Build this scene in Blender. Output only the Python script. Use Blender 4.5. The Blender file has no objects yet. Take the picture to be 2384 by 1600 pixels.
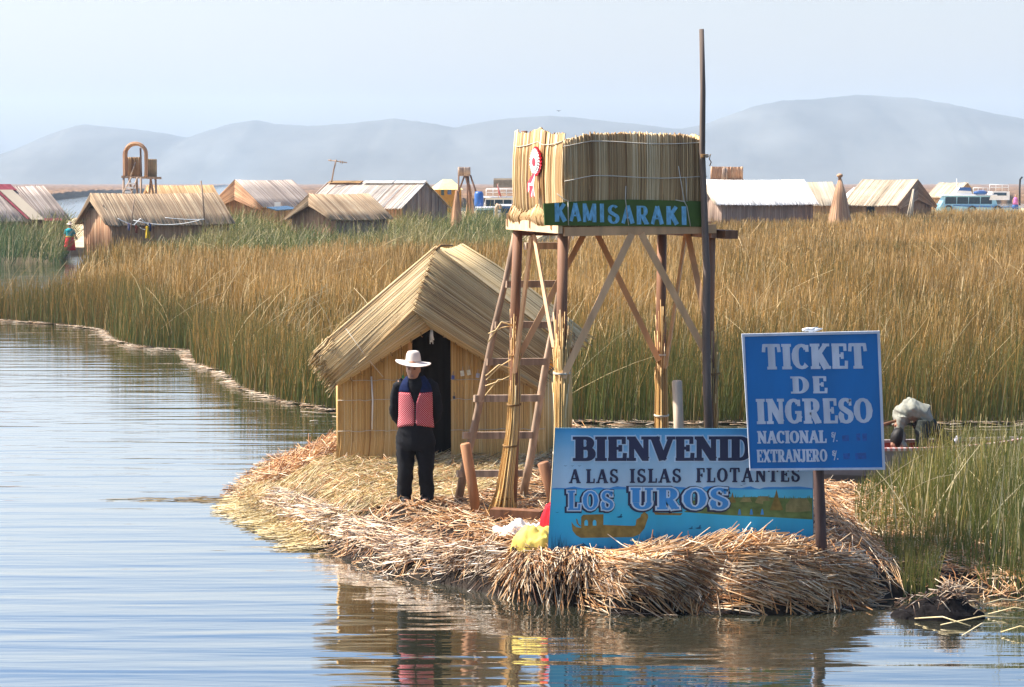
import bpy, math, random
import numpy as np
from mathutils import Vector, Matrix

S = bpy.context.scene
# ------------------------------------------------------------------ camera
FPX, CX, CY, HC = 4700.0, 1192.0, 800.0, 4.0          # focal length in photo pixels, image centre, eye height over the lake
TH = math.atan(376 / FPX)
cam = bpy.data.cameras.new("camera")
cam.sensor_width = 36.0
cam.lens = 36.0 * FPX / 2384
cam.clip_start, cam.clip_end = 0.5, 20000
camo = bpy.data.objects.new("camera", cam)
camo.location = (0, 0, HC)
camo.rotation_euler = (math.pi / 2 - TH, 0, 0)
S.collection.objects.link(camo)
S.camera = camo
# ------------------------------------------------------------------ sky, sun, exposure
SUN_EL, SUN_AZ = math.radians(52), math.radians(8)    # AZ: how far behind the left-hand side
SDIR = Vector((-math.cos(SUN_AZ) * math.cos(SUN_EL), math.sin(SUN_AZ) * math.cos(SUN_EL), math.sin(SUN_EL)))
W = bpy.data.worlds.new("World")
S.world = W
W.use_nodes = True
nt = W.node_tree
bg = nt.nodes["Background"]
sky = nt.nodes.new("ShaderNodeTexSky")
sky.sky_type = 'NISHITA'
sky.sun_disc = False
sky.sun_elevation = SUN_EL
sky.sun_rotation = math.atan2(SDIR.x, SDIR.y)
sky.altitude = 0
sky.air_density = 1.0
sky.dust_density = 3.0
sky.ozone_density = 0.6
hs = nt.nodes.new("ShaderNodeHueSaturation")          # milky air low down, bluer overhead
wtc = nt.nodes.new("ShaderNodeTexCoord"); wsx = nt.nodes.new("ShaderNodeSeparateXYZ"); wmr = nt.nodes.new("ShaderNodeMapRange")
nt.links.new(wtc.outputs["Generated"], wsx.inputs[0]); nt.links.new(wsx.outputs[2], wmr.inputs[0])
wmr.inputs[1].default_value, wmr.inputs[2].default_value = 0.04, 0.32
wmr.inputs[3].default_value, wmr.inputs[4].default_value = 0.04, 1.45
nt.links.new(wmr.outputs[0], hs.inputs["Saturation"])
nt.links.new(sky.outputs[0], hs.inputs["Color"])
nt.links.new(hs.outputs[0], bg.inputs[0])
bg.inputs[1].default_value = 0.105
sl = bpy.data.lights.new("sun", 'SUN')
sl.energy = 5.0
sl.angle = math.radians(0.5)
sl.color = (1.0, 0.95, 0.87)
so = bpy.data.objects.new("sun", sl)
so.rotation_euler = (-SDIR).to_track_quat('-Z', 'Y').to_euler()
so.location = (-20, 5, 40)
S.collection.objects.link(so)
S.view_settings.view_transform = 'Standard'
S.view_settings.look = 'None'
S.view_settings.exposure = 1.06
S.view_settings.gamma = 1
S.view_settings.use_curve_mapping = False
S.cycles.max_bounces = 6
S.cycles.diffuse_bounces = 3
S.cycles.transparent_max_bounces = 6
S.cycles.volume_bounces = 1
S.cycles.caustics_reflective = False
S.cycles.caustics_refractive = False

# ------------------------------------------------------------------ helpers
rng = np.random.default_rng(11)
RR = random.Random(5)


def ray(px, py):
    u, v = (px - CX) / FPX, -(py - CY) / FPX
    c, s = math.cos(TH), math.sin(TH)
    return Vector((u, c + v * s, -s + v * c))


def P(px, py, Y):
    """world point seen at a photo pixel, at depth Y"""
    d = ray(px, py)
    k = Y / d.y
    return Vector((d.x * k, Y, HC + d.z * k))


def G(px, py, z=0.0):
    """world point seen at a photo pixel, at height z"""
    d = ray(px, py)
    k = (z - HC) / d.z
    return Vector((d.x * k, d.y * k, z))


def nrm(a):
    return a / np.maximum(np.linalg.norm(a, axis=-1, keepdims=True), 1e-9)


class MB:
    """collects shapes in world coordinates and links them as ONE mesh object"""

    def __init__(s):
        s.V, s.L, s.C, s.T, s.SM, s.n = [], [], [], [], [], 0

    def raw(s, v, faces, t=0.5):
        v = np.asarray([tuple(p) for p in v], float)
        s.V.append(v)
        for f in faces:
            s.L.append(np.asarray(f, np.int32) + s.n)
            s.C.append(np.asarray([len(f)], np.int32))
            s.SM.append(np.zeros(1, bool))
        s.T.append(np.full(len(v), t))
        s.n += len(v)
        return s

    def add(s, o):
        s.L += [l + s.n for l in o.L]
        s.V += o.V; s.T += o.T; s.C += o.C; s.SM += o.SM; s.n += o.n
        return s

    def grid(s, v, quads, t, sm=True):
        s.V.append(v)
        s.SM.append(np.full(len(quads), sm))
        s.L.append((quads + s.n).astype(np.int32).ravel())
        s.C.append(np.full(len(quads), quads.shape[1], np.int32))
        s.T.append(np.broadcast_to(t, (len(v),)).astype(float))
        s.n += len(v)
        return s

    def strands(s, path, rad, tint, sides=3, up=(0.31, 0.2, 0.93)):
        """path (N,K,3); rad (N,K); tint (N,) ; sides 2 = flat ribbon"""
        path = np.asarray(path, float)
        N, K, _ = path.shape
        tan = np.empty_like(path)
        tan[:, 1:-1] = path[:, 2:] - path[:, :-2]
        tan[:, 0] = path[:, 1] - path[:, 0]
        tan[:, -1] = path[:, -1] - path[:, -2]
        tan = nrm(tan)
        u = np.broadcast_to(np.asarray(up, float), tan.shape) if np.ndim(up) == 1 else up[:, None, :]
        a = nrm(np.cross(tan, u))
        b = np.cross(tan, a)
        rad = np.broadcast_to(rad, (N, K))
        if sides == 2:
            V = np.stack([path - a * rad[..., None], path + a * rad[..., None]], 2)
            m = 2
        else:
            ang = np.arange(sides) * 2 * np.pi / sides
            V = path[:, :, None, :] + rad[:, :, None, None] * (a[:, :, None, :] * np.cos(ang)[:, None] + b[:, :, None, :] * np.sin(ang)[:, None])
            m = sides
        V = V.reshape(-1, 3)
        base = (np.arange(N) * K * m)[:, None, None] + (np.arange(K - 1) * m)[None, :, None]
        if m == 2:
            q = base[..., None] + np.array([[0, 1, 3, 2]])
        else:
            i = np.arange(m)
            j = (i + 1) % m
            q = base[..., None] + np.stack([i, j, j + m, i + m], -1)[None, None]
        s.grid(V, q.reshape(-1, 4), np.repeat(tint, K * m) if np.ndim(tint) == 1 else np.repeat(tint.ravel(), m))
        if m > 2:                                          # end caps
            i = np.arange(m)
            e0 = (np.arange(N) * K * m)[:, None] + i[::-1]
            e1 = (np.arange(N) * K * m)[:, None] + (K - 1) * m + i
            s.L.append((np.concatenate([e0, e1]) + s.n - len(V)).astype(np.int32).ravel())
            s.C.append(np.full(2 * N, m, np.int32)); s.SM.append(np.zeros(2 * N, bool))
        return s

    def box(s, c, size, rot=None, t=0.5):
        M = rot if rot is not None else Matrix.Identity(3)
        h = Vector(size) / 2
        v = [Vector(c) + M @ Vector((sx * h.x, sy * h.y, sz * h.z)) for sx in (-1, 1) for sy in (-1, 1) for sz in (-1, 1)]
        return s.raw(v, [(0, 1, 3, 2), (4, 6, 7, 5), (0, 4, 5, 1), (2, 3, 7, 6), (0, 2, 6, 4), (1, 5, 7, 3)], t)

    def bar(s, p0, p1, w, h, up=(0, 0, 1), t=0.5):
        """rectangular beam from p0 to p1; h is measured along up, w across it"""
        p0, p1 = Vector(p0), Vector(p1)
        x = (p1 - p0).normalized()
        z = Vector(up)
        y = z.cross(x).normalized()
        z = x.cross(y)
        M = Matrix((x, y, z)).transposed()
        return s.box((p0 + p1) / 2, ((p1 - p0).length, w, h), M, t)

    def tube(s, pts, rad, sides=8, t=0.5):
        pts = np.asarray([tuple(p) for p in pts], float)[None]
        r = np.broadcast_to(np.asarray(rad, float), (pts.shape[1],))[None]
        d = pts[0, -1] - pts[0, 0]
        up = (0.9, 0.3, 0.1) if abs(d[2]) > 0.8 * np.linalg.norm(d) else (0.05, 0.1, 1)
        return s.strands(pts, r, np.array([t]), sides, up)

    def loft(s, rings, sides=20, t=0.5, caps=True, closed=True):
        """rings: list of (centre, axis_a, axis_b) ; ellipse per ring"""
        ang = np.arange(sides) * 2 * np.pi / sides
        V = []
        for c, a, b in rings:
            c, a, b = np.array(c, float), np.array(a, float), np.array(b, float)
            V.append(c + np.cos(ang)[:, None] * a + np.sin(ang)[:, None] * b)
        V = np.concatenate(V)
        i = np.arange(sides)
        j = (i + 1) % sides
        q = np.concatenate([np.stack([k * sides + i, k * sides + j, (k + 1) * sides + j, (k + 1) * sides + i], -1) for k in range(len(rings) - 1)])
        n0 = s.n
        s.grid(V, q, t)
        if caps:
            s.L.append((i[::-1] + n0).astype(np.int32)); s.C.append(np.array([sides], np.int32)); s.SM.append(np.zeros(1, bool))
            s.L.append((i + n0 + (len(rings) - 1) * sides).astype(np.int32)); s.C.append(np.array([sides], np.int32)); s.SM.append(np.zeros(1, bool))
        return s

    def prism(s, poly, thick, M, t=0.5):
        """2-D outline extruded by thick along M's z; M is a 4x4 placing x,y,z"""
        n = len(poly)
        v = [M @ Vector((x, y, 0)) for x, y in poly] + [M @ Vector((x, y, thick)) for x, y in poly]
        f = [tuple(range(n))[::-1], tuple(range(n, 2 * n))] + [(i, (i + 1) % n, n + (i + 1) % n, n + i) for i in range(n)]
        return s.raw(v, f, t)

    def build(s, name, mat, parent=None, origin=None, smooth=False):
        V = np.concatenate(s.V)
        if parent is not None:
            o0 = np.array(parent.location)
            q = parent.parent
            while q is not None:
                o0 = o0 + np.array(q.location)
                q = q.parent
        else:
            o0 = np.array(origin if origin is not None else (0, 0, 0), float)
        if parent is not None:
            org = V.mean(0) * 0 + o0
        me = bpy.data.meshes.new(name)
        me.vertices.add(len(V))
        me.vertices.foreach_set("co", (V - o0).astype(np.float32).ravel())
        L = np.concatenate(s.L)
        C = np.concatenate(s.C)
        me.loops.add(len(L))
        me.loops.foreach_set("vertex_index", L)
        me.polygons.add(len(C))
        me.polygons.foreach_set("loop_start", np.concatenate([[0], np.cumsum(C)[:-1]]).astype(np.int32))
        me.polygons.foreach_set("use_smooth", np.ones(len(C), bool) if smooth else np.concatenate(s.SM))
        me.update(calc_edges=True)
        at = me.attributes.new("tint", 'FLOAT', 'POINT')
        at.data.foreach_set("value", np.concatenate(s.T).astype(np.float32))
        me.materials.append(mat)
        o = bpy.data.objects.new(name, me)
        S.collection.objects.link(o)
        if parent is not None:
            o.parent = parent
        else:
            o.location = o0
        return o


def tag(o, label=None, cat=None, group=None, kind=None):
    if label: o["label"] = label
    if cat: o["category"] = cat
    if group: o["group"] = group
    if kind: o["kind"] = kind
    return o


def thing(name, loc, label, cat, group=None):
    o = bpy.data.objects.new(name, None)
    o.empty_display_size = 0.2
    o.location = loc
    S.collection.objects.link(o)
    return tag(o, label, cat, group)


# ------------------------------------------------------------------ materials
def new_mat(name):
    m = bpy.data.materials.new(name)
    m.use_nodes = True
    return m, m.node_tree, m.node_tree.nodes["Principled BSDF"]


def tint_mat(name, cols, rough=0.6, spec=0.3, nscale=(3, 3, 3), namt=0.35, trans=0.0, bump=0.0):
    """tint attribute -> colour ramp, broken up with stains of noise"""
    m, t, b = new_mat(name)
    at = t.nodes.new("ShaderNodeAttribute"); at.attribute_name = "tint"
    cr = t.nodes.new("ShaderNodeValToRGB")
    el = cr.color_ramp.elements
    while len(el) < len(cols): el.new(0.5)
    for i, c in enumerate(cols):
        el[i].position = i / max(1, len(cols) - 1)
        el[i].color = (*c, 1)
    t.links.new(at.outputs["Fac"], cr.inputs[0])
    tc = t.nodes.new("ShaderNodeTexCoord")
    mp = t.nodes.new("ShaderNodeMapping"); mp.inputs["Scale"].default_value = nscale
    nz = t.nodes.new("ShaderNodeTexNoise"); nz.inputs["Scale"].default_value = 1; nz.inputs["Detail"].default_value = 5
    t.links.new(tc.outputs["Object"], mp.inputs[0]); t.links.new(mp.outputs[0], nz.inputs[0])
    mr = t.nodes.new("ShaderNodeMapRange")
    mr.inputs[1].default_value, mr.inputs[2].default_value = 0.3, 0.7
    mr.inputs[3].default_value, mr.inputs[4].default_value = 1 - namt, 1 + namt
    t.links.new(nz.outputs[0], mr.inputs[0])
    mx = t.nodes.new("ShaderNodeMix"); mx.data_type = 'RGBA'; mx.blend_type = 'MULTIPLY'; mx.inputs[0].default_value = 1
    t.links.new(cr.outputs[0], mx.inputs[6]); t.links.new(mr.outputs[0], mx.inputs[7])
    t.links.new(mx.outputs[2], b.inputs["Base Color"])
    b.inputs["Roughness"].default_value = rough
    b.inputs["Specular IOR Level"].default_value = spec
    if bump:
        bp = t.nodes.new("ShaderNodeBump"); bp.inputs["Strength"].default_value = bump; bp.inputs["Distance"].default_value = 0.01
        t.links.new(nz.outputs[0], bp.inputs["Height"]); t.links.new(bp.outputs[0], b.inputs["Normal"])
    if trans:
        tr = t.nodes.new("ShaderNodeBsdfTranslucent")
        t.links.new(mx.outputs[2], tr.inputs[0])
        ms = t.nodes.new("ShaderNodeMixShader"); ms.inputs[0].default_value = trans
        out = t.nodes["Material Output"]
        t.links.new(b.outputs[0], ms.inputs[1]); t.links.new(tr.outputs[0], ms.inputs[2]); t.links.new(ms.outputs[0], out.inputs[0])
    return m


def plain(name, c, rough=0.5, spec=0.3, namt=0.15, nscale=(4, 4, 4), bump=0.0, c2=None):
    return tint_mat(name, [c, c2 or c], rough, spec, nscale, namt, 0, bump)


M = {}
M['straw'] = tint_mat("straw", [(0.13, 0.05, 0.018), (0.47, 0.205, 0.065), (0.68, 0.40, 0.18), (0.87, 0.73, 0.53)], 0.45, 0.5, (1.5, 1.5, 1.5), 0.25)
M['green_straw'] = tint_mat("green_straw", [(0.15, 0.085, 0.032), (0.40, 0.27, 0.095), (0.62, 0.47, 0.20), (0.84, 0.72, 0.47)], 0.45, 0.5, (1.5, 1.5, 1.5), 0.25)
M['wet_straw'] = tint_mat("wet_straw", [(0.02, 0.012, 0.008), (0.13, 0.065, 0.035), (0.52, 0.32, 0.17), (0.86, 0.72, 0.54)], 0.35, 0.6, (2, 2, 2), 0.3)
M['reed'] = tint_mat("reed_blades", [(0.12, 0.14, 0.034), (0.28, 0.18, 0.052), (0.54, 0.285, 0.062), (0.86, 0.68, 0.37)], 0.55, 0.3, (0.12, 0.12, 0.12), 0.2, 0.25)
M['green_reed'] = tint_mat("green_reed_blades", [(0.10, 0.135, 0.03), (0.22, 0.21, 0.05), (0.42, 0.31, 0.09), (0.86, 0.74, 0.46)], 0.5, 0.4, (0.5, 0.5, 0.5), 0.2, 0.25)
M['grass'] = tint_mat("bank_grass", [(0.08, 0.13, 0.035), (0.18, 0.19, 0.05), (0.38, 0.29, 0.10), (0.75, 0.62, 0.36)], 0.55, 0.3, (0.3, 0.3, 0.3), 0.2, 0.2)
M['soil'] = plain("wet_reed_mat", (0.022, 0.014, 0.009), 0.8, 0.2, 0.5, (3, 3, 3), 0.5)
M['thatch'] = tint_mat("thatch", [(0.27, 0.165, 0.075), (0.48, 0.33, 0.155), (0.61, 0.45, 0.23), (0.76, 0.61, 0.37)], 0.6, 0.3, (1.2, 1.2, 1.2), 0.18)
M['brown_thatch'] = tint_mat("brown_thatch", [(0.23, 0.125, 0.05), (0.44, 0.275, 0.125), (0.60, 0.41, 0.205), (0.76, 0.59, 0.35)], 0.6, 0.3, (1.2, 1.2, 1.2), 0.2)
M['cane'] = tint_mat("golden_cane", [(0.34, 0.17, 0.05), (0.60, 0.36, 0.12), (0.74, 0.50, 0.20), (0.85, 0.68, 0.38)], 0.5, 0.4, (1.2, 1.2, 0.6), 0.2)

# ------------------------------------------------------------------ plane geometry tools


def inside(poly, X, Y):
    c = np.zeros(X.shape, bool)
    n = len(poly)
    for i in range(n):
        x0, y0 = poly[i]; x1, y1 = poly[(i + 1) % n]
        k = (y0 > Y) != (y1 > Y)
        xx = (x1 - x0) * (Y - y0) / ((y1 - y0) if y1 != y0 else 1e-9) + x0
        c ^= k & (X < xx)
    return c


def pdist(poly, X, Y, closed=True):
    d = np.full(X.shape, 1e9)
    n = len(poly)
    for i in range(n if closed else n - 1):
        ax, ay = poly[i]; bx, by = poly[(i + 1) % n]
        ux, uy = bx - ax, by - ay
        t = np.clip(((X - ax) * ux + (Y - ay) * uy) / (ux * ux + uy * uy + 1e-12), 0, 1)
        d = np.minimum(d, np.hypot(X - ax - t * ux, Y - ay - t * uy))
    return d


def vnoise(X, Y, seed=0):
    """smooth value noise, about -1..1"""
    def h(i, j):
        k = np.sin(i * 127.1 + j * 311.7 + seed * 74.7) * 43758.5453
        return (k - np.floor(k)) * 2 - 1
    i, j = np.floor(X), np.floor(Y)
    f, g = X - i, Y - j
    f = f * f * (3 - 2 * f); g = g * g * (3 - 2 * g)
    return (h(i, j) * (1 - f) + h(i + 1, j) * f) * (1 - g) + (h(i, j + 1) * (1 - f) + h(i + 1, j + 1) * f) * g


def fbm(X, Y, seed=0, o=4):
    r, a = 0, 1
    for k in range(o):
        r = r + a * vnoise(X * 2 ** k, Y * 2 ** k, seed + k); a *= 0.5
    return r


def sample(poly, n, weight=None):
    p = np.array(poly)
    lo, hi = p.min(0), p.max(0)
    out = np.zeros((0, 2))
    while len(out) < n:
        q = lo + rng.random((n * 2, 2)) * (hi - lo)
        k = inside(poly, q[:, 0], q[:, 1])
        if weight is not None:
            k &= rng.random(len(q)) < weight(q[:, 0], q[:, 1])
        out = np.concatenate([out, q[k]])
    return out[:n]


def sheet(poly, z, name, mat, step, hf=None, kind='structure', extra=0):
    """heightfield grid clipped to a polygon"""
    p = np.array(poly)
    lo, hi = p.min(0) - extra, p.max(0) + extra
    nx, ny = int((hi[0] - lo[0]) / step) + 2, int((hi[1] - lo[1]) / step) + 2
    X, Y = np.meshgrid(np.linspace(lo[0], hi[0], nx), np.linspace(lo[1], hi[1], ny))
    Z = hf(X, Y) if hf else np.full(X.shape, z)
    ok = inside(poly, X, Y) | (pdist(poly, X, Y) < step * 1.2 + extra)
    idx = np.arange(nx * ny).reshape(ny, nx)
    q = np.stack([idx[:-1, :-1], idx[:-1, 1:], idx[1:, 1:], idx[1:, :-1]], -1)
    k = ok[:-1, :-1] & ok[:-1, 1:] & ok[1:, 1:] & ok[1:, :-1]
    mb = MB()
    mb.grid(np.stack([X.ravel(), Y.ravel(), Z.ravel()], -1), q[k], 0.5)
    o = mb.build(name, mat, smooth=True)
    if kind: o["kind"] = kind
    return o


# ------------------------------------------------------------------ lake
m, t, b = new_mat("lake_water")
tc = t.nodes.new("ShaderNodeTexCoord")


def wnoise(sc, det, rotz=0.0, dist=0.0):
    mp = t.nodes.new("ShaderNodeMapping"); mp.inputs["Scale"].default_value = sc; mp.inputs["Rotation"].default_value = (0, 0, rotz)
    nz = t.nodes.new("ShaderNodeTexNoise"); nz.inputs["Scale"].default_value = 1; nz.inputs["Detail"].default_value = det
    nz.inputs["Distortion"].default_value = dist
    t.links.new(tc.outputs["Object"], mp.inputs[0]); t.links.new(mp.outputs[0], nz.inputs[0])
    return nz.outputs[0]


def wbump(h, strength, dist, prev=None):
    bp = t.nodes.new("ShaderNodeBump"); bp.inputs["Strength"].default_value = strength; bp.inputs["Distance"].default_value = dist
    t.links.new(h, bp.inputs["Height"])
    if prev: t.links.new(prev, bp.inputs["Normal"])
    return bp.outputs[0]


n1 = wbump(wnoise((0.30, 2.3, 1), 1.5, 0.06, 0.3), 1.0, 0.023)
n2 = wbump(wnoise((1.2, 7.5, 1), 2.0, -0.08), 1.0, 0.0048, n1)
t.nodes.remove(b)
gl = t.nodes.new("ShaderNodeBsdfGlossy"); gl.inputs["Roughness"].default_value = 0.03; gl.inputs["Color"].default_value = (1.0, 1.0, 1.0, 1)
df = t.nodes.new("ShaderNodeBsdfDiffuse"); df.inputs["Color"].default_value = (0.035, 0.036, 0.022, 1)
fr_ = t.nodes.new("ShaderNodeFresnel"); fr_.inputs["IOR"].default_value = 1.33
mp_ = t.nodes.new("ShaderNodeMapRange")
mp_.inputs[1].default_value, mp_.inputs[2].default_value, mp_.inputs[3].default_value, mp_.inputs[4].default_value = 0.0, 0.6, 0.50, 0.93
ms = t.nodes.new("ShaderNodeMixShader")
for n_ in (gl, df, fr_): t.links.new(n2, n_.inputs["Normal"])
t.links.new(fr_.outputs[0], mp_.inputs[0]); t.links.new(mp_.outputs[0], ms.inputs[0])
t.links.new(df.outputs[0], ms.inputs[1]); t.links.new(gl.outputs[0], ms.inputs[2])
t.links.new(ms.outputs[0], t.nodes["Material Output"].inputs[0])
M['water'] = m
mb = MB()
mb.raw([(-4200, -60, 0), (4200, -60, 0), (4200, 6000, 0), (-4200, 6000, 0)], [(0, 1, 2, 3)])
mb.build("lake_water", M['water'])["kind"] = "structure"

# ------------------------------------------------------------------ far hills
HP = np.array([(-1500, 424), (-900, 405), (-400, 392), (-120, 384), (0, 366), (60, 345), (130, 312), (195, 291), (250, 296), (330, 304), (380, 310), (440, 322), (480, 308),
               (540, 290), (600, 280), (640, 290), (720, 295), (800, 290), (880, 282), (920, 277), (980, 285), (1060, 298), (1120, 286), (1200, 275), (1280, 271),
               (1340, 275), (1420, 284), (1480, 290), (1560, 300), (1585, 301), (1640, 290), (1700, 268), (1760, 247), (1820, 236), (1900, 232), (1990, 223),
               (2050, 226), (2120, 230), (2200, 243), (2300, 265), (2384, 280), (2600, 322), (2900, 350), (3400, 380), (4200, 424)], float)
HY = 3000.0
nx, ny = 520, 90
X, T = np.meshgrid(np.linspace(-1650, 1850, nx), np.linspace(-1, 1.3, ny))
Yh = HY + T * 420
zr = np.interp(X[0] / HY * FPX + CX, HP[:, 0], 4 + (424 - HP[:, 1]) / FPX * HY)
prof = np.clip(1 - np.abs(T) ** 1.35, 0, 1) * (T < 0) + np.clip(1 - T ** 2, 0, 1) * (T >= 0)
gul = fbm(X / 150 + T * 0.4, T * 2.6, 3, 4) * 6 * np.clip(-T * 1.5, 0, 1) * (1 + T)
gul -= ((1 - np.abs(vnoise(X / 70 + T * .8, T * 0.7, 9))) ** 2 * 11 + (1 - np.abs(vnoise(X / 28 - T * .9, T * 1.1, 19))) ** 2 * 5) * np.clip(-T * 2.4 - 0.25, 0, 1) * np.clip(1 + T, 0, 1)
Zh = np.maximum(zr[None] * prof + gul, -3)
Zh[:, :] += vnoise(X / 7, T * 30, 5) * 0.7 * (Zh > 6)
idx = np.arange(nx * ny).reshape(ny, nx)
q = np.stack([idx[:-1, :-1], idx[:-1, 1:], idx[1:, 1:], idx[1:, :-1]], -1).reshape(-1, 4)
M['hill'] = tint_mat("dry_hillside", [(0.075, 0.078, 0.075), (0.11, 0.11, 0.10)], 0.9, 0.1, (0.008, 0.004, 0.02), 0.3)
mb = MB()
mb.grid(np.stack([X.ravel(), Yh.ravel(), Zh.ravel()], -1), q, 0.5)
tag(mb.build("hills", M['hill'], smooth=True), kind="structure")

# ------------------------------------------------------------------ haze (air between here and the hills)
m = bpy.data.materials.new("haze_air")
m.use_nodes = True
nt = m.node_tree
nt.nodes.remove(nt.nodes["Principled BSDF"])
pv = nt.nodes.new("ShaderNodeVolumePrincipled")
pv.inputs["Color"].default_value = (0.62, 0.80, 1.0, 1)
pv.inputs["Density"].default_value = 0.00019
pv.inputs["Anisotropy"].default_value = 0.0
nt.links.new(pv.outputs[0], nt.nodes["Material Output"].inputs["Volume"])
M['haze'] = m
mb = MB()
mb.box((50, 1700, 80), (4400, 4400, 164))
tag(mb.build("haze", m), kind="stuff")

# ------------------------------------------------------------------ far reed beds along the horizon
M['far_reed'] = tint_mat("far_reeds", [(0.13, 0.075, 0.04), (0.20, 0.115, 0.06)], 0.9, 0.1, (0.15, 0.02, 1), 0.35)
edge = [(-900, 470), (0, 468), (120, 466), (210, 456), (330, 450), (430, 444), (500, 437), (530, 433.2), (570, 437), (640, 462), (760, 478), (1000, 482), (1200, 480),
        (1600, 476), (2000, 472), (2400, 472), (3300, 472)]
epx = np.linspace(-900, 3300, 700)
ey = np.interp(epx, [e[0] for e in edge], [e[1] for e in edge])
ed = np.array([tuple(G(x, y, 0.0)) for x, y in zip(epx, ey)])
ed[:, 1] += vnoise(epx / 9, epx * 0, 2) * ed[:, 1] * 0.002
K = 60
rows = []
for k in range(K):
    s = k / (K - 1)
    D = 1 / ((1 - s) / ed[:, 1] + s / 2400.0)
    hgt = (1.45 + 0.35 * vnoise(epx / 2.6, np.full_like(epx, k * 0.9), 4) + 0.25 * vnoise(epx / 14, np.full_like(epx, k * 0.4), 6))
    if k == 0: hgt = hgt * 0 - 0.05
    if k == 1: D = ed[:, 1] + 0.6
    rows.append(np.stack([ed[:, 0] * D / ed[:, 1], D, hgt], -1))
V = np.concatenate(rows)
n = len(epx)
idx = np.arange(K * n).reshape(K, n)
q = np.stack([idx[:-1, :-1], idx[:-1, 1:], idx[1:, 1:], idx[1:, :-1]], -1).reshape(-1, 4)
mb = MB()
mb.grid(V, q, np.clip(0.5 + 0.5 * vnoise(V[:, 0] / 9, V[:, 1] / 60, 8), 0, 1))
tag(mb.build("far_reed_bed", M['far_reed']), kind="stuff")
# ================================================================== NEAR ISLAND
def poly_px(pts, z=0.0):
    return [(G(x, y, z).x, G(x, y, z).y) for x, y in pts]


FRONT_PX = [(520, 1156), (560, 1172), (610, 1198), (650, 1222), (700, 1255), (748, 1282), (830, 1312), (910, 1344), (1000, 1362), (1098, 1383), (1224, 1408), (1329, 1416), (1413, 1436),
            (1520, 1440), (1636, 1430), (1695, 1436), (1790, 1438), (1884, 1434), (1989, 1424), (2050, 1405)]
ISLAND = poly_px(FRONT_PX + [(2110, 1398), (2200, 1388), (2300, 1392), (2400, 1398), (2650, 1400)]) + [(6.6, 19.6), (6.8, 24.5), (5.0, 25.8), (3.9, 26.3), (2.6, 27.0), (1.6, 28.6), (0.6, 30.6), (-1.0, 31.2), (-2.2, 30.0)] \
    + poly_px([(640, 1062), (600, 1085), (560, 1120)])
BX, BY = [p[0] for p in ISLAND], [p[1] for p in ISLAND]
MOUND = G(1730, 1285, 0.5)


def hisl(X, Y):
    X, Y = np.asarray(X, float), np.asarray(Y, float)
    d = pdist(ISLAND, X, Y)
    ins = inside(ISLAND, X, Y)
    d = np.maximum(d - np.interp(X, [-1.6, -0.6], [0.0, 0.11]), 0.0) - 0.2 * (d < np.interp(X, [-1.6, -0.6], [0.0, 0.11])) * ins
    s = np.clip(d / np.interp(X, [-2.2, -0.9, 0.3], [1.25, 0.7, 0.34]), 0, 1)
    h = np.where(ins, 0.43 * (1 - (1 - s) ** 2.2), -np.minimum(d * 1.2, 0.5))
    # the left tongue is thin and runs out flat on the water
    thin = np.clip((X + 3.6) / 1.3, 0.06, 1)
    right = np.clip((4.1 - X) / 0.7, 0.28, 1)
    h = np.where(ins, h * thin * right, h)
    m1 = 0.12 * np.exp(-((X - MOUND.x) / 0.62) ** 2 - ((Y - 18.98) / 0.22) ** 2)
    m2 = 0.0 * np.exp(-((X - 0.1) / 1.3) ** 2 - ((Y - 19.2) / 0.3) ** 2)
    h = np.where(ins & (d < 0), -0.12, h)
    h = h + np.where(ins, (m1 + m2 + 0.035 * fbm(X * 1.7, Y * 1.7, 3, 3)) * np.clip(d / 0.2, 0, 1), 0)
    return h


sheet(ISLAND, 0, "reed_island", M['soil'], 0.09, lambda X, Y: hisl(X, Y) - 0.03, extra=0.35)


def lay(n, poly, mat, name, len_rng, r_rng, dirf=None, wt=None, lift=0.06, tpow=1.0, hf=hisl, thick=0.05, kind='stuff', flat=False):
    """loose reeds lying on the ground, each following it"""
    q = sample(poly, n, wt)
    L = rng.uniform(*len_rng, n)
    a = rng.uniform(0, 2 * np.pi, n) if dirf is None else dirf(q) + rng.normal(0, 0.6, n)
    Kk = 4
    s = np.linspace(-0.5, 0.5, Kk)
    bend = rng.normal(0, 0.18, n)
    ax = a[:, None] + bend[:, None] * s
    x = q[:, 0, None] + np.cos(ax) * L[:, None] * s
    y = q[:, 1, None] + np.sin(ax) * L[:, None] * s
    z = np.maximum(hf(x, y), 0.0) + rng.random(n)[:, None] * thick + np.abs(rng.normal(0, lift, n))[:, None] * (s + 0.5) ** 2
    r = rng.uniform(*r_rng, n)[:, None] * np.array([1, 1, 0.9, 0.6])
    t = rng.random(n) ** tpow
    mb = MB()
    mb.strands(np.stack([x, y, z], -1), r, t, 3)
    return mb


# general litter of cut reeds over the whole island
mb = lay(21000, ISLAND, None, '', wt=lambda X, Y: ((pdist(ISLAND, X, Y) > np.interp(X, [-1.4, -0.5], [0.0, 0.20])) | (X > 4.2)) * 1.0, len_rng=(0.10, 0.42), r_rng=(0.0026, 0.0062), tpow=0.78, lift=0.045)
tag(mb.build("loose_straw", M['straw']), kind="stuff")
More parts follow.
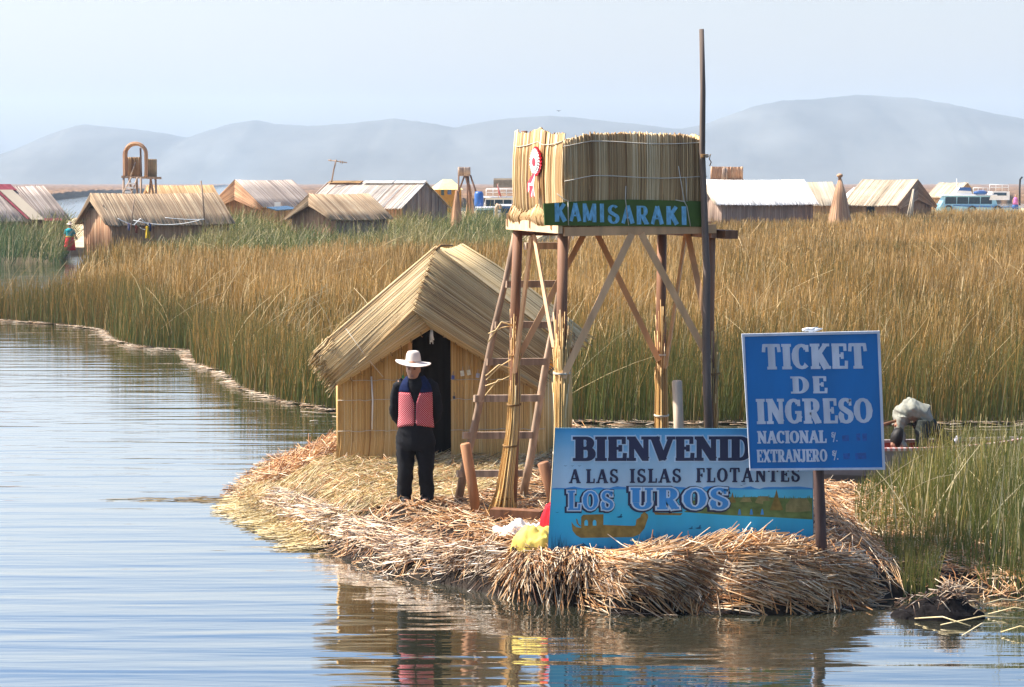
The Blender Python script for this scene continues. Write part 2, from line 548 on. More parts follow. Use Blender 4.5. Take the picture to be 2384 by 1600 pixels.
# fresh yellow-green reeds towards the hut, combed outwards on the left tongue
LEFTP = poly_px([(530, 1152), (610, 1192), (700, 1240), (860, 1230), (1150, 1190), (1260, 1120), (1250, 1060), (980, 1055), (790, 1062), (640, 1062), (600, 1085)], 0.2)
mb = lay(11500, LEFTP, None, '', (0.18, 0.6), (0.0028, 0.006), dirf=lambda q: np.where(q[:, 0] < -1.6, 0.1, 0.35) + 0.4 * vnoise(q[:, 0] * 2, q[:, 1] * 2, 4), tpow=0.8, lift=0.04)
tag(mb.build("fresh_straw", M['green_straw']), kind="stuff")
# reddish dry heap at the far left behind the tongue
HEAP = poly_px([(650, 1065), (790, 1058), (800, 1090), (640, 1115), (610, 1100)], 0.25)
mb = lay(900, HEAP, None, '', (0.2, 0.5), (0.004, 0.008), tpow=1.3, thick=0.14, lift=0.08)
# heap on the mound in front of the welcome board
MP = [(MOUND.x + 1.15 * math.cos(a), 19.0 + 0.26 * math.sin(a)) for a in np.linspace(0, 2 * np.pi, 20)]
mm = lay(2200, MP, None, '', (0.25, 0.8), (0.005, 0.009), dirf=lambda q: rng.normal(0.1, 0.45, len(q)) + (rng.random(len(q)) < 0.3) * 1.0, tpow=0.7, thick=0.06, lift=0.07)
mb.add(mm)
tag(mb.build("straw_heap", M['straw']), kind="stuff")

# bundles combed over the edge down to the water
fe = np.array(poly_px(FRONT_PX))
seg = np.hypot(*np.diff(fe, axis=0).T)
cum = np.concatenate([[0], np.cumsum(seg)])


def edge_at(s):
    i = np.clip(np.searchsorted(cum, s, side='right') - 1, 0, len(seg) - 1)
    f = (s - cum[i]) / seg[i]
    p = fe[i] * (1 - f)[:, None] + fe[i + 1] * f[:, None]
    tg = nrm(fe[np.minimum(i + 2, len(fe) - 1)] - fe[np.maximum(i - 1, 0)])
    return p, tg, np.stack([tg[:, 1], -tg[:, 0]], -1)      # outward = right-hand side of the tangent


def fringe(n, s0, s1, slant, inl, ln, rr, tpow, off, pj=0.28, clump=0.5, wild=0.42, grad=0.8):
    """stiff straight reeds lying down the bank at many levels"""
    s = rng.uniform(s0, s1, n) * cum[-1]
    p, tg, out = edge_at(s)
    sl = slant(s / cum[-1]) + rng.normal(0, wild, n) + clump * vnoise(s * 2.3, s * 0, 12) + 0.8 * vnoise(s * 5.1, s * 0, 17)
    d = nrm(out + tg * sl[:, None])
    c = p - out * rng.uniform(*inl, n)[:, None]
    L = rng.uniform(*ln, n)
    e = 0.05
    h0 = hisl(c[:, 0], c[:, 1]); h1 = hisl(c[:, 0] + d[:, 0] * e, c[:, 1] + d[:, 1] * e); h2 = hisl(c[:, 0] - d[:, 0] * e, c[:, 1] - d[:, 1] * e)
    g = np.clip((h1 - h2) / (2 * e), -2.2, 0.3) * grad + rng.normal(0, pj, n)
    v = nrm(np.stack([d[:, 0], d[:, 1], g], -1))
    o = 0.012 + rng.random(n) ** 1.6 * off
    z0 = np.maximum(h0, 0.0) + o
    s_ = np.linspace(-0.5, 0.5, 3)
    path = np.stack([c[:, 0], c[:, 1], z0], -1)[:, None, :] + v[:, None, :] * (L[:, None] * s_)[..., None]
    topz = np.maximum(hisl(path[:, 0, 0], path[:, 0, 1]), 0) + 0.02 + o
    path[:, 0, 2] = np.minimum(path[:, 0, 2], topz)
    path[:, 1, 2] = 0.5 * (path[:, 0, 2] + path[:, 2, 2]) + 0.015 * L
    path[:, :, 2] = np.maximum(path[:, :, 2], -0.03)
    zl = path[:, 2, 2]
    kp = (zl > 0.16) | (vnoise(s * 4.3, zl * 7, 51) > 0.25) | (rng.random(n) < 0.22) | (c[:, 0] < -1.0)
    path = path[kp]; n = len(path)
    mb = MB()
    mb.strands(path, rng.uniform(*rr, n)[:, None] * np.array([1, 1, 0.85]), rng.random(n) ** tpow, 3)
    return mb


sl_f = lambda u: np.interp(u, [0, 0.25, 0.45, 0.62, 0.70, 0.78, 1], [-0.9, -0.7, -1.1, -0.2, 0.5, 1.5, 2.2])
mb = fringe(650, 0.08, 1.0, sl_f, (0.02, 0.24), (0.15, 0.42), (0.0032, 0.0065), 2.8, 0.02)
mb.add(fringe(4200, 0.10, 1.0, sl_f, (0.18, 0.46), (0.15, 0.5), (0.0026, 0.0060), 0.95, 0.04, 0.26, grad=0.30, wild=0.6))
tag(mb.build("hanging_straw", M['wet_straw']), kind="stuff")
mb = fringe(2300, 0.62, 0.985, lambda u: np.interp(u, [0.6, 0.68, 0.75, 1], [0.2, 0.8, 1.9, 2.6]), (0.10, 0.42), (0.3, 0.75), (0.0042, 0.008), 0.6, 0.05, 0.14, 0.25, 0.3, grad=0.5)
tag(mb.build("bundled_straw", M['straw']), kind="stuff")

# floating stalks around the tongue
n = 60
mb = MB()
t0 = rng.random(n) ** 0.62
px_, py_ = 180 + 560 * t0 ** 0.75, 1161 + rng.normal(0, 1, n) * (0.7 + 20 * t0 ** 3) + 14 * t0 ** 2
path = np.zeros((n, 3, 3))
for i in range(n):
    g = G(px_[i], py_[i], 0.006)
    a = rng.normal(0.05, 0.25); L = rng.uniform(0.2, 0.9)
    for k in range(3):
        path[i, k] = (g.x + math.cos(a) * L * (k / 2 - 0.5), g.y + math.sin(a) * L * (k / 2 - 0.5), 0.006 + 0.01 * rng.random())
mb.strands(path, np.full((n, 3), 0.0026), rng.random(n) ** 3 * .6, 3)
tag(mb.build("floating_stalks", M['green_straw']), kind="stuff")

# ================================================================== REED BEDS
BED_PX = [(-250, 738), (0, 747), (150, 758), (240, 770), (268, 795), (330, 810), (440, 818), (455, 850), (520, 870), (560, 905), (650, 935), (760, 955), (900, 975), (1300, 986),
          (1700, 988), (2050, 988), (2400, 988), (3000, 990), (3300, 540), (2400, 527), (2000, 532), (1600, 548), (1350, 590), (1250, 625), (1000, 640), (600, 648), (400, 642), (300, 632), (250, 640), (200, 650),
          (160, 700), (100, 726), (0, 731), (-250, 724)]
BED = poly_px(BED_PX)
mb = MB()
mb.raw([(x, y, 0.02) for x, y in BED], [tuple(range(len(BED)))])  # dark sheet added under the reeds, keeps out sky reflections between blades
tag(mb.build("reflection_blocker", M['soil']), kind="structure")


def blades(q, h, w, t, lean=0.10, wind=(0.05, 0.0), bend=0.12, K=3, z0=0.0):
    n = len(q)
    a = rng.uniform(0, 2 * np.pi, n)
    l = np.abs(rng.normal(0, lean, n))
    lx, ly = np.cos(a) * l + wind[0], np.sin(a) * l + wind[1]
    b = rng.uniform(0, 2 * np.pi, n); bb = np.abs(rng.normal(0, bend, n))
    s = np.linspace(0, 1, K)
    path = np.zeros((n, K, 3))
    path[:, :, 0] = q[:, 0, None] + h[:, None] * (lx[:, None] * s + (np.cos(b) * bb)[:, None] * s ** 2)
    path[:, :, 1] = q[:, 1, None] + h[:, None] * (ly[:, None] * s + (np.sin(b) * bb)[:, None] * s ** 2)
    path[:, :, 2] = (z0 if np.ndim(z0) == 0 else z0[:, None]) + h[:, None] * s * (1 - 0.25 * (l + bb)[:, None] * s)
    tp = np.linspace(1, 0.35, K)
    up = np.stack([np.cos(a), np.sin(a), 0.15 * np.ones(n)], -1)
    up = nrm(np.stack([rng.normal(0, 0.55, n), -np.ones(n), rng.normal(0, 0.2, n)], -1))
    mb = MB()
    tv = np.clip(t[:, None] + np.linspace(-0.20, 0.10, K)[None] * (t < 0.74)[:, None], 0, 1)
    mb.strands(path, w[:, None] * tp, tv, 2, up)
    return mb


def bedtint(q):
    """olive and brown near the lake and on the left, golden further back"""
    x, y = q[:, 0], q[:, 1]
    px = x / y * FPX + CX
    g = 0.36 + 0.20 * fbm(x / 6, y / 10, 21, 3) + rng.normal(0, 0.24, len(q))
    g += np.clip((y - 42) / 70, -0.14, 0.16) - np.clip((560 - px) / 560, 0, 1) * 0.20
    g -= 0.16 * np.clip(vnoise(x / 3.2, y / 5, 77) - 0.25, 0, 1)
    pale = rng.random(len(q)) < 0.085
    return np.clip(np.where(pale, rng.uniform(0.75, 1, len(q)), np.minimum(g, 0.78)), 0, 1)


def hgt(q, lo=1.0, hi=1.75):
    return rng.uniform(lo, hi, len(q)) * (1 + 0.22 * fbm(q[:, 0] / 3.5, q[:, 1] / 6, 31, 3))


mbs = MB()
# far and middle
q = sample(BED, 120000, lambda X, Y: np.clip((36 / np.maximum(Y, 30)) ** 1.0, 0, 1) * (np.abs(X) < Y * 0.30))
D = q[:, 1]
h = hgt(q)
dl = pdist(poly_px(BED_PX[:18]), q[:, 0], q[:, 1], False)
h *= np.clip(0.58 + dl * 0.11, 0, 1)
left = np.clip((q[:, 0] / D * FPX + CX) / 320, 0.0, 1)
h *= 0.62 + 0.38 * left
w = np.clip(0.0062 * D / 33, 0.0055, 0.020) * rng.uniform(0.7, 1.3, len(q))
keep = (left > 0.55) | (rng.random(len(q)) < 0.7)
q, h, w = q[keep], h[keep], w[keep]
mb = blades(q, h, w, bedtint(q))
tag(mb.build("reed_bed", M['reed']), kind="stuff")
# dense front rows along the shore
sp = poly_px(BED_PX[:18])
STRIP = sp + [(x * (y + 2.6) / y + (0.9 if i < 12 else 0), y + 2.6) for i, (x, y) in list(enumerate(sp))[::-1]]
q = sample(STRIP, 17000, lambda X, Y: (np.abs(X) < Y * 0.29) * 1.0)
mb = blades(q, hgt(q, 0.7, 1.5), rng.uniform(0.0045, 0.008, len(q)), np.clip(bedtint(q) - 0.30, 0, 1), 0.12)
tag(mb.build("shore_reeds", M['reed']), kind="stuff")
# long broken stalks leaning through the bed
q = sample(BED, 1500, lambda X, Y: np.clip((36 / np.maximum(Y, 30)) ** 1.6, 0, 1) * (np.abs(X) < Y * 0.28))
h = rng.uniform(0.8, 1.7, len(q))
mb = blades(q, h, np.clip(0.0058 * q[:, 1] / 33, 0.005, 0.013), rng.uniform(0.78, 1, len(q)), 0.55, (0.35, 0), 0.35, 5, z0=rng.uniform(0.1, 0.7, len(q)))
tag(mb.build("broken_reeds", M['reed']), kind="stuff")
# pale line of dead reeds floating along the shore
n = 600
i = rng.integers(0, len(sp) - 1, n); f = rng.random(n)
spa = np.array(sp)
lens = np.hypot(*np.diff(spa, axis=0).T)
i = rng.choice(len(sp) - 1, n, p=lens / lens.sum())
p0 = spa[i] * (1 - f)[:, None] + spa[i + 1] * f[:, None]
p0[:, 1] -= np.abs(rng.normal(0, 0.5, n)) * (rng.random(n) ** 1.5) * (0.9 + 0.8 * vnoise(p0[:, 0] / 1.7, p0[:, 1] / 1.7, 3)) - 0.12
a = rng.normal(0, 0.5, n); L = rng.uniform(0.15, 0.6, n)
path = np.stack([np.stack([p0[:, 0] + np.cos(a) * L * s, p0[:, 1] + np.sin(a) * L * s, np.full(n, 0.01) + 0.04 * rng.random(n)], -1) for s in (-0.5, 0, 0.5)], 1)
mb = MB()
mb.strands(path, np.full((n, 3), 0.0055), rng.uniform(0.6, 1, n), 3)
tag(mb.build("shore_litter", M['wet_straw']), kind="stuff")

# reeds standing on the right in front of the moored boat
RB = poly_px([(1990, 1150), (2060, 1125), (2420, 1100), (2560, 1100), (2560, 1395), (2300, 1375), (2170, 1330), (2060, 1300), (1990, 1240)], 0.05)
q = sample(RB, 6200)
edge_d = np.clip(pdist(RB, q[:, 0], q[:, 1]) / 0.8, 0.0, 1)
h = rng.uniform(0.45, 1.08, len(q)) * (0.55 + 0.45 * edge_d) * np.clip((q[:, 0] - 3.6) / 1.8, 0.45, 1)
tt = np.clip(0.20 + 0.2 * fbm(q[:, 0] * 1.3, q[:, 1] * 1.3, 2, 2) + rng.normal(0, 0.2, len(q)), 0, 0.8)
tt = np.where(rng.random(len(q)) < 0.09, rng.uniform(0.75, 1, len(q)), tt)
mb = blades(q, h, rng.uniform(0.0032, 0.006, len(q)), tt, 0.10, (0.03, 0), 0.12, 4, z0=np.maximum(hisl(q[:, 0], q[:, 1]), 0) - 0.01)
mc = poly_px([(2060, 1330), (2130, 1320), (2180, 1340), (2180, 1385), (2100, 1385)], 0.02)
q = sample(mc, 520)
m2 = blades(q, rng.uniform(0.2, 0.5, len(q)), rng.uniform(0.0035, 0.006, len(q)), rng.uniform(0.0, 0.6, len(q)), 0.12, (0.0, 0), 0.1, 4)
q = sample(RB, 70)
m3 = blades(q, rng.uniform(0.5, 1.1, len(q)), np.full(len(q), 0.006), rng.uniform(0.8, 1, len(q)), 0.7, (0.2, 0), 0.3, 5, z0=np.maximum(hisl(q[:, 0], q[:, 1]), 0) + 0.1)
for m_ in (m2, m3):
    mb.add(m_)
tag(mb.build("green_reeds", M['green_reed']), kind="stuff")

# rough grass on the banks of the far islands
def bank(px_poly, n, hl, t0, z0=0.25, lean=0.3, wind=(0.12, 0), wd=0.016, bump=0.5):
    pl = poly_px(px_poly, z0)
    q = sample(pl, n)
    dd = np.clip(pdist(pl, q[:, 0], q[:, 1]) / 1.2, 0.15, 1)
    zz = z0 - 0.3 + bump * dd * (0.7 + 0.5 * fbm(q[:, 0] / 2.2, q[:, 1] / 2.2, 5, 2))
    t = np.clip(t0 + 0.30 * fbm(q[:, 0] / 1.8, q[:, 1] / 3, 41, 3) + rng.normal(0, 0.14, len(q)), 0, 0.8)
    t = np.where(rng.random(len(q)) < 0.17, rng.uniform(0.7, 1, len(q)), t)
    lowx = np.interp(q[:, 0] / q[:, 1] * FPX + CX, [150, 265, 300, 400, 490], [1, 0.45, 0.45, 0.6, 1])
    return blades(q, lowx * rng.uniform(*hl, len(q)) * np.clip(1 + 0.32 * fbm(q[:, 0] / 2.0, q[:, 1] / 3.0, 61, 2), 0.4, 1.4), np.full(len(q), wd) * rng.uniform(0.6, 1.2, len(q)), t, lean, wind, 0.3, 4, z0=zz)


mb = bank([(-120, 606), (0, 606), (140, 602), (158, 585), (150, 560), (100, 545), (-120, 545)], 9000, (1.0, 2.1), 0.10)
for a in (([(268, 625), (400, 640), (700, 640), (1000, 632), (1210, 622), (1215, 590), (900, 592), (720, 596), (500, 590), (300, 593)], 15000, (0.7, 1.7), 0.36),
          ([(480, 590), (690, 588), (690, 568), (640, 560), (490, 562)], 3500, (0.9, 1.9), 0.2),
          ([(860, 590), (1200, 588), (1210, 552), (1000, 545), (890, 560)], 7000, (0.9, 2.0), 0.12),
          ([(1760, 535), (2384, 532), (2500, 522), (2384, 505), (2100, 508), (1830, 515)], 5200, (0.5, 1.2), 0.55, 0.25, 0.35, (0.1, 0), 0.022),
          ([(60, 540), (135, 550), (150, 535), (118, 515)], 500, (0.9, 1.8), 0.1)):
    m_ = bank(*a)
    mb.add(m_)
tag(mb.build("bank_grass", M['grass']), kind="stuff")
# ================================================================== NEAR HUT, TOWER, LADDER, BOARDS
M['raw_wood'] = tint_mat("sawn_timber", [(0.55, 0.29, 0.13), (0.72, 0.43, 0.22), (0.85, 0.60, 0.36)], 0.6, 0.3, (9, 9, 1.2), 0.22)
M['red_wood'] = tint_mat("reddish_timber", [(0.13, 0.06, 0.03), (0.22, 0.105, 0.055), (0.40, 0.19, 0.09)], 0.65, 0.3, (14, 14, 1.5), 0.4, 0, 0.4)
M['grey_wood'] = tint_mat("weathered_pole", [(0.24, 0.155, 0.105), (0.40, 0.28, 0.195), (0.60, 0.46, 0.33)], 0.75, 0.25, (16, 16, 1.5), 0.45, 0, 0.5)
M['rope'] = plain("pale_cord", (0.62, 0.56, 0.45), 0.8, 0.2)
M['brown_rope'] = plain("brown_reed_rope", (0.26, 0.15, 0.06), 0.8, 0.2, 0.3, (30, 30, 30))
M['white'] = plain("white_paint", (0.80, 0.80, 0.78), 0.5, 0.3, 0.1)
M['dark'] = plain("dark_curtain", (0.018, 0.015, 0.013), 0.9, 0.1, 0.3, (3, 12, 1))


def V3(*a): return np.array(a, float)


def lerp(a, b, t): return a + (b - a) * t


def mat_strands(mb, n, fn, r, K=4, tp=1.0, ends=(0.0, 0.0), wob=0.25, up=None, backing=True, clump=9, amp=0.17, bt=0.3):
    """a mat of n reeds: fn(u, v) -> points (vectorised); reeds run along v, placed across u"""
    u = (np.arange(n) + 0.5 + rng.normal(0, wob, n)) / n
    e0 = -np.abs(rng.normal(0, 1, n)) * ends[0]
    e1 = 1 + np.abs(rng.normal(0, 1, n)) * ends[1]
    v = np.linspace(0, 1, K)[None] * (e1 - e0)[:, None] + e0[:, None]
    uu = u[:, None] + rng.normal(0, 0.5 / n, n)[:, None] * (np.linspace(-1, 1, K)[None])
    path = fn(uu, v)
    d = fn(np.array([[0.5]]), np.array([[0.5]]))
    a_ = fn(np.array([[0.52]]), np.array([[0.5]])) - d
    b_ = fn(np.array([[0.5]]), np.array([[0.52]])) - d
    nn = nrm(np.cross(a_, b_))[0, 0]
    path = path + nn * (rng.normal(0, 0.55, n) * r)[:, None, None]
    base = 0.5 + amp * np.interp(np.arange(n), np.arange(0, n + clump, clump), rng.normal(0, 1, len(np.arange(0, n + clump, clump)))) + rng.normal(0, 0.25, n)
    mb.strands(path, (rng.uniform(0.8, 1.25, n) * r)[:, None] * np.ones(K), np.clip(base, 0, 1) ** tp, 4, nn + V3(0.003, 0.002, 0.001))
    if backing:
        gu, gv = np.meshgrid(np.linspace(0, 1, 9), np.linspace(0.0, 1, 5))
        g = fn(gu, gv).reshape(-1, 3)
        idx = np.arange(45).reshape(5, 9)
        q = np.stack([idx[:-1, :-1], idx[:-1, 1:], idx[1:, 1:], idx[1:, :-1]], -1).reshape(-1, 4)
        for s_ in (-1, 1):
            mb.grid(g + s_ * nn * r * 0.25, q if s_ > 0 else q[:, ::-1], bt)
    return mb


def bil(a, b, c, d, sag=0.0, sagdir=(0, 0, -1)):
    """bilinear patch: a=(0,0) b=(1,0) c=(1,1) d=(0,1)"""
    a, b, c, d = [np.array(tuple(k), float) for k in (a, b, c, d)]

    def f(u, v):
        u, v = u[..., None], v[..., None]
        p = a * (1 - u) * (1 - v) + b * u * (1 - v) + c * u * v + d * (1 - u) * v
        if sag: p = p + np.array(sagdir) * sag * np.sin(np.pi * np.clip(v, 0, 1)) 
        return p
    return f


# ------------------------------------------------------------------ the reed hut behind the man
HZ = 0.43
HF = 25.6                                             # depth of its front wall
fl, fr = P(787, 1072, HF), P(1268, 1072, HF + 0.25)   # front corners
fl.z = fr.z = HZ
ax = Vector((0.17, 0.985, 0)).normalized()            # ridge direction
hut = thing("reed_hut", ((fl.x + fr.x) / 2, (fl.y + fr.y) / 2, HZ), "small golden reed hut with a steep chevron thatch and dark doorway behind the man", "hut")
LEN = 2.4
WH = 1.12                                             # eaves height of the walls


def front_top(u):                                     # gable line of the front wall
    return HZ + np.interp(u, [0, 0.455, 1.0], [1.10, 1.92, 1.10])


fl_, fr_ = np.array(fl), np.array(fr)


def wallpatch(u0, u1):
    def f(u, v):
        w = u0 + (u1 - u0) * u
        p = fl_ + (fr_ - fl_) * w[..., None]
        out = np.zeros(p.shape)
        bulge = 0.07 * np.clip(1 - v * 3, 0, 1) ** 2       # reeds splay outwards at the foot
        out[..., 0] = p[..., 0] + (w - 0.5) * bulge * 1.2
        out[..., 1] = p[..., 1] - bulge
        out[..., 2] = HZ - 0.03 + (front_top(w) - HZ) * v
        return out
    return f


DL, DR = 0.345, 0.545                                  # the doorway
mb = MB()
mat_strands(mb, 105, wallpatch(0, DL), 0.0056, 5, 0.9, (0.02, 0.0), amp=.13, clump=2)
mb.build("front_wall", M['cane'], hut)
mb = MB()
mat_strands(mb, 136, wallpatch(DR, 1), 0.0056, 5, 1.1, (0.02, 0.0), amp=.13, clump=2)
mb.build("front_wall", M['cane'], hut)
mb = MB()
for a, b in ((fl, fl + ax * LEN), (fr, fr + ax * LEN)):
    mat_strands(mb, 190, bil(a + Vector((0, 0, -.03)), b + Vector((0, 0, -.03)), b + Vector((0, 0, WH)), a + Vector((0, 0, WH))), 0.010, 3)
bl, br = fl + ax * LEN, fr + ax * LEN
mat_strands(mb, 150, bil(bl, br, br + Vector((0, 0, WH + 0.3)), bl + Vector((0, 0, WH + 0.3))), 0.010, 3)
mb.build("wall", M['cane'], hut)
# doorway: dark cloth hung inside, a pale jamb, a white tassel
d0, d1 = fl.lerp(fr, DL), fl.lerp(fr, DR)
mb = MB()
NX, NZ = 26, 14
X, Z = np.meshgrid(np.linspace(0, 1, NX), np.linspace(0, 1, NZ))
off = 0.16 + 0.025 * np.sin(X * 24) * (0.4 + Z)
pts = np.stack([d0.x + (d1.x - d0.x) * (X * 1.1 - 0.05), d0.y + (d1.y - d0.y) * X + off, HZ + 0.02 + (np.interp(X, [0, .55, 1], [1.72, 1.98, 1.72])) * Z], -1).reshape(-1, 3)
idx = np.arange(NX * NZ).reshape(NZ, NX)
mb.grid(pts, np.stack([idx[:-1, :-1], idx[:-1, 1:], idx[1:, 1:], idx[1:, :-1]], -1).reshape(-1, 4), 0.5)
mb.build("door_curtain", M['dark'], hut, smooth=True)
mb = MB()
mb.bar(d0 + Vector((0.01, -0.02, 0.0)), d0 + Vector((0.01, -0.02, 1.60)), 0.05, 0.05, (0, 1, 0), 0.6)
mb.build("door_jamb", M['raw_wood'], hut)
mb = MB()
tp_ = P(1005, 765, HF - 0.35)
for k in range(6):
    x_ = tp_.x + RR.uniform(-0.012, 0.012)
    mb.tube([(x_, tp_.y, tp_.z), (x_ + RR.uniform(-.012, .012), tp_.y, tp_.z - 0.09), (x_ + RR.uniform(-.02, .02), tp_.y + .005, tp_.z - RR.uniform(0.14, 0.2))], 0.005, 5)
mb.build("door_tassel", M['white'], hut)
# cords round the walls
mb = MB()
for zc in (0.40, 0.80, 1.05):
    for u0, u1 in ((0, DL), (DR, 1)):
        w = np.linspace(u0, u1, 14)
        pz = HZ + zc + rng.normal(0, 0.006, 14)
        ok = pz < front_top(w) - 0.02
        if ok.sum() > 3:
            p = fl_ + (fr_ - fl_) * w[:, None]
            mb.tube(np.stack([p[:, 0], p[:, 1] - 0.022, pz], -1)[ok], 0.0045, 5)
mb.build("binding_cord", M['rope'], hut)
mb = MB()
c_ = fl.lerp(fr, 0.165)
mb.tube([(c_.x, c_.y - .03, HZ + .42), (c_.x + .01, c_.y - .03, HZ + .8), (c_.x - .005, c_.y - .03, HZ + 1.1)], 0.011, 6)
mb.build("hanging_cord", M['white'], hut)
# little cards and charms hung beside the door
for w, z, sx, sz, c in ((0.555, 1.08, .04, .05, (.1, .14, .4)), (0.60, 1.13, .05, .07, (.75, .72, .6)), (0.632, 1.14, .05, .07, (.72, .7, .55)), (0.675, 1.10, .045, .06, (.5, .5, .6)), (0.315, 1.09, .03, .04, (.08, .3, .12)), (0.56, 0.82, .03, .035, (.05, .07, .12))):
    p = fl.lerp(fr, w)
    mb = MB()
    mb.box((p.x, p.y - 0.03, HZ + z), (sx, 0.006, sz), Matrix.Rotation(RR.uniform(-.2, .2), 3, 'Y'))
    mb.tube([(p.x, p.y - 0.03, HZ + z + sz / 2), (p.x + .004, p.y - .022, HZ + z + sz / 2 + .05)], 0.003, 4)
    mb.build("hanging_card", plain("card_colour", c, 0.5, 0.3, 0.3, (30, 30, 30)), hut)

# thatch: front gable screen folded over the verge, and the two slopes behind it
A = np.array(P(1014, 578, HF - 0.10))                   # outer peak
Lo, Ro = np.array(P(743, 812, HF - 0.42)), np.array(P(1300, 796, HF + 0.12))
Ai = np.array(P(962, 722, HF - 0.62))                   # inner fold of the chevron
Al = np.array(P(1003, 765, HF - 0.40))
Li, Ri = np.array(P(792, 896, HF - 0.42)), np.array(P(1252, 908, HF - 0.1))
Am = (A + Ai) / 2 + V3(0, -0.06, 0.02)


def chev(peak_o, peak_i, tip_o, tip_i, low=None, bow=0.05):
    def f(u, v):
        u_, v_ = u[..., None], v[..., None]
        a = peak_o + (peak_i - peak_o) * u_
        b = tip_o + (tip_i - tip_o) * u_
        p = a + (b - a) * v_
        p = p + V3(0, -1, 0.35) * bow * np.sin(np.pi * np.clip(u_, 0, 1))
        return p
    return f


mb = MB()
mat_strands(mb, 105, chev(A, Ai, Lo, Li + V3(0.0, -0.02, 0.04)), 0.0048, 6, 0.85, (0.0, 0.05), wob=.6)
mat_strands(mb, 34, chev(Ai + V3(.0, .03, 0), Al, lerp(Lo, Li, 0.86), Li), 0.0085, 5, 0.9, (0.0, 0.02))
scr = mb.build("gable_screen", M['thatch'], hut)
mb = MB()
mat_strands(mb, 110, chev(A + V3(.006, -0.012, .006), Ai + V3(0, -.015, 0), Ro, Ri), 0.0048, 6, 0.95, (0.0, 0.03), wob=.6)
mat_strands(mb, 28, chev(Ai + V3(0, .02, 0), Al, lerp(Ro, Ri, 0.9), Ri + V3(0, 0, -.03)), 0.0085, 5, 1.0, (0.0, 0.02))
mb.build("gable_screen", M['thatch'], hut)
B_ = A + np.array(ax) * 1.75 + V3(0, 0, -0.02)           # back end of the ridge
Lb, Rb = Lo + np.array(ax) * 2.4, Ro + np.array(ax) * 2.2


def slope(r0, r1, e0, e1, bow):
    def f(u, v):
        u_, v_ = u[..., None], v[..., None]
        p = (r0 + (r1 - r0) * u_) * (1 - v_) + (e0 + (e1 - e0) * u_) * v_
        p = p + V3(0, 0, 1) * (bow * np.clip(u_ * 5, 0, 1) * np.sin(np.pi * np.clip(v_, 0, 1)) - 0.05 * np.sin(np.pi * np.clip(u_, 0, 1)))
        return p
    return f


mb = MB()
mat_strands(mb, 260, slope(A + V3(0, 0, .02), B_ + V3(0, 0, .02), Lo + V3(0, 0, .03), Lb, 0.06), 0.0085, 5, 0.5, (0.0, 0.035), bt=.8)
mat_strands(mb, 260, slope(A + V3(0, 0, .02), B_ + V3(0, 0, .02), Ro + V3(0, 0, .03), Rb, 0.06), 0.0085, 5, 0.6, (0.0, 0.05), bt=.7)
# loose ends at the left eave
n = 150
k = rng.random(n)
st = lerp(Lo, Li, 0.0)[None] + (Li - Lo)[None] * (k[:, None] * 0.95) + rng.normal(0, 0.02, (n, 3))
dr = nrm((Lo - A)[None] + rng.normal(0, 0.35, (n, 3)))
L = rng.uniform(0.05, 0.2, n)[:, None]
mb.strands(np.stack([st - dr * 0.2, st + dr * L * 0.5, st + dr * L + V3(0, 0, -0.02)], 1), np.full((n, 3), 0.0055), rng.random(n), 3)
# ragged right-hand eave, hanging dark
n = 120
k = rng.random(n)
st = lerp(Ro, Rb, 0.0)[None] + (Rb - Ro)[None] * (k[:, None] * 0.5) + rng.normal(0, 0.03, (n, 3))
L = rng.uniform(0.1, 0.42, n)[:, None]
mb.strands(np.stack([st + V3(-.1, 0, .08), st, st + np.concatenate([rng.normal(0, .03, (n, 2)), -L], 1)], 1), np.full((n, 3), 0.0055), rng.random(n) * 0.5, 3)
mb.build("roof", M['thatch'], hut)
mb = MB()
mb.tube([A + V3(-.01, -.04, -.03), A + V3(.06, 0.05, .03), A + V3(.2, 0.4, .02)], [0.018, 0.02, 0.012], 7)
mb.build("ridge_cord", M['brown_rope'], hut)
for k in range(1, 11):                                   # stitches down the fold and along the lower edge
    p = lerp(A, Ai, k / 11)
    mb = MB()
    mb.tube([p + V3(-.03, -.07, .02), p + V3(.0, -.085, -.01), p + V3(.03, -.07, .015)], 0.006, 5, 0.3)
    mb.build("stitch", M['brown_rope'], scr)
for e0, e1 in ((Al, Li), (Al, Ri)):
    for k in range(1, 9):
        p = lerp(e0, e1, k / 9)
        mb = MB()
        mb.tube([p + V3(0, -.03, .05), p + V3(.01, -.035, -.02), p + V3(.02, .03, -.03)], 0.006, 5, 0.3)
        mb.build("stitch", M['brown_rope'], scr)
mb = MB()
p0, p1 = P(805, 765, HF - 0.5), P(892, 878, HF - 0.46)
mb.tube([p0, p0.lerp(p1, .5) + Vector((0, -.02, -.02)), p1], 0.0045, 5)
mb.build("tie_cord", M['rope'], hut)

M['tower_cane'] = tint_mat("tower_cane", [(0.20, 0.10, 0.035), (0.40, 0.235, 0.09), (0.54, 0.355, 0.155), (0.72, 0.55, 0.31)], 0.55, 0.35, (1.2, 1.2, 0.8), 0.2)
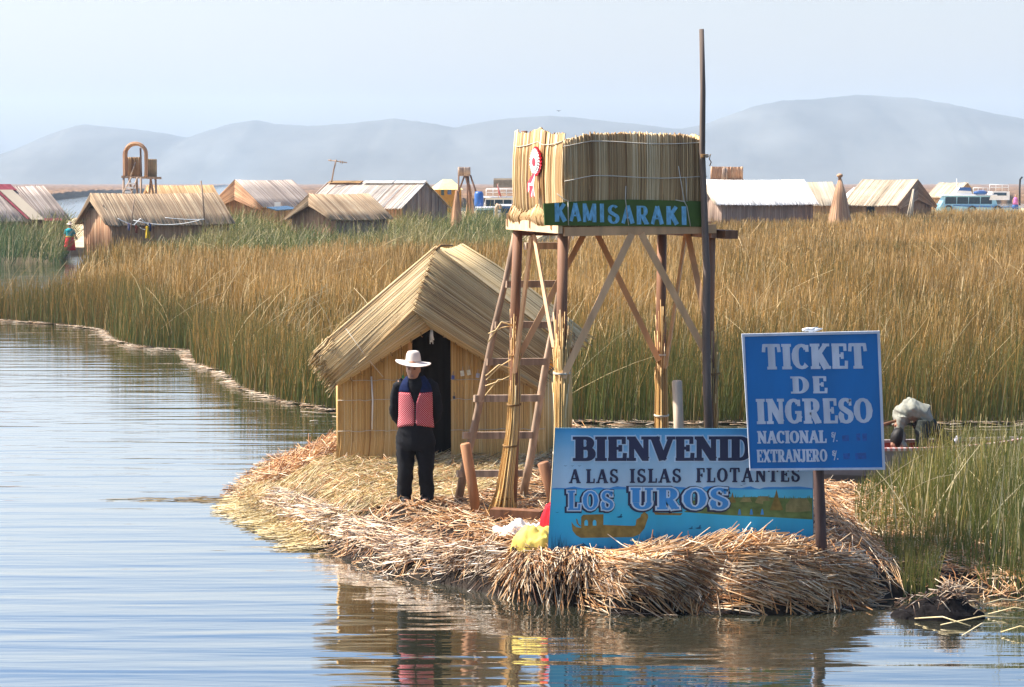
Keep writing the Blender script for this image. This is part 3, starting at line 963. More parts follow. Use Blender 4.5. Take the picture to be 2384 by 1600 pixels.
# ------------------------------------------------------------------ lookout tower
TZ = 3.50                                                # underside of its deck
TA, TB, TC, TD = [Vector((p.x, p.y, 0)) for p in (P(1206, 800, 21.5), P(1310, 800, 20.0), P(1540, 800, 21.95), P(1652, 800, 20.5))]
tw = thing("lookout_tower", ((TA.x + TD.x) / 2, (TA.y + TD.y) / 2, 0.43), "tall reed lookout tower on timber legs with a reed walled platform", "tower")
up = Vector((0, 0, 1))
feet = {'A': (TA, P(1168, 1200, 21.45)), 'B': (TB, P(1299, 1200, 19.95)), 'C': (TC, P(1542, 1100, 21.95)), 'D': (TD, P(1668, 1100, 20.55))}
for k, (tp, ft) in feet.items():
    f = Vector((tp.x * .55 + ft.x * .45, tp.y * .5 + ft.y * .5, 0.3)) if k == 'A' else Vector((tp.x, tp.y, 0.3))
    mb = MB()
    mb.tube([f, f.lerp(tp + up * TZ, .35) + Vector((.012, 0, 0)), f.lerp(tp + up * TZ, .7) - Vector((.01, 0, 0)), tp + up * (TZ + 0.02)], [0.062, 0.058, 0.055, 0.052], 9, 0.5)
    leg = mb.build("leg", M['red_wood'], tw, smooth=True)
# bundles of reeds tied round each leg
for k, hgt_, r0, r1, n in (('A', 2.25, 0.15, 0.055, 120), ('B', 2.35, 0.14, 0.07, 120), ('C', 2.35, 0.15, 0.06, 110), ('D', 2.1, 0.15, 0.075, 110)):
    tp, ft = feet[k]
    mb = MB()
    th = rng.uniform(0, 2 * np.pi, n)
    hh = rng.uniform(0.62, 1.0, n) * hgt_
    K = 7
    s = np.linspace(0, 1, K)
    z = 0.40 + hh[:, None] * s
    rr = np.interp(z - 0.4, [0, 0.10, 0.22, 0.9, 1.55, 1.75, 2.4], [r0 * 1.25, r0 * 0.9, r0 * 0.72, 0.075, r1, r1 * 0.95, r1 * 1.2])
    rr = rr * (0.6 + 0.4 * rng.random(n))[:, None] * (1 + 0.5 * (s > .9) * rng.random((n, 1)))
    cx = np.interp(z, [0.4, 1.4, TZ], [ft.x, tp.x * .72 + ft.x * .28, tp.x])
    cy = np.interp(z, [0.4, 1.4, TZ], [ft.y, tp.y * .72 + ft.y * .28, tp.y])
    path = np.stack([cx + np.cos(th)[:, None] * rr, cy + np.sin(th)[:, None] * rr, z], -1)
    mb.strands(path, rng.uniform(0.006, 0.010, n)[:, None] * np.linspace(1, 0.6, K), np.clip(rng.normal(0.55 if k != 'C' else 0.35, 0.25, n), 0, 1), 4)
    if k == 'A':                                         # a few bent ends
        for j in range(7):
            z_ = RR.uniform(1.9, 2.5)
            p = Vector((np.interp(z_, [0.4, TZ], [ft.x, tp.x]), ft.y - 0.05, z_))
            mb.tube([p, p + Vector((-.12, -.02, RR.uniform(-.1, .05))), p + Vector((-.26, -.05, RR.uniform(-.25, .0)))], 0.006, 4, 0.8)
    bun = mb.build("reed_bundle", M['cane'], tw)
    for zc in ((0.62, 1.18, 1.62, 2.15) if k == 'A' else (0.62, 1.3, 2.1) if k == 'B' else (1.45, 2.12) if k == 'C' else (1.35, 2.05)):
        c = Vector((np.interp(zc, [0.4, 1.4, TZ], [ft.x, tp.x * .72 + ft.x * .28, tp.x]), np.interp(zc, [0.4, 1.4, TZ], [ft.y, tp.y * .72 + ft.y * .28, tp.y]), zc))
        ra = np.interp(zc - 0.4, [0, 0.10, 0.22, 0.9, 1.55, 1.75, 2.4], [r0 * 1.25, r0 * 0.9, r0 * 0.72, 0.078, r1 + .012, r1 + .012, r1 * 1.2])
        mb = MB()
        mb.tube([c + Vector((math.cos(a) * ra, math.sin(a) * ra, 0.004 * a / 3 + 0.008 * math.sin(a))) for a in np.linspace(0, 4 * math.pi, 33)], 0.007, 5)
        mb.build("tie", M['brown_rope'] if k in 'AD' else M['rope'], bun)
# deck: edge beams and boards
e1, e2 = (TD - TB).normalized(), (TA - TB).normalized()
mb = MB()
mb.bar(TA + up * (TZ + .05) + e2 * 0.18 - e1 * 0.06, TB + up * (TZ + .05) - e2 * 0.10 - e1 * .06, 0.045, 0.11, up, 0.9)
for q_ in (0.02, 0.5, 0.93):
    p = (TA + e2 * 0.15).lerp(TB, q_) + up * (TZ + .10) - e1 * 0.065
    mb.box(p, (0.06, 0.05, 0.13), None, 0.85)
mb.build("edge_beam", M['raw_wood'], tw)
mb = MB()
mb.bar(TB + up * (TZ + .012) - e1 * 0.02 - e2 * 0.09, TD + up * (TZ + .03) + e1 * 0.02 - e2 * 0.09, 0.04, 0.09, up, 0.25)
mb.build("edge_beam", M['raw_wood'], tw)
mb = MB()
mb.bar(TC + up * (TZ - .02) + e1 * 0.25, TA + up * (TZ - .02), 0.05, 0.10, up, 0.4)
mb.bar(TC + up * (TZ - .015), TD + up * (TZ - .015) - e2 * .1, 0.05, 0.10, up, 0.4)
mb.build("edge_beam", M['red_wood'], tw)
mb = MB()
p = TD + e1 * 0.16 + up * (TZ - 0.03)
mb.box(p + e2 * 0.2, (0.14, 0.7, 0.085), Matrix.Rotation(math.atan2(e1.y, e1.x), 3, 'Z'), 0.2)
mb.build("deck_bearer", M['red_wood'], tw)
mb = MB()
for i in range(12):
    q0 = TB + e1 * 0.01 + e2 * (0.05 + i * 0.125)
    mb.bar(q0 + up * (TZ + .09), q0 + (TD - TB) + up * (TZ + .09), 0.11, 0.022, up, RR.random())
mb.build("deck", M['raw_wood'], tw)
# sawn diagonal braces, each one a plank
def braces(lst):
    for a, b, w, t in lst:
        mb = MB()
        a, b = Vector(a), Vector(b)
        nrm_ = Vector((0, -1, 0)) if abs((b - a).normalized().x) > 0.15 else Vector((1, -0.4, 0)).normalized()
        mb.bar(a, b, 0.055 * w, 0.03, nrm_, t)
        mb.build("brace", M['raw_wood'], tw)


def on(p, q, f, z):                                      # point between two legs at a height
    v = p.lerp(q, f)
    return Vector((v.x, v.y, z))


braces([
    (P(1310, 880, 19.93), P(1471, 545, 20.1), 1.25, 0.45),       # front face, left
    (P(1493, 545, 20.12), P(1650, 835, 20.42), 1.25, 0.45),      # front face, right
    (P(1388, 540, 21.85), P(1534, 840, 21.9), 1.15, 0.2),        # back face
    (P(1362, 540, 21.75), P(1206, 835, 21.5), 1.15, 0.25),       # back face, left
    (P(1238, 550, 21.1), P(1198, 868, 21.4), 1.2, 0.55),         # left face
    (P(1244, 550, 21.0), P(1290, 812, 20.2), 1.2, 0.6),          # left face
    (P(1597, 540, 21.1), P(1550, 855, 21.8), 1.1, 0.3),          # right face
    (P(1600, 540, 21.0), P(1646, 760, 20.6), 1.1, 0.3)])         # right face
# reed walls round the deck
WT = 4.47


def panel(p0, p1, z0, z1, wav, ph, n, topf=None):
    p0, p1 = np.array(p0), np.array(p1)
    nn = np.array(((p1 - p0)[1], -(p1 - p0)[0], 0)); nn = nn / np.linalg.norm(nn)

    def f(u, v):
        u_ = u[..., None]
        p = p0 + (p1 - p0) * u_
        p = p + nn * (wav * np.sin(u_ * ph + 0.5) + 0.05 * np.sin(v[..., None] * 3.14) * 0.6)
        zt = z1(u) if callable(z1) else z1
        zz = z0 + (zt - z0) * v
        return np.concatenate([p[..., :2], zz[..., None]], -1)
    return f


zb = TZ + 0.06
o1 = -e2 * 0.07
mb = MB()
mat_strands(mb, 150, panel(TB + o1 - e1 * 0.03, TD + o1 - e1 * 0.11, zb, lambda u: WT - 0.02 + 0.03 * np.sin(u * 3.1) - 0.07 * np.clip(1 - u * 7, 0, 1) - 0.05 * np.clip(u * 9 - 8, 0, 1), 0.012, 9, 1), 0.0078, 5, 1.2, (0.01, 0.012), clump=5, amp=.26)
mb.build("reed_wall", M['brown_thatch'], tw)
mb = MB()
mat_strands(mb, 130, panel(TA - e1 * 0.0 + e2 * 0.02, TB - e1 * 0.035 - e2 * 0.06, zb, lambda u: WT + 0.07 - 0.05 * u - 0.03 * np.sin(u * 9), 0.034, 10.5, 1), 0.0085, 5, 1.1, (0.012, 0.01), clump=4, amp=.3)
mat_strands(mb, 60, panel(TA - e1 * 0.055 + e2 * 0.04, TB - e1 * 0.075 + e2 * 0.05, zb - 0.0, lambda u: zb + 0.15 + 0.03 * np.sin(u * 9 + 2), 0.012, 10.5, 1), 0.0085, 3, 0.9, (0.0, 0.14), clump=4, amp=.3)
mb.build("reed_wall", M['tower_cane'], tw)
mb = MB()
mat_strands(mb, 110, panel(TC + e2 * 0.03 - e1 * .09, TA + e2 * 0.03 + e1 * .02, zb, lambda u: WT + 0.0 + 0.02 * np.sin(u * 8), 0.02, 8, 1), 0.0095, 4, 0.8, (0.01, 0.012))
mb.build("reed_wall", M['cane'], tw)
mb = MB()
mat_strands(mb, 110, panel(TD - e1 * 0.12, TC - e1 * 0.10, zb, lambda u: WT - 0.02 + 0.02 * np.sin(u * 8), 0.02, 8, 1), 0.0095, 4, 0.8, (0.01, 0.012))
mb.build("reed_wall", M['cane'], tw)
for tp in (TA, TB, TC, TD):                              # corner uprights inside the walls
    mb = MB()
    c = tp + ((TA + TD) / 2 - tp) * 0.02
    c = c + (e1 * -.16 if tp in (TC, TD) else e1 * .05)
    mb.tube([c + up * (TZ + .1), c + up * (WT + (0.07 if tp is TA else -0.05))], 0.035, 8, 0.5)
    mb.build("corner_post", M['red_wood'], tw)
mb = MB()
for z_ in (WT - 0.08, TZ + 0.55):
    w = np.linspace(-0.02, 1, 22)
    p = np.array([(TB + o1).lerp(TD + o1 - e1 * .1, k) - e2 * (0.035 if z_ > WT - .2 else 0.075) for k in w])
    p[:, 2] = z_ + 0.012 * np.sin(w * 7) - 0.04 * np.clip(1 - w * 6, 0, 1)
    mb.tube(p, 0.0048, 5)
    w = np.linspace(0, 1, 24)
    p = np.array([(TA + e2 * .02).lerp(TB - e1 * 0.035 - e2 * .06, k) - e1 * (0.024 + 0.034 * math.sin(k * 10.5 + .5)) for k in w])
    p[:, 2] = z_ + 0.0 - 0.02 * np.sin(w * 10)
    mb.tube(p, 0.005, 5)
mb.build("binding_cord", M['rope'], tw)

# ------------------------------------------------------------------ tall pole in front of the tower
mb = MB()
pb, pt = P(1652, 1130, 20.30), P(1632, 68, 20.30)
cen = [pb.lerp(pt, k) for k in np.linspace(-0.06, 1, 9)]
for i, c in enumerate(cen): c.x += 0.012 * math.sin(i * 1.9)
mb.tube(cen, np.linspace(0.049, 0.024, 9), 10, 0.35)
pole = thing("flag_pole", (pb.x, pb.y, 0.43), "very tall slender dark wooden pole rising above the lookout tower", "pole")
mb.build("mast", tint_mat("dark_pole_timber", [(0.115, 0.082, 0.065), (0.20, 0.155, 0.125)], 0.75, 0.25, (16, 16, 1.2), 0.5, 0, 0.5), pole, smooth=True)
mb = MB()
k0 = P(1640, 366, 20.25)
for j in range(3):
    mb.tube([k0 + Vector((math.cos(a) * .036, math.sin(a) * .036, j * .012)) for a in np.linspace(0, 6.3, 13)], 0.005, 5)
mb.tube([k0 + Vector((.03, -.03, 0)), k0 + Vector((.06, -.03, .03)), k0 + Vector((.045, -.03, -.02)), k0 + Vector((.065, -.03, -.05)), k0 + Vector((.05, -.03, -.09))], 0.006, 5)
mb.build("lashing", M['brown_rope'], pole)

# ------------------------------------------------------------------ ladder
lad = thing("wooden_ladder", (-0.2, 22.5, 0.42), "rough wooden ladder leaning against the lookout tower", "ladder")
l0, l1 = P(1066, 1170, 22.35), P(1199, 545, 21.85)
r0, r1 = P(1218, 1156, 22.75), P(1325, 545, 22.15)
for a, b, t in ((l0, l1, .35), (r0, r1, .6)):
    mb = MB()
    c = [a.lerp(b, k) for k in np.linspace(-0.01, 1.0, 7)]
    for i, q_ in enumerate(c): q_.x += 0.008 * math.sin(i * 2.1 + t * 9)
    mb.tube(c, np.linspace(0.052, 0.032, 7), 8, t)
    mb.build("rail", M['grey_wood'], lad, smooth=True)
for py, x0, x1 in ((1103, 1064, 1215), (1014, 1078, 1238), (928, 1104, 1256), (843, 1133, 1268), (757, 1152, 1285), (662, 1178, 1300), (573, 1222, 1322)):
    k = (1170 - py) / (1170 - 545)
    ya, yb = l0.y + (l1.y - l0.y) * k - 0.05, r0.y + (r1.y - r0.y) * k - 0.05
    mb = MB()
    mb.bar(P(x0, py, ya), P(x1, py - 1, yb), 0.05, 0.075, up, RR.uniform(0.3, 0.8))
    mb.build("rung", M['grey_wood'], lad)

# ------------------------------------------------------------------ stakes and boards in the reeds
def stake(a, b, r, mat, lab, t=0.5):
    mb = MB()
    a, b = Vector(a), Vector(b)
    mb.tube([a, a.lerp(b, .5) + Vector((.006, 0, 0)), b - (b - a).normalized() * .012, b], [r, r * 1.03, r * 1.05, r * 0.85], 9, t)
    return tag(mb.build("wooden_stake", mat, None, (a.x, a.y, 0.43)), lab, "stake")


stake(P(1110, 1202, 21.5), P(1083, 1032, 21.5), 0.055, M['red_wood'], "thick reddish stake leaning in front of the ladder foot", 0.9)
stake(P(1292, 1180, 20.6), P(1264, 1076, 20.6), 0.06, M['red_wood'], "short leaning brown stake just left of the welcome board", 0.6)
stake(P(1582, 1120, 20.2), P(1576, 886, 20.2), 0.05, M['grey_wood'], "pale grey square topped stake standing behind the welcome board", 0.9)
mb = MB()
mb.bar(P(1145, 1194, 21.15), P(1262, 1200, 21.0), 0.16, 0.10, up, 0.3)
tag(mb.build("timber_block", M['red_wood'], None, (0, 21.1, 0.43)), "dark timber plank lying at the foot of the tower leg", "plank")
# ================================================================== LETTERING
def ln(x0, y0, x1, y1, t, d=0.0):
    dx, dy = x1 - x0, y1 - y0
    L = math.hypot(dx, dy)
    dx, dy = dx / L, dy / L
    h = t / 2 + d
    x0, y0, x1, y1 = x0 - dx * d, y0 - dy * d, x1 + dx * d, y1 + dy * d
    return [(x0 - dy * h, y0 + dx * h), (x0 + dy * h, y0 - dx * h), (x1 + dy * h, y1 - dx * h), (x1 - dy * h, y1 + dx * h)]


def arc(cx, cy, rx, ry, a0, a1, tx, ty, d=0.0, n=14):
    """elliptic stroke; tx = thickness where it runs vertical, ty = where it runs flat"""
    e = math.degrees(d / max(rx, ry)) if abs(a1 - a0) < 359 else 0
    sg = 1 if a1 > a0 else -1
    A = np.radians(np.linspace(a0 - sg * e, a1 + sg * e, n))
    t = np.sqrt((tx / 2 * np.cos(A)) ** 2 + (ty / 2 * np.sin(A)) ** 2) + d
    o = [(cx + (rx + k) * math.cos(a), cy + (ry + k) * math.sin(a)) for a, k in zip(A, t)]
    i = [(cx + (rx - k) * math.cos(a), cy + (ry - k) * math.sin(a)) for a, k in zip(A, t)]
    return [q for k in range(n - 1) for q in ([o[k], o[k + 1], i[k + 1], i[k]],)]


def glyph(ch, serif=True, T=0.21, t=0.11, d=0.0):
    """-> (width, list of outlines); cap height 1"""
    S_, w = [], 0.7
    L = lambda *a: S_.append(ln(*a, d=d))
    Ar = lambda *a: S_.extend(arc(*a, d=d))
    sf = lambda x, y, l=0.36: L(x - l / 2, y, x + l / 2, y, 0.09) if serif else None
    b, tp = 0.045, 0.955
    if ch == 'A':
        w = 0.84; L(0.42, 0.98, 0.13, 0.02, t); L(0.42, 0.98, 0.69, 0.02, T); L(0.24, 0.33, 0.6, 0.33, 0.09); sf(0.12, b, .26); sf(0.70, b, .32)
    elif ch == 'B':
        w = 0.74; L(.2, 0, .2, 1, T); sf(.17, b); sf(.17, tp); L(.2, tp, .42, tp, .09); L(.2, .52, .42, .52, .09); L(.2, b, .42, b, .09)
        Ar(.40, .74, .17, .215, -90, 90, T, .09); Ar(.42, .285, .2, .24, -90, 90, T, .09)
    elif ch == 'C':
        w = 0.70; Ar(.38, .5, .26, .45, 48, 312, T, .10); L(.60, .70, .60, .95, .11)
    elif ch == 'D':
        w = 0.78; L(.2, 0, .2, 1, T); sf(.17, b); sf(.17, tp); L(.2, tp, .36, tp, .09); L(.2, b, .36, b, .09); Ar(.34, .5, .31, .455, -90, 90, T, .09)
    elif ch == 'E':
        w = 0.68; L(.2, 0, .2, 1, T); L(.06, tp, .58, tp, .09); L(.06, b, .6, b, .09); L(.2, .52, .46, .52, .09)
        if serif: L(.58, .72, .58, .99, .1); L(.60, .0, .62, .3, .1); L(.46, .4, .46, .64, .09)
    elif ch == 'F':
        w = 0.64; L(.2, 0, .2, 1, T); L(.06, tp, .58, tp, .09); L(.2, .5, .44, .5, .09); sf(.2, b)
        if serif: L(.58, .70, .58, .99, .1); L(.44, .38, .44, .62, .09)
    elif ch == 'G':
        w = 0.76; Ar(.38, .5, .26, .45, 50, 335, T, .10); L(.60, .72, .60, .95, .11); L(.60, .08, .60, .46, .18); L(.44, .45, .70, .45, .09)
    elif ch == 'I':
        w = 0.40; L(.2, 0, .2, 1, T); sf(.2, b); sf(.2, tp)
    elif ch == 'J':
        w = 0.54; L(.34, .2, .34, 1, T); sf(.34, tp); Ar(.19, .22, .15, .19, 180, 360, T, .10)
    elif ch == 'K':
        w = 0.80; L(.2, 0, .2, 1, T); L(.22, .42, .62, .97, t); L(.34, .58, .64, .02, T); sf(.2, b); sf(.2, tp); sf(.64, tp, .26); sf(.66, b, .28)
    elif ch == 'L':
        w = 0.64; L(.2, 0, .2, 1, T); sf(.2, tp); L(.04, b, .58, b, .09)
        if serif: L(.58, .0, .60, .32, .1)
    elif ch == 'M':
        w = 1.0; L(.17, 0, .17, 1, t); L(.80, 0, .80, 1, T); L(.19, .97, .49, .1, T * .9); L(.49, .1, .78, .97, t); sf(.15, b, .26); sf(.82, b, .32)
    elif ch == 'N':
        w = 0.82; L(.17, 0, .17, 1, t); L(.66, 0, .66, 1, t); L(.18, .95, .65, .06, T); sf(.16, b, .28); sf(.66, tp, .28); sf(.13, tp, .2)
    elif ch == 'O':
        w = 0.80; Ar(.40, .5, .28, .45, 0, 360, T, .10)
    elif ch == 'R':
        w = 0.80; L(.2, 0, .2, 1, T); sf(.19, b); sf(.17, tp); L(.2, tp, .42, tp, .09); L(.2, .48, .42, .48, .09); Ar(.40, .715, .18, .238, -90, 90, T, .09); L(.40, .48, .62, .04, T); L(.6, b, .76, b + .02, .09)
    elif ch == 'S':
        w = 0.66; Ar(.33, .735, .2, .22, 35, 262, T * .8, .11); Ar(.33, .275, .215, .235, -215 + 360 - 360, 85, T * .85, .11); L(.2, .60, .48, .42, T * .75)
        if serif: L(.53, .72, .53, .97, .09); L(.12, .03, .12, .28, .09)
    elif ch == 'T':
        w = 0.76; L(.38, 0, .38, 1, T); L(.08, tp, .68, tp, .10); sf(.38, b)
        if serif: L(.07, .70, .10, .99, .11); L(.69, .70, .66, .99, .11)
    elif ch == 'U':
        w = 0.80; L(.19, .32, .19, 1, T); L(.63, .3, .63, 1, t); Ar(.41, .31, .22, .26, 180, 360, T * .85, .11); sf(.18, tp, .34); sf(.63, tp, .28)
    elif ch == 'V':
        w = 0.82; L(.13, .98, .42, .03, T); L(.70, .98, .42, .03, t); sf(.14, tp, .32); sf(.70, tp, .26)
    elif ch == 'X':
        w = 0.80; L(.16, .98, .64, .02, T); L(.64, .98, .16, .02, t); sf(.16, tp, .3); sf(.66, tp, .24); sf(.15, b, .24); sf(.66, b, .3)
    elif ch == '/':
        w = 0.40; L(.04, -.12, .36, 1.0, .09)
    elif ch == '.':
        w = 0.22; L(.1, -.04, .1, .07, .12)
    elif ch == ' ':
        w = 0.55
    return w, S_


def text(s, F, org, width, height, slant=(0.0, 0.0), d=0.0, off=0.002, thick=0.0016, serif=True, T=0.21, t=0.11, gap=0.0, mb=None, tint=0.5):
    """F maps board pixels to a point on the board's face; org = left end of the baseline; slant = (x per px down, y per px right)"""
    ws = [glyph(c, serif)[0] + gap for c in s]
    kx = width / (sum(ws) - gap)
    mb = mb or MB()
    x = 0.0
    j = 0
    for c, w in zip(s, ws):
        for poly in glyph(c, serif, T * height / kx if False else T, t, d)[1]:
            pts = []
            for (gx, gy) in poly:
                X = (x + gx) * kx
                Yu = gy * height
                pts.append((org[0] + X - slant[0] * Yu, org[1] - Yu + slant[1] * X))
            zz = off + 0.00012 * (j % 9)
            a_ = [F(px, py, off - 0.004) for px, py in pts]
            b_ = [F(px, py, zz + thick) for px, py in pts]
            n = len(pts)
            ar = sum(pts[i][0] * pts[(i + 1) % n][1] - pts[(i + 1) % n][0] * pts[i][1] for i in range(n))
            f = [tuple(range(n, 2 * n))] + [(i, (i + 1) % n, n + (i + 1) % n, n + i) for i in range(n)]
            if ar > 0: f = [k_[::-1] for k_ in f]
            mb.raw(a_ + b_, f, tint)
            j += 1
        x += w
    return mb


def flat(mb, F, pts, off, t=0.5, thick=0.0008):
    a_ = [F(x, y, off - 0.003) for x, y in pts]
    b_ = [F(x, y, off + thick) for x, y in pts]
    n = len(pts)
    ar = sum(pts[i][0] * pts[(i + 1) % n][1] - pts[(i + 1) % n][0] * pts[i][1] for i in range(n))
    f = [tuple(range(n, 2 * n))] + [(i, (i + 1) % n, n + (i + 1) % n, n + i) for i in range(n)]
    if ar > 0: f = [k_[::-1] for k_ in f]
    return mb.raw(a_ + b_, f, t)


def slab(F, pts, depth):
    """board outline with its thickness behind the face"""
    mb = MB()
    n = len(pts)
    v = [F(x, y, 0) for x, y in pts] + [F(x, y, -depth) for x, y in pts]
    return mb.raw(v, [tuple(range(n))[::-1], tuple(range(n, 2 * n))] + [(i, (i + 1) % n, n + (i + 1) % n, n + i) for i in range(n)])


# ------------------------------------------------------------------ green name board on the tower
def FK(x, y, o=0.0):
    px, py = 1180 + x / 4.494, 280 + y / 4.494
    k = (px - 1310) / (1652 - 1310)
    yy = 20.0 + k * 0.5
    n = Vector((e1.y, -e1.x, 0))
    return P(px, py, yy - 0.135) + n * o


M['green_paint'] = plain("green_board_paint", (0.055, 0.10, 0.014), 0.6, 0.3, 0.25, (5, 5, 5))
M['light_blue'] = plain("light_blue_lettering", (0.20, 0.47, 0.66), 0.6, 0.3, 0.3, (40, 40, 20))
nb = thing("name_board", FK(1220, 980), "long green board lettered KAMISARAKI hung across the tower", "sign")
mb = slab(FK, [(385, 872), (398, 1102), (1260, 1108), (2050, 1116), (2040, 848), (1640, 838), (1240, 830), (860, 842)], 0.02)
mb.build("panel", M['green_paint'], nb)
mb = MB()
for c, x, w, bl in (('K', 488, 150, 1062), ('A', 650, 135, 1060), ('M', 785, 165, 1066), ('I', 962, 68, 1068), ('S', 1052, 130, 1082), ('A', 1192, 150, 1084), ('R', 1345, 150, 1090), ('A', 1500, 148, 1092), ('K', 1655, 155, 1094), ('I', 1815, 80, 1096)):
    text(c, FK, (x, bl), w, 195, (0.02, 0.01), 0.0, serif=False, T=0.24, t=0.20, mb=mb, tint=RR.random())
mb.build("lettering", M['light_blue'], nb)
for pts in ([(636, 842), (640, 1100)], [(520, 770), (600, 835), (636, 842)], [(1240, 690), (1236, 835), (1268, 1098)], [(1790, 480), (1850, 850), (1880, 905), (1915, 1110)], [(1760, 835), (1862, 855)], [(1868, 600), (1878, 850)]):
    mb = MB()
    mb.tube([FK(x, y, 0.012) for x, y in pts], 0.005, 5)
    mb.build("hanging_string", M['rope'], nb)

# ------------------------------------------------------------------ rosette on the reed wall
M['red_cloth'] = plain("red_satin", (0.72, 0.02, 0.045), 0.45, 0.4, 0.15)
M['white_cloth'] = plain("white_satin", (0.85, 0.83, 0.82), 0.45, 0.4, 0.1)
rc = P(1252.5, 376, 20.75)
_k = (Vector((TA.x, TA.y, 0)).lerp(TB, 0.68) - e1 * 0.125)
rc = Vector((_k.x, _k.y, P(1252, 376, _k.y).z))
ros = thing("rosette", rc, "red and white ribbon rosette pinned to the reed wall of the tower", "rosette")
ex = (-e2 * 0.99 + e1 * 0.09).normalized()


def disc(name, r, c0, mat, pleat, t0):
    mb = MB()
    n = 48
    pts = [c0]
    for i in range(n):
        a = 2 * math.pi * i / n
        rr = r * (1 + (0.02 if i % 2 else -0.02))
        pts.append(c0 + ex * math.cos(a) * rr + up * math.sin(a) * rr - e1 * (pleat if i % 2 else 0))
    mb.raw(pts, [(0, 1 + i, 1 + (i + 1) % n) for i in range(n)], 0.5)
    b2 = [p + e1 * 0.006 for p in pts]
    mb.raw(b2, [(0, 1 + (i + 1) % n, 1 + i) for i in range(n)], 0.5)
    return mb.build(name, mat, ros)


disc("ruffle", 0.148, rc, M['red_cloth'], 0.014, 0)
mb = MB()
for i in range(24):
    a = 2 * math.pi * i / 24
    a1, a2 = a - 0.075, a + 0.075
    mb.raw([rc - e1 * 0.02 + ex * math.cos(q_) * r_ + up * math.sin(q_) * r_ for q_, r_ in ((a1, .07), (a2, .07), (a2, .132), (a1, .132))], [(0, 1, 2, 3)])
mb.build("pleat_stripes", M['white_cloth'], ros)["kind"] = "stuff"
disc("inner_disc", 0.092, rc - e1 * 0.024, M['white_cloth'], 0.003, 0)
disc("centre_badge", 0.042, rc - e1 * 0.03 - up * .005, M['red_cloth'], 0.0, 0)
for dx, dz, m_ in ((-0.115, -0.31, 'red_cloth'), (-0.075, -0.315, 'white_cloth'), (-0.02, -0.37, 'red_cloth'), (0.02, -0.36, 'white_cloth')):
    mb = MB()
    s0 = rc - e1 * 0.025 - up * 0.12
    s1 = rc - e1 * 0.04 + ex * dx * 0.9 + up * dz
    wv = ex * 0.05
    mid = s0.lerp(s1, .5) - e1 * 0.02
    mb.raw([s0 - wv * .6, s0 + wv * .6, mid + wv, mid - wv, s1 + wv, s1 - wv, s1 + up * .03], [(0, 1, 2, 3), (3, 2, 4, 6, 5)])
    mb.build("ribbon_tail", M[m_], ros)

# ------------------------------------------------------------------ welcome board
YW = 19.28


def FW(x, y, o=0.0):
    return P(1180 + x / 3.075, 980 + y / 3.075, YW) + Vector((0, -o, 0))


wb = thing("welcome_board", FW(1250, 960), "wide painted blue welcome board reading BIENVENIDOS A LAS ISLAS FLOTANTES LOS UROS", "sign")
M['board_back'] = plain("plywood_edge", (0.10, 0.25, 0.36), 0.7, 0.2, 0.3)
slab(FW, [(345, 52), (288, 985), (2195, 1000), (2195, 58)], 0.02).build("panel", M['board_back'], wb)
M['board_paint'] = tint_mat("painted_lake_scene", [(0.012, 0.20, 0.44), (0.015, 0.31, 0.58), (0.03, 0.42, 0.66), (0.11, 0.52, 0.73), (0.42, 0.60, 0.74), (0.36, 0.58, 0.74), (0.16, 0.44, 0.68), (0.04, 0.30, 0.58)], 0.5, 0.4, (2.5, 2.5, 1.0), 0.18)
mb = MB()
rowsy = [(60, 1.0), (100, .92), (200, .80), (330, .70), (430, .60), (488, .56), (490, .40), (560, .37), (680, .28), (800, .16), (900, .08), (980, .0)]
pts, tt = [], []
for y, tv in rowsy:
    k = (y - 52) / (985 - 52)
    pts += [tuple(FW(345 - 57 * k + 4, y, .0015)), tuple(FW(2190, y, .0015))]
    tt += [tv, tv]
mb.grid(np.array(pts), np.array([[2 * i + 2, 2 * i + 3, 2 * i + 1, 2 * i] for i in range(len(rowsy) - 1)]), np.array(tt))
mb.build("painted_background", M['board_paint'], wb)
M['navy'] = plain("navy_lettering", (0.012, 0.018, 0.055), 0.5, 0.3, 0.2)
M['halo'] = plain("pale_lettering_outline", (0.50, 0.66, 0.80), 0.5, 0.3, 0.15)
M['letter_blue'] = plain("blue_lettering", (0.05, 0.27, 0.62), 0.5, 0.3, 0.15)
M['ochre'] = plain("ochre_paint", (0.22, 0.16, 0.045), 0.6, 0.2, 0.35, (12, 12, 12))
M['marsh_green'] = plain("painted_marsh", (0.13, 0.19, 0.06), 0.6, 0.2, 0.4, (9, 9, 14))
M['deep_blue'] = plain("painted_reeds", (0.012, 0.09, 0.18), 0.6, 0.2, 0.3)
# painted scenery
mb = MB()
xs = np.linspace(325, 2188, 60)
top = 478 + 10 * vnoise(xs / 60, xs * 0, 3) - 6 * np.exp(-((xs - 2050) / 90) ** 2)
for i in range(59):
    flat(mb, FW, [(xs[i], 491), (xs[i + 1], 491), (xs[i + 1], top[i + 1]), (xs[i], top[i])], 0.002)
mb.build("painted_hills", M['letter_blue'], wb)["kind"] = "stuff"
mb = MB()
flat(mb, FW, [(1265, 652), (1290, 640), (1290, 575), (1340, 568), (1450, 556), (1590, 548), (1760, 545), (1900, 548), (2000, 555), (2188, 552), (2188, 706), (1900, 690), (1600, 676), (1400, 662)], 0.0018)
for x in np.linspace(1290, 2180, 70):
    y = 562 + 6 * math.sin(x * .11)
    flat(mb, FW, [(x - 5, y), (x + 5, y), (x + RR.uniform(-6, 6), y - RR.uniform(10, 34))], 0.002)
mb.build("painted_island", M['marsh_green'], wb)["kind"] = "stuff"
mb = MB()
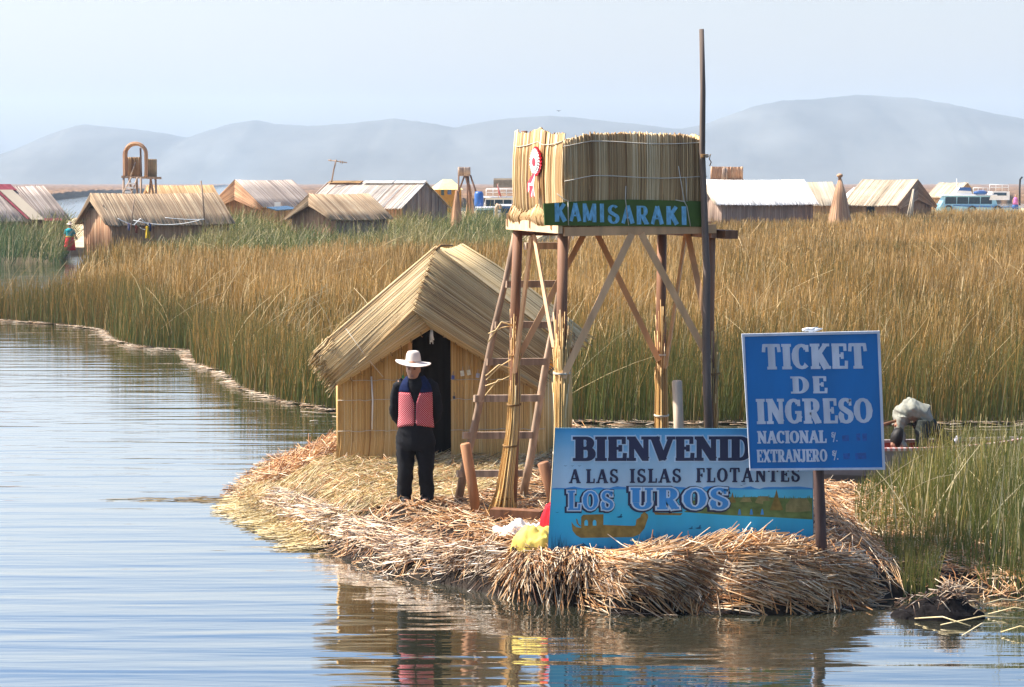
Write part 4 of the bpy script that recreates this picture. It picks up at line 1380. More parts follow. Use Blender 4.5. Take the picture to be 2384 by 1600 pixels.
for c, b_, w, h in ((1930, 640, 48, 150), (1615, 585, 26, 75)):
    flat(mb, FW, [(c - w, b_), (c + w, b_), (c + w * .35, b_ - h * .55), (c, b_ - h), (c - w * .35, b_ - h * .55)], 0.0026)
mb.build("painted_cone_huts", M['ochre'], wb)["kind"] = "stuff"
mb = MB()
M['olive_paint'] = plain("olive_paint", (0.26, 0.24, 0.10), 0.6, 0.2, 0.3, (12, 12, 12))
flat(mb, FW, [(1995, 650), (1998, 600), (2035, 555), (2070, 610), (2068, 655)], 0.0028)
flat(mb, FW, [(2035, 555), (2150, 556), (2180, 606), (2070, 612)], 0.0031)
flat(mb, FW, [(2068, 614), (2178, 608), (2175, 645), (2068, 655)], 0.0028)
flat(mb, FW, [(1775, 585), (1800, 540), (1835, 575), (1835, 598)], 0.0028)
flat(mb, FW, [(1800, 540), (1870, 540), (1885, 572), (1835, 575)], 0.0031)
flat(mb, FW, [(1665, 580), (1690, 550), (1740, 550), (1755, 582)], 0.0028)
mb.build("painted_huts", M['olive_paint'], wb)["kind"] = "stuff"
mb = MB()
flat(mb, FW, [(462, 722), (470, 785), (495, 818), (530, 838), (900, 832), (950, 812), (985, 770), (1000, 725), (1012, 690), (1008, 668), (985, 655), (962, 668), (955, 690), (928, 705), (922, 748), (905, 752), (690, 745), (640, 772), (560, 770), (500, 762), (478, 745)], 0.0022)
flat(mb, FW, [(532, 690), (545, 672), (692, 668), (690, 748), (655, 775), (532, 768)], 0.0028)
flat(mb, FW, [(1050, 650), (1062, 672), (1245, 676), (1258, 660), (1090, 658)], 0.0022)
for p in ([(495, 700), (500, 735), (520, 755), (535, 755), (512, 735), (505, 705)], [(1005, 670), (985, 648), (972, 662)]):
    flat(mb, FW, p, 0.0030)
mb.build("painted_reed_boat", M['ochre'], wb)["kind"] = "stuff"
mb = MB()
for x in (568, 628):
    flat(mb, FW, [(x - 13, 750), (x + 13, 750), (x + 13, 722), (x + 8, 712), (x, 708), (x - 8, 712), (x - 13, 722)], 0.0036, 0.35)
mb.build("painted_windows", M['board_paint'], wb)["kind"] = "stuff"
mb = MB()
for x0, x1, y, n in ((305, 430, 950, 40), (1010, 1140, 930, 36), (1900, 2185, 950, 60), (1500, 1600, 960, 14)):
    for i in range(n):
        x = RR.uniform(x0, x1); h = RR.uniform(60, 160); l = RR.uniform(-25, 35)
        flat(mb, FW, [(x - 1.6, y), (x + 1.6, y), (x + l, y - h)], 0.0024)
for x, y, s_ in ((808, 688, 1.0), (1372, 768, 1.0), (740, 918, .9), (845, 930, .8), (1835, 775, 1.0), (1318, 770, .7)):
    flat(mb, FW, [(x - 24 * s_, y), (x - 10 * s_, y + 6 * s_), (x + 12 * s_, y + 5 * s_), (x + 22 * s_, y - 4 * s_), (x + 12 * s_, y - 6 * s_), (x + 16 * s_, y - 20 * s_), (x + 8 * s_, y - 22 * s_), (x + 4 * s_, y - 8 * s_)], 0.003)
for x, y in ((420, 322), (470, 322), (520, 322), (790, 470), (840, 480), (1680, 462), (1700, 452), (360, 655)):
    flat(mb, FW, [(x - 14, y - 3), (x, y + 3), (x + 14, y - 4), (x, y)], 0.003)
flat(mb, FW, [(490, 905), (545, 880), (540, 868), (558, 882), (600, 908), (552, 898), (548, 925), (538, 898)], 0.003)
mb.build("painted_reeds_and_birds", M['deep_blue'], wb)["kind"] = "stuff"
mb = MB()
for x, y in ((1665, 655), (1750, 655), (1828, 655)):
    flat(mb, FW, [(x - 12, y + 16), (x + 12, y + 16), (x + 6, y - 14), (x + 3, y - 24), (x - 3, y - 24), (x - 6, y - 14)], 0.0034)
mb.build("painted_figures", M['letter_blue'], wb)["kind"] = "stuff"
# words
for s_, x, y, w, h, in (("BIENVENIDOS", 478, 284, 1585, 168),):
    text(s_, FW, (x, y), w, h, (0, -0.002), 0.075, 0.0032).build("lettering_outline", M['halo'], wb)["kind"] = "stuff"
    text(s_, FW, (x, y), w, h, (0, -0.002), 0.02, 0.0055, T=.24, t=.14).build("lettering", M['navy'], wb)["kind"] = "stuff"
mb = MB()
for s_, x, y, w, h in (("A", 445, 446, 82, 100), ("LAS", 565, 446, 235, 100), ("ISLAS", 878, 444, 372, 100), ("FLOTANTES", 1352, 440, 748, 102)):
    text(s_, FW, (x, y), w, h, (0, -0.006), 0.0, 0.0045, mb=mb, T=.22, t=.13, gap=.10)
mb.build("lettering", M['navy'], wb)["kind"] = "stuff"
for d_, o_, mt, sh in ((0.125, 0.0036, 'navy', 6), (0.065, 0.0062, 'halo', 0), (0.0, 0.0088, 'letter_blue', 0)):
    mb = MB()
    text("LOS", FW, (432 - sh, 638 + sh * .7), 335, 138, (0, 0), d_, o_, mb=mb, gap=.10, T=.2, t=.12)
    text("UROS", FW, (884 - sh, 632 + sh * .7), 705, 152, (0, 0), d_, o_, mb=mb, gap=.10, T=.24, t=.14)
    mb.build("lettering" if mt == 'letter_blue' else "lettering_outline", M[mt], wb)["kind"] = "stuff"
for px_ in (1340, 1850):                                # posts behind carry it
    mb = MB()
    mb.bar(P(px_, 1010, YW + .05), P(px_, 1300, YW + .05), 0.06, 0.06, (0, 1, 0), 0.4)
    mb.build("support_post", M['red_wood'], wb)

# ------------------------------------------------------------------ ticket board on its post
YT = 18.86


def FT(x, y, o=0.0):
    return P(1700 + x / 3.92, 740 + y / 3.92, YT) + Vector((0, -o, 0))


M['sign_blue'] = plain("blue_sign_paint", (0.002, 0.145, 0.42), 0.5, 0.4, 0.25, (2.5, 2.5, 0.7))
M['sign_white'] = plain("pale_sign_paint", (0.60, 0.64, 0.72), 0.5, 0.3, 0.16, (9, 9, 3))
M['post_wood'] = tint_mat("dark_post_timber", [(0.075, 0.045, 0.04), (0.11, 0.068, 0.058)], 0.75, 0.25, (14, 14, 1.5), 0.4, 0, 0.5)
tb = thing("ticket_board", P(1912, 1302, YT + .04), "square blue ticket price board with white border on a dark wooden post", "sign")
slab(FT, [(125, 168), (182, 1380), (1395, 1370), (1345, 140)], 0.016).build("panel", M['sign_blue'], tb)
cor = [(105, 148), (180, 1396), (1414, 1386), (1364, 120)]
for i, (a, b_) in enumerate(zip(cor, cor[1:] + cor[:1])):
    mb = MB()
    ins_ = [(130, 172), (184, 1376), (1390, 1366), (1342, 144)]
    c_, d_ = ins_[i], ins_[(i + 1) % 4]
    v = [FT(x, y, 0.010) for x, y in (a, b_, d_, c_)] + [FT(x, y, -0.024) for x, y in (a, b_, d_, c_)]
    mb.raw(v, [(0, 1, 2, 3), (7, 6, 5, 4), (0, 4, 5, 1), (1, 5, 6, 2), (2, 6, 7, 3), (3, 7, 4, 0)])
    mb.build("frame", M['sign_white'], tb)
mb = MB()
for s_, x, y, w, h, g_, tt_ in (("TICKET", 296, 470, 960, 226, .02, .26), ("DE", 560, 690, 330, 152, .12, .24), ("INGRESO", 243, 968, 1058, 224, .03, .26), ("NACIONAL", 248, 1147, 632, 112, .0, .25), ("S", 924, 1092, 30, 48, 0, .26), ("/.", 938, 1124, 44, 76, 0, .2),
                           ("EXTRANJERO", 243, 1318, 645, 112, .0, .24), ("S", 932, 1260, 30, 48, 0, .26), ("/.", 946, 1290, 44, 76, 0, .2)):
    text(s_, FT, (x, y), w, h, (0.05, -0.010), 0.012, 0.0022, mb=mb, T=tt_, t=.15, gap=g_)
mb.build("lettering", M['sign_white'], tb)["kind"] = "stuff"
M['faded'] = plain("painted_over_price", (0.004, 0.085, 0.33), 0.4, 0.5, 0.35, (30, 30, 30))
mb = MB()
for x, y, w, h in ((1020, 1075, 60, 50), (1150, 1060, 34, 60), (1205, 1058, 40, 66), (1030, 1240, 60, 50), (1140, 1235, 100, 54)):
    flat(mb, FT, [(x, y), (x + w, y - 4), (x + w + 3, y + h), (x + 4, y + h + 3)], 0.0008)
mb.build("painted_over_price", M['faded'], tb)["kind"] = "stuff"
mb = MB()
pt_, pb_ = P(1893, 775, YT + .062), P(1914, 1320, YT + .062)
cen = [pt_.lerp(pb_, k) for k in np.linspace(0, 1, 7)]
mb.tube(cen, [.05, .05, .051, .052, .053, .054, .056], 7, 0.5)
mb.build("post", M['post_wood'], tb)
mb = MB()
for k in range(5):
    p = P(1880 + k * 5, 767 + RR.uniform(-3, 3), YT + .03)
    mb.tube([p + Vector((-.05, 0, -.012)), p, p + Vector((.06, .01, RR.uniform(0, .015)))], [.014, .016, .006], 6)
mb.build("splintered_top", M['white'], tb)

# ------------------------------------------------------------------ cloths left on the straw
def cloth(name, lab, mat, c, size, h, seed, rotz=0.0):
    NX = 30
    u, v = np.meshgrid(np.linspace(-1, 1, NX), np.linspace(-1, 1, NX))
    r = np.sqrt(u ** 2 + v ** 2)
    dome = np.clip(1 - (np.abs(u) ** 2.4 + np.abs(v) ** 2.4), -0.15, 1)
    z = h * np.maximum(dome, 0) ** 0.55 + 0.035 * fbm(u * 3.2 + seed, v * 3.2, seed, 3) * 1.0 + 0.03 * (1 - np.abs(vnoise(u * 5 + v * 2, v * 1.5 + seed, seed))) * (dome > 0) + 0.02 * np.sin(7 * (u * .8 + v * .5) + seed)
    sc = np.where(r > 1, 1 / r, 1) * (1 + 0.06 * vnoise(u * 3, v * 3, seed))
    x, y = u * sc * size[0], v * sc * size[1]
    cs, sn = math.cos(rotz), math.sin(rotz)
    V = np.stack([c[0] + x * cs - y * sn, c[1] + x * sn + y * cs, c[2] + z], -1).reshape(-1, 3)
    idx = np.arange(NX * NX).reshape(NX, NX)
    mb = MB()
    mb.grid(V, np.stack([idx[:-1, :-1], idx[:-1, 1:], idx[1:, 1:], idx[1:, :-1]], -1).reshape(-1, 4), 0.5)
    return mb.build(name, mat, None, tuple(c), True), lab


p = P(1245, 1282, 19.55)
o, l = cloth("yellow_cloth", "", plain("yellow_cloth", (0.76, 0.58, 0.13), 0.7, 0.2, 0.12), (p.x, p.y, 0.42), (0.24, 0.17), 0.19, 3, 0.1)
tag(o, "crumpled yellow cloth lying on straw left of the welcome board", "cloth")
p = P(1290, 1235, 19.75)
o, l = cloth("red_cloth", "", plain("red_cloth", (0.70, 0.015, 0.03), 0.7, 0.2, 0.12), (p.x + .03, p.y, 0.50), (0.19, 0.13), 0.36, 6, 0.6)
tag(o, "red cloth bundle heaped behind the left edge of the welcome board", "cloth")
p = P(1208, 1226, 20.4)
o, l = cloth("grey_sheet", "", plain("greyish_white_sheet", (0.62, 0.60, 0.58), 0.7, 0.3, 0.12), (p.x, p.y, 0.43), (0.24, 0.30), 0.045, 9, -0.6)
tag(o, "flat greyish white plastic sheet lying on the straw", "plastic sheet")
# ================================================================== PEOPLE
M['skin'] = tint_mat("brown_skin", [(0.42, 0.22, 0.14), (0.52, 0.29, 0.19)], 0.55, 0.3, (6, 6, 6), 0.12)
M['hair'] = plain("black_hair", (0.012, 0.010, 0.009), 0.6, 0.3)
M['black_cloth'] = plain("black_cloth", (0.012, 0.012, 0.014), 0.85, 0.15, 0.3, (9, 9, 5))
M['felt'] = plain("cream_felt", (0.66, 0.58, 0.52), 0.85, 0.1, 0.06)
M['navy_knit'] = plain("navy_knit", (0.012, 0.020, 0.065), 0.9, 0.1, 0.3, (40, 40, 40))


def remesh(mb, name, mat, parent, vox, smooth=2, fold=0.0):
    """fuse overlapping lofts into one continuous skin"""
    o = mb.build(name, mat, None, tuple(parent.location))
    md = o.modifiers.new("fuse", 'REMESH'); md.mode = 'VOXEL'; md.voxel_size = vox; md.use_smooth_shade = True
    if smooth:
        sm = o.modifiers.new("soften", 'SMOOTH'); sm.iterations = smooth; sm.factor = 0.5
    dg = bpy.context.evaluated_depsgraph_get()
    me = bpy.data.meshes.new_from_object(o.evaluated_get(dg))
    me.name = name
    if not me.materials: me.materials.append(mat)
    if fold:                                             # cloth creases
        nv = len(me.vertices)
        co = np.zeros(nv * 3, np.float32); me.vertices.foreach_get("co", co); co = co.reshape(-1, 3)
        no = np.zeros(nv * 3, np.float32); me.vertices.foreach_get("normal", no); no = no.reshape(-1, 3)
        an = np.arctan2(co[:, 1], co[:, 0])
        w = fbm(co[:, 2] * 11 + co[:, 0] * 7, an * 1.6 + co[:, 2] * 4, 5, 3) + 0.6 * vnoise(co[:, 0] * 26 + co[:, 2] * 9, co[:, 1] * 20 - co[:, 2] * 14, 8)
        co = co + no * (w * fold)[:, None]
        me.vertices.foreach_set("co", co.astype(np.float32).ravel())
        me.update()
    o.modifiers.clear()
    old = o.data
    o.data = me
    bpy.data.meshes.remove(old)
    o.parent = parent
    o.location = (0, 0, 0)
    return o


def limb(mb, pts, rad, sides=14, flat=1.0):
    """tapered limb along a path"""
    pts = [Vector(p) for p in pts]
    rings = []
    for i, (p, r) in enumerate(zip(pts, rad)):
        d = (pts[min(i + 1, len(pts) - 1)] - pts[max(i - 1, 0)]).normalized()
        a = d.cross(Vector((0.12, 1, 0.08))).normalized()
        b_ = d.cross(a)
        rings.append((p, a * r, b_ * r * flat))
    return mb.loft(rings, sides)


def hand(mb, w, d, side, s=1.0, curl=0.6, palm_n=None):
    """palm, four unequal bent fingers and a thumb from the palm's side"""
    d = Vector(d).normalized()
    nrm_ = Vector(palm_n or (0, -1, 0)); nrm_ = (nrm_ - d * nrm_.dot(d)).normalized()
    sd = d.cross(nrm_) * side
    w = Vector(w)
    limb_pts = [w, w + d * .045 * s, w + d * .085 * s]
    rings = [(p, sd * r * s, nrm_ * r * .45 * s) for p, r in zip(limb_pts, (.028, .040, .041))]
    mb.loft(rings, 12)
    for i, L in enumerate((.068, .076, .070, .056)):
        b0 = w + d * .078 * s + sd * (.030 - .020 * i) * s
        c1 = (d * math.cos(curl * .5) + nrm_ * math.sin(curl * .5))
        c2 = (d * math.cos(curl * 1.3) + nrm_ * math.sin(curl * 1.3))
        mb.loft([(q_, sd * r_ * s, c1.cross(sd) * r_ * s) for q_, r_ in ((b0, .0092), (b0 + c1 * L * .5 * s, .0085), (b0 + c1 * L * .5 * s + c2 * L * .5 * s, .0068))], 8)
    t0 = w + d * .025 * s + sd * .030 * s
    td = (d * .75 + sd * .55 + nrm_ * .35).normalized()
    mb.loft([(q_, td.cross(nrm_).normalized() * r_ * s, nrm_ * r_ * s) for q_, r_ in ((t0, .012), (t0 + td * .035 * s, .0105), (t0 + (td + d * .3).normalized() * .062 * s, .008))], 8)


def head(mb, c, s=1.0, f=(0, -1, 0)):
    """c = chin point under the skull centre; f = facing"""
    f = Vector(f).normalized(); r = f.cross(up).normalized()
    c = Vector(c)
    prof = [(0.0, .030, .030, .050), (.012, .050, .062, .032), (.04, .062, .080, .012), (.075, .070, .090, .004), (.11, .073, .095, .0), (.15, .075, .098, -.004), (.19, .070, .092, -.008), (.222, .050, .068, -.010), (.238, .02, .03, -.01)]
    mb.loft([(c + up * z * s + f * y * s, r * a * s, f * b_ * s) for z, a, b_, y in prof], 22)
    n0 = c + up * .082 * s + f * .088 * s
    mb.loft([(n0 + up * .035 * s - f * .002 * s, r * .008 * s, f * .008 * s), (n0 + up * .012 * s + f * .010 * s, r * .011 * s, f * .012 * s), (n0 - up * .006 * s + f * .014 * s, r * .016 * s, f * .014 * s), (n0 - up * .015 * s + f * .004 * s, r * .014 * s, f * .012 * s)], 10)
    for k in (-1, 1):
        e = c + up * .095 * s + r * k * .073 * s - f * .005 * s
        mb.loft([(e - up * .028 * s, r * .006 * s, f * .010 * s), (e, r * .010 * s, f * .018 * s), (e + up * .026 * s, r * .007 * s, f * .015 * s)], 10)
    mb.loft([(c + up * .035 * s + f * (.083) * s + up * dz * s, r * .024 * s, f * dd * s) for dz, dd in ((-.009, .006), (-.003, .011), (.002, .006), (.004, .010), (.010, .005))], 12)


def face_parts(parent, c, s=1.0, f=(0, -1, 0)):
    f = Vector(f).normalized(); r = f.cross(up).normalized(); c = Vector(c)
    for k in (-1, 1):
        e = c + up * .112 * s + r * k * .030 * s + f * .088 * s
        mb = MB(); mb.loft([(e - r * .014 * s, up * .003 * s, f * .003 * s), (e, up * .007 * s, f * .006 * s), (e + r * .014 * s, up * .003 * s, f * .003 * s)], 10)
        mb.build("eye", M['hair'], parent, smooth=True)
        e = e + up * .018 * s
        mb = MB(); mb.tube([e - r * .020 * s, e + up * .003 + f * .002, e + r * .020 * s], [.003, .0045, .003], 6)
        mb.build("eyebrow", M['hair'], parent)
    mb = MB()
    e = c + up * .034 * s + f * .094 * s
    mb.tube([e - r * .020 * s, e + f * .003, e + r * .020 * s], [.003, .005, .003], 6)
    mb.build("lips", plain("lips", (0.16, 0.06, 0.05), 0.5, 0.3), parent)


def hat(parent, c, s, mat, tilt=(0, 0), droop=0.03):
    """felt hat: c = middle of the brim"""
    c = Vector(c)
    mb = MB()
    n = 40
    rings = []
    for r_, z in ((.082, .012), (.10, .006), (.14, .0), (.175, -.003), (.192, .002), (.192, -.006), (.14, -.010), (.085, -.004)):
        rings.append((r_, z))
    V = []
    for r_, z in rings:
        for i in range(n):
            a = 2 * math.pi * i / n
            x, y = math.cos(a) * r_ * s * 1.02, math.sin(a) * r_ * s * 1.08
            k = (r_ - .08) / .11
            V.append((c.x + x, c.y + y, c.z + z * s + k * (-droop * max(0, -math.sin(a)) + tilt[0] * math.cos(a) + .012 * math.cos(a) ** 2)))
    i = np.arange(n); j = (i + 1) % n
    q = np.concatenate([np.stack([k * n + i, k * n + j, (k + 1) * n + j, (k + 1) * n + i], -1) for k in range(len(rings) - 1)])
    mb.grid(np.array(V), q, 0.5)
    mb.build("brim", mat, parent, smooth=True)
    mb = MB()
    rr = []
    for z, a, b_ in ((-.004, .088, .098), (.03, .085, .096), (.07, .080, .090), (.105, .073, .082), (.128, .058, .070), (.132, .038, .055), (.112, .018, .038), (.108, .006, .02)):
        rr.append((c + up * z * s + Vector((0, 0, 0)), Vector((a * s, 0, 0)), Vector((0, b_ * s, 0))))
    mb.loft(rr, 28)
    mb.build("crown", mat, parent, smooth=True)
    mb = MB()
    mb.loft([(c + up * z * s, Vector((a * s, 0, 0)), Vector((0, b_ * s, 0))) for z, a, b_ in ((.0, .0895, .0995), (.012, .0895, .0995), (.024, .0875, .0985))], 28, caps=False)
    mb.build("hat_band", plain("hat_band", (0.45, 0.38, 0.33), 0.8, 0.1), parent, smooth=True)


# ------------------------------------------------------------------ the man in front of the hut
mc_ = P(968, 1172, 22.15)
mx, my, mz = mc_.x, mc_.y, mc_.z
man = thing("person", (mx, my, mz), "man in cream felt hat, pink and navy vest, standing before the small reed hut", "person")
Wd = lambda x, y, z: Vector((mx + x, my + y, mz + (.8 + (z - .8) * 1.15 if .8 < z < 1.38 else z)))
mb = MB()
head(mb, Wd(-0.02, -0.05, 1.395), 1.0, (-0.12, -1, 0))
limb(mb, [Wd(-.01, .02, 1.30), Wd(-.012, .0, 1.37), Wd(-.015, -.01, 1.44)], [.062, .054, .054])
mb.loft([(Wd(0, 0.01, z), (a, 0, 0), (0, b_, 0)) for z, a, b_ in ((0.60, .10, .09), (.72, .15, .11), (.85, .14, .10), (1.0, .145, .10), (1.15, .165, .11), (1.25, .165, .10), (1.32, .10, .07))], 20)
for k in (-1, 1):
    limb(mb, [Wd(k * .15, .02, 1.28), Wd(k * .20, .05, 1.20), Wd(k * .225, .07, 1.02), Wd(k * .23, .10, .96), Wd(k * .15, .17, .86), Wd(k * .07, .18, .80)], [.045, .048, .040, .038, .032, .026])
    hand(mb, Wd(k * .08, .18, .81), (-k * .6, .05, -.8), -k, 1.0, 0.7, (0, -1, 0))
    limb(mb, [Wd(k * .085, .01, .72), Wd(k * .092, .0, .42), Wd(k * .098, .01, .22), Wd(k * .10, .02, .05)], [.085, .058, .05, .038])
    mb.loft([(Wd(k * .105, y, .035), (.04, 0, 0), (0, 0, .035)) for y in (.06, -.02, -.10, -.15)], 12)
body = remesh(mb, "body", M['skin'], man, 0.0075, 2)
face_parts(man, Wd(-0.02, -0.05, 1.395), 1.0, (-0.12, -1, 0))
mb = MB()
mb.loft([(Wd(-0.02, .0, z), (a, 0, 0), (0, b_, 0)) for z, a, b_ in ((1.42, .060, .060), (1.46, .074, .075), (1.51, .080, .085), (1.56, .080, .09), (1.60, .06, .08))], 20)
for i in range(len(mb.V)):
    mb.V[i][:, 1] += 0.012
mb.build("hair", M['hair'], man, smooth=True)
# black shirt: trunk and sleeves, collar
mb = MB()
mb.loft([(Wd(0, 0.01, z), (a, 0, 0), (0, b_, 0)) for z, a, b_ in ((.80, .165, .118), (.95, .162, .118), (1.10, .176, .122), (1.22, .180, .118), (1.28, .155, .10), (1.335, .085, .078), (1.36, .062, .066))], 22)
for k in (-1, 1):
    limb(mb, [Wd(k * .13, .02, 1.275), Wd(k * .195, .035, 1.235), Wd(k * .225, .055, 1.12), Wd(k * .238, .075, 1.00), Wd(k * .225, .12, .93), Wd(k * .15, .18, .85), Wd(k * .09, .19, .81)], [.058, .066, .062, .058, .056, .048, .040], 14)
sh = remesh(mb, "shirt", M['black_cloth'], man, 0.009, 2, 0.007)
mb = MB()
for k in (-1, 1):
    mb.raw([Wd(-.012 + k * .010, -.098, 1.275), Wd(-.012 + k * .062, -.085, 1.285), Wd(-.012 + k * .078, -.03, 1.345), Wd(-.012 + k * .064, -.02, 1.372), Wd(-.012 + k * .045, -.065, 1.345)], [(0, 1, 2, 3, 4)[::k]])
mb.build("collar", M['black_cloth'], sh)
# vest: open down the front, V neck; yoke above, knitted panel below
kn, t, b = new_mat("pink_pattern_knit")
tc = t.nodes.new("ShaderNodeTexCoord")


def lattice(rot, sc):
    mp = t.nodes.new("ShaderNodeMapping"); mp.inputs["Rotation"].default_value = (0, rot, 0)
    wv = t.nodes.new("ShaderNodeTexWave"); wv.inputs["Scale"].default_value = sc; wv.inputs["Distortion"].default_value = 0.6; wv.inputs["Detail Scale"].default_value = 3
    t.links.new(tc.outputs["Object"], mp.inputs[0]); t.links.new(mp.outputs[0], wv.inputs[0])
    return wv.outputs["Fac"]


mxn = t.nodes.new("ShaderNodeMath"); mxn.operation = 'MULTIPLY'
t.links.new(lattice(0.78, 19), mxn.inputs[0]); t.links.new(lattice(-0.78, 19), mxn.inputs[1])
cr = t.nodes.new("ShaderNodeValToRGB")
for e_, (p_, c_) in zip([cr.color_ramp.elements[0], cr.color_ramp.elements[1], cr.color_ramp.elements.new(.7)], [(.15, (.44, .05, .065, 1)), (1.0, (.62, .28, .26, 1)), (.5, (.51, .10, .115, 1))]):
    e_.position = p_; e_.color = c_
t.links.new(mxn.outputs[0], cr.inputs[0]); t.links.new(cr.outputs[0], b.inputs["Base Color"])
b.inputs["Roughness"].default_value = 0.9; b.inputs["Specular IOR Level"].default_value = 0.1
bp = t.nodes.new("ShaderNodeBump"); bp.inputs["Strength"].default_value = 0.7; bp.inputs["Distance"].default_value = 0.006
t.links.new(mxn.outputs[0], bp.inputs["Height"]); t.links.new(bp.outputs[0], b.inputs["Normal"])
M['pink_knit'] = kn


def vest(z0, z1, nz, name, mat, par):
    prof = [(.84, .205, .150), (.87, .203, .150), (.95, .190, .140), (1.10, .190, .138), (1.20, .190, .130), (1.26, .178, .118), (1.305, .13, .098), (1.33, .105, .09)]
    pz = [p[0] for p in prof]
    mb = MB()
    na = 46
    zz = np.linspace(z0, z1, nz)
    lay_ = []
    for off in (0.0, -0.008):
        V = np.zeros((nz, na, 3))
        for i, z in enumerate(zz):
            a_, b_ = np.interp(z, pz, [p[1] for p in prof]) + off, np.interp(z, pz, [p[2] for p in prof]) + off
            gap = np.interp(z, [.82, .88, 1.08, 1.30], [.20, .035, .05, .55])
            an = np.linspace(gap, 2 * math.pi - gap, na)
            V[i, :, 0] = mx + .002 - a_ * np.sin(an)
            V[i, :, 1] = my + .01 - b_ * np.cos(an)
            zo = .8 + (z - .8) * 1.15 + (0.02 * np.cos(an * 2) if z < .9 else 0) + 0.004 * vnoise(an * 4, an * 0 + z * 9, 3)
            V[i, :, 2] = mz + zo
        lay_.append(V)
    idx = np.arange(nz * na).reshape(nz, na)
    q = np.stack([idx[:-1, :-1], idx[:-1, 1:], idx[1:, 1:], idx[1:, :-1]], -1).reshape(-1, 4)
    mb.grid(lay_[0].reshape(-1, 3), q[:, ::-1], .5)
    mb.grid(lay_[1].reshape(-1, 3), q, .5)
    nn = nz * na                                           # close the rim between the two layers
    rim = list(idx[0]) + list(idx[1:, -1]) + list(idx[-1, -2::-1]) + list(idx[-2:0:-1, 0])
    rq = [[rim[k], rim[(k + 1) % len(rim)], rim[(k + 1) % len(rim)] + nn, rim[k] + nn] for k in range(len(rim))]
    mb.L.append(np.array(rq, np.int32).ravel()); mb.C.append(np.full(len(rq), 4, np.int32)); mb.SM.append(np.zeros(len(rq), bool))
    return mb.build(name, mat, par)


vs = vest(.855, 1.185, 14, "vest", M['pink_knit'], man)
vest(1.185, 1.335, 8, "yoke", M['navy_knit'], vs)
# trousers and belt line
mb = MB()
mb.loft([(Wd(0, 0.01, z), (a, 0, 0), (0, b_, 0)) for z, a, b_ in ((.60, .205, .135), (.68, .222, .148), (.78, .205, .14), (.90, .172, .124))], 22)
for k, dx in ((-1, -.006), (1, .006)):
    limb(mb, [Wd(k * .095 + dx, .01, .70), Wd(k * .105 + dx, .005, .50), Wd(k * .108 + dx, 0.0, .36), Wd(k * .108 + dx * 3, .01, .20), Wd(k * .110 + dx * 3, .015, .045)], [.115, .098, .088, .082, .078], 16)
remesh(mb, "trousers", M['black_cloth'], man, 0.009, 1, 0.009)
for k in (-1, 1):
    mb = MB()
    mb.loft([(Wd(k * .118, y, .03 + h * .5), (w_, 0, 0), (0, 0, h)) for y, w_, h in ((.08, .03, .03), (.02, .042, .045), (-.06, .045, .04), (-.12, .042, .032), (-.155, .02, .018))], 14)
    mb.build("shoe", M['hair'], man, smooth=True)
ht = bpy.data.objects.new("hat", None)
S.collection.objects.link(ht); ht.parent = man; ht.location = Wd(-.02, -.035, 1.545) - man.location
hat(ht, Wd(-.02, -.03, 1.566), 1.0, M['felt'], (-0.018, 0), 0.022)

# ------------------------------------------------------------------ moored boat and the person bending over in it
M['boat_grey'] = plain("grey_boat_paint", (0.30, 0.26, 0.25), 0.6, 0.3, 0.2, (4, 4, 9))
M['boat_red'] = plain("dull_red_paint", (0.30, 0.07, 0.05), 0.6, 0.3, 0.3)
M['trim'] = tint_mat("red_white_trim", [(0.50, 0.16, 0.13), (0.66, 0.58, 0.55)], 0.5, 0.3, (3, 3, 3), 0.1)
bc = G(2030, 1130, 0.0)
boat = thing("rowing_boat", (bc.x, bc.y, 0), "small grey wooden rowing boat with red interior moored behind the green reeds", "boat")
mb = MB()
n = 26
xs = np.linspace(-1.5, 2.1, n)
prof = np.clip(1 - np.abs((xs - .2) / 2.0) ** 3.2, 0.02, 1)
sec = [(-.62, .46), (-.56, .12), (-.36, -.1), (.36, -.1), (.56, .12), (.62, .46), (.58, .46), (.50, .12), (.3, 0.02), (-.3, .02), (-.50, .12), (-.58, .46)]
V = []
for x, p in zip(xs, prof):
    for y, z in sec:
        V.append((bc.x + x, bc.y + .44 + y * .7 * p, max(z, -.12) + .10 * ((x - .2) / 2) ** 2 - (z < .1) * 0 + (1 - p) * .02))
idx = np.arange(n * 12).reshape(n, 12)
q = np.stack([idx[:-1], np.roll(idx, -1, 1)[:-1], np.roll(idx, -1, 1)[1:], idx[1:]], -1)
mb.grid(np.array(V), q[:, :6].reshape(-1, 4), .5, False)
for e_ in (idx[0], idx[-1]):
    mb.L.append(e_[:12].astype(np.int32)); mb.C.append(np.array([12], np.int32)); mb.SM.append(np.zeros(1, bool))
hull = mb.build("hull", M['boat_grey'], boat)
mb = MB(); mb.grid(np.array(V), q[:, 6:].reshape(-1, 4), .5, False)
mb.build("interior", M['boat_red'], boat)
for sgn in (-1, 1):
    mb = MB()
    for i in range(n - 1):
        for h_ in range(4):
            k0, k1 = h_ / 4, (h_ + 1) / 4
            x0, x1 = lerp(xs[i], xs[i + 1], k0), lerp(xs[i], xs[i + 1], k1)
            p0, p1 = np.interp([x0, x1], xs, prof)
            f_ = lambda x, p: Vector((bc.x + x, bc.y + .44 + sgn * .42 * p, .475 + .10 * ((x - .2) / 2) ** 2))
            mb.bar(f_(x0, p0), f_(x1, p1), 0.07, 0.04, up, float((i * 4 + h_) % 2) * .8 + .1)
    mb.build("gunwale", M['trim'] if sgn < 0 else M['boat_grey'], boat)
for x in (-.75, .3, 1.2):
    mb = MB(); mb.box((bc.x + x, bc.y + .44, .33), (.2, .72, .03), None, .5)
    mb.build("thwart", M['boat_red'], boat)
mb = MB()
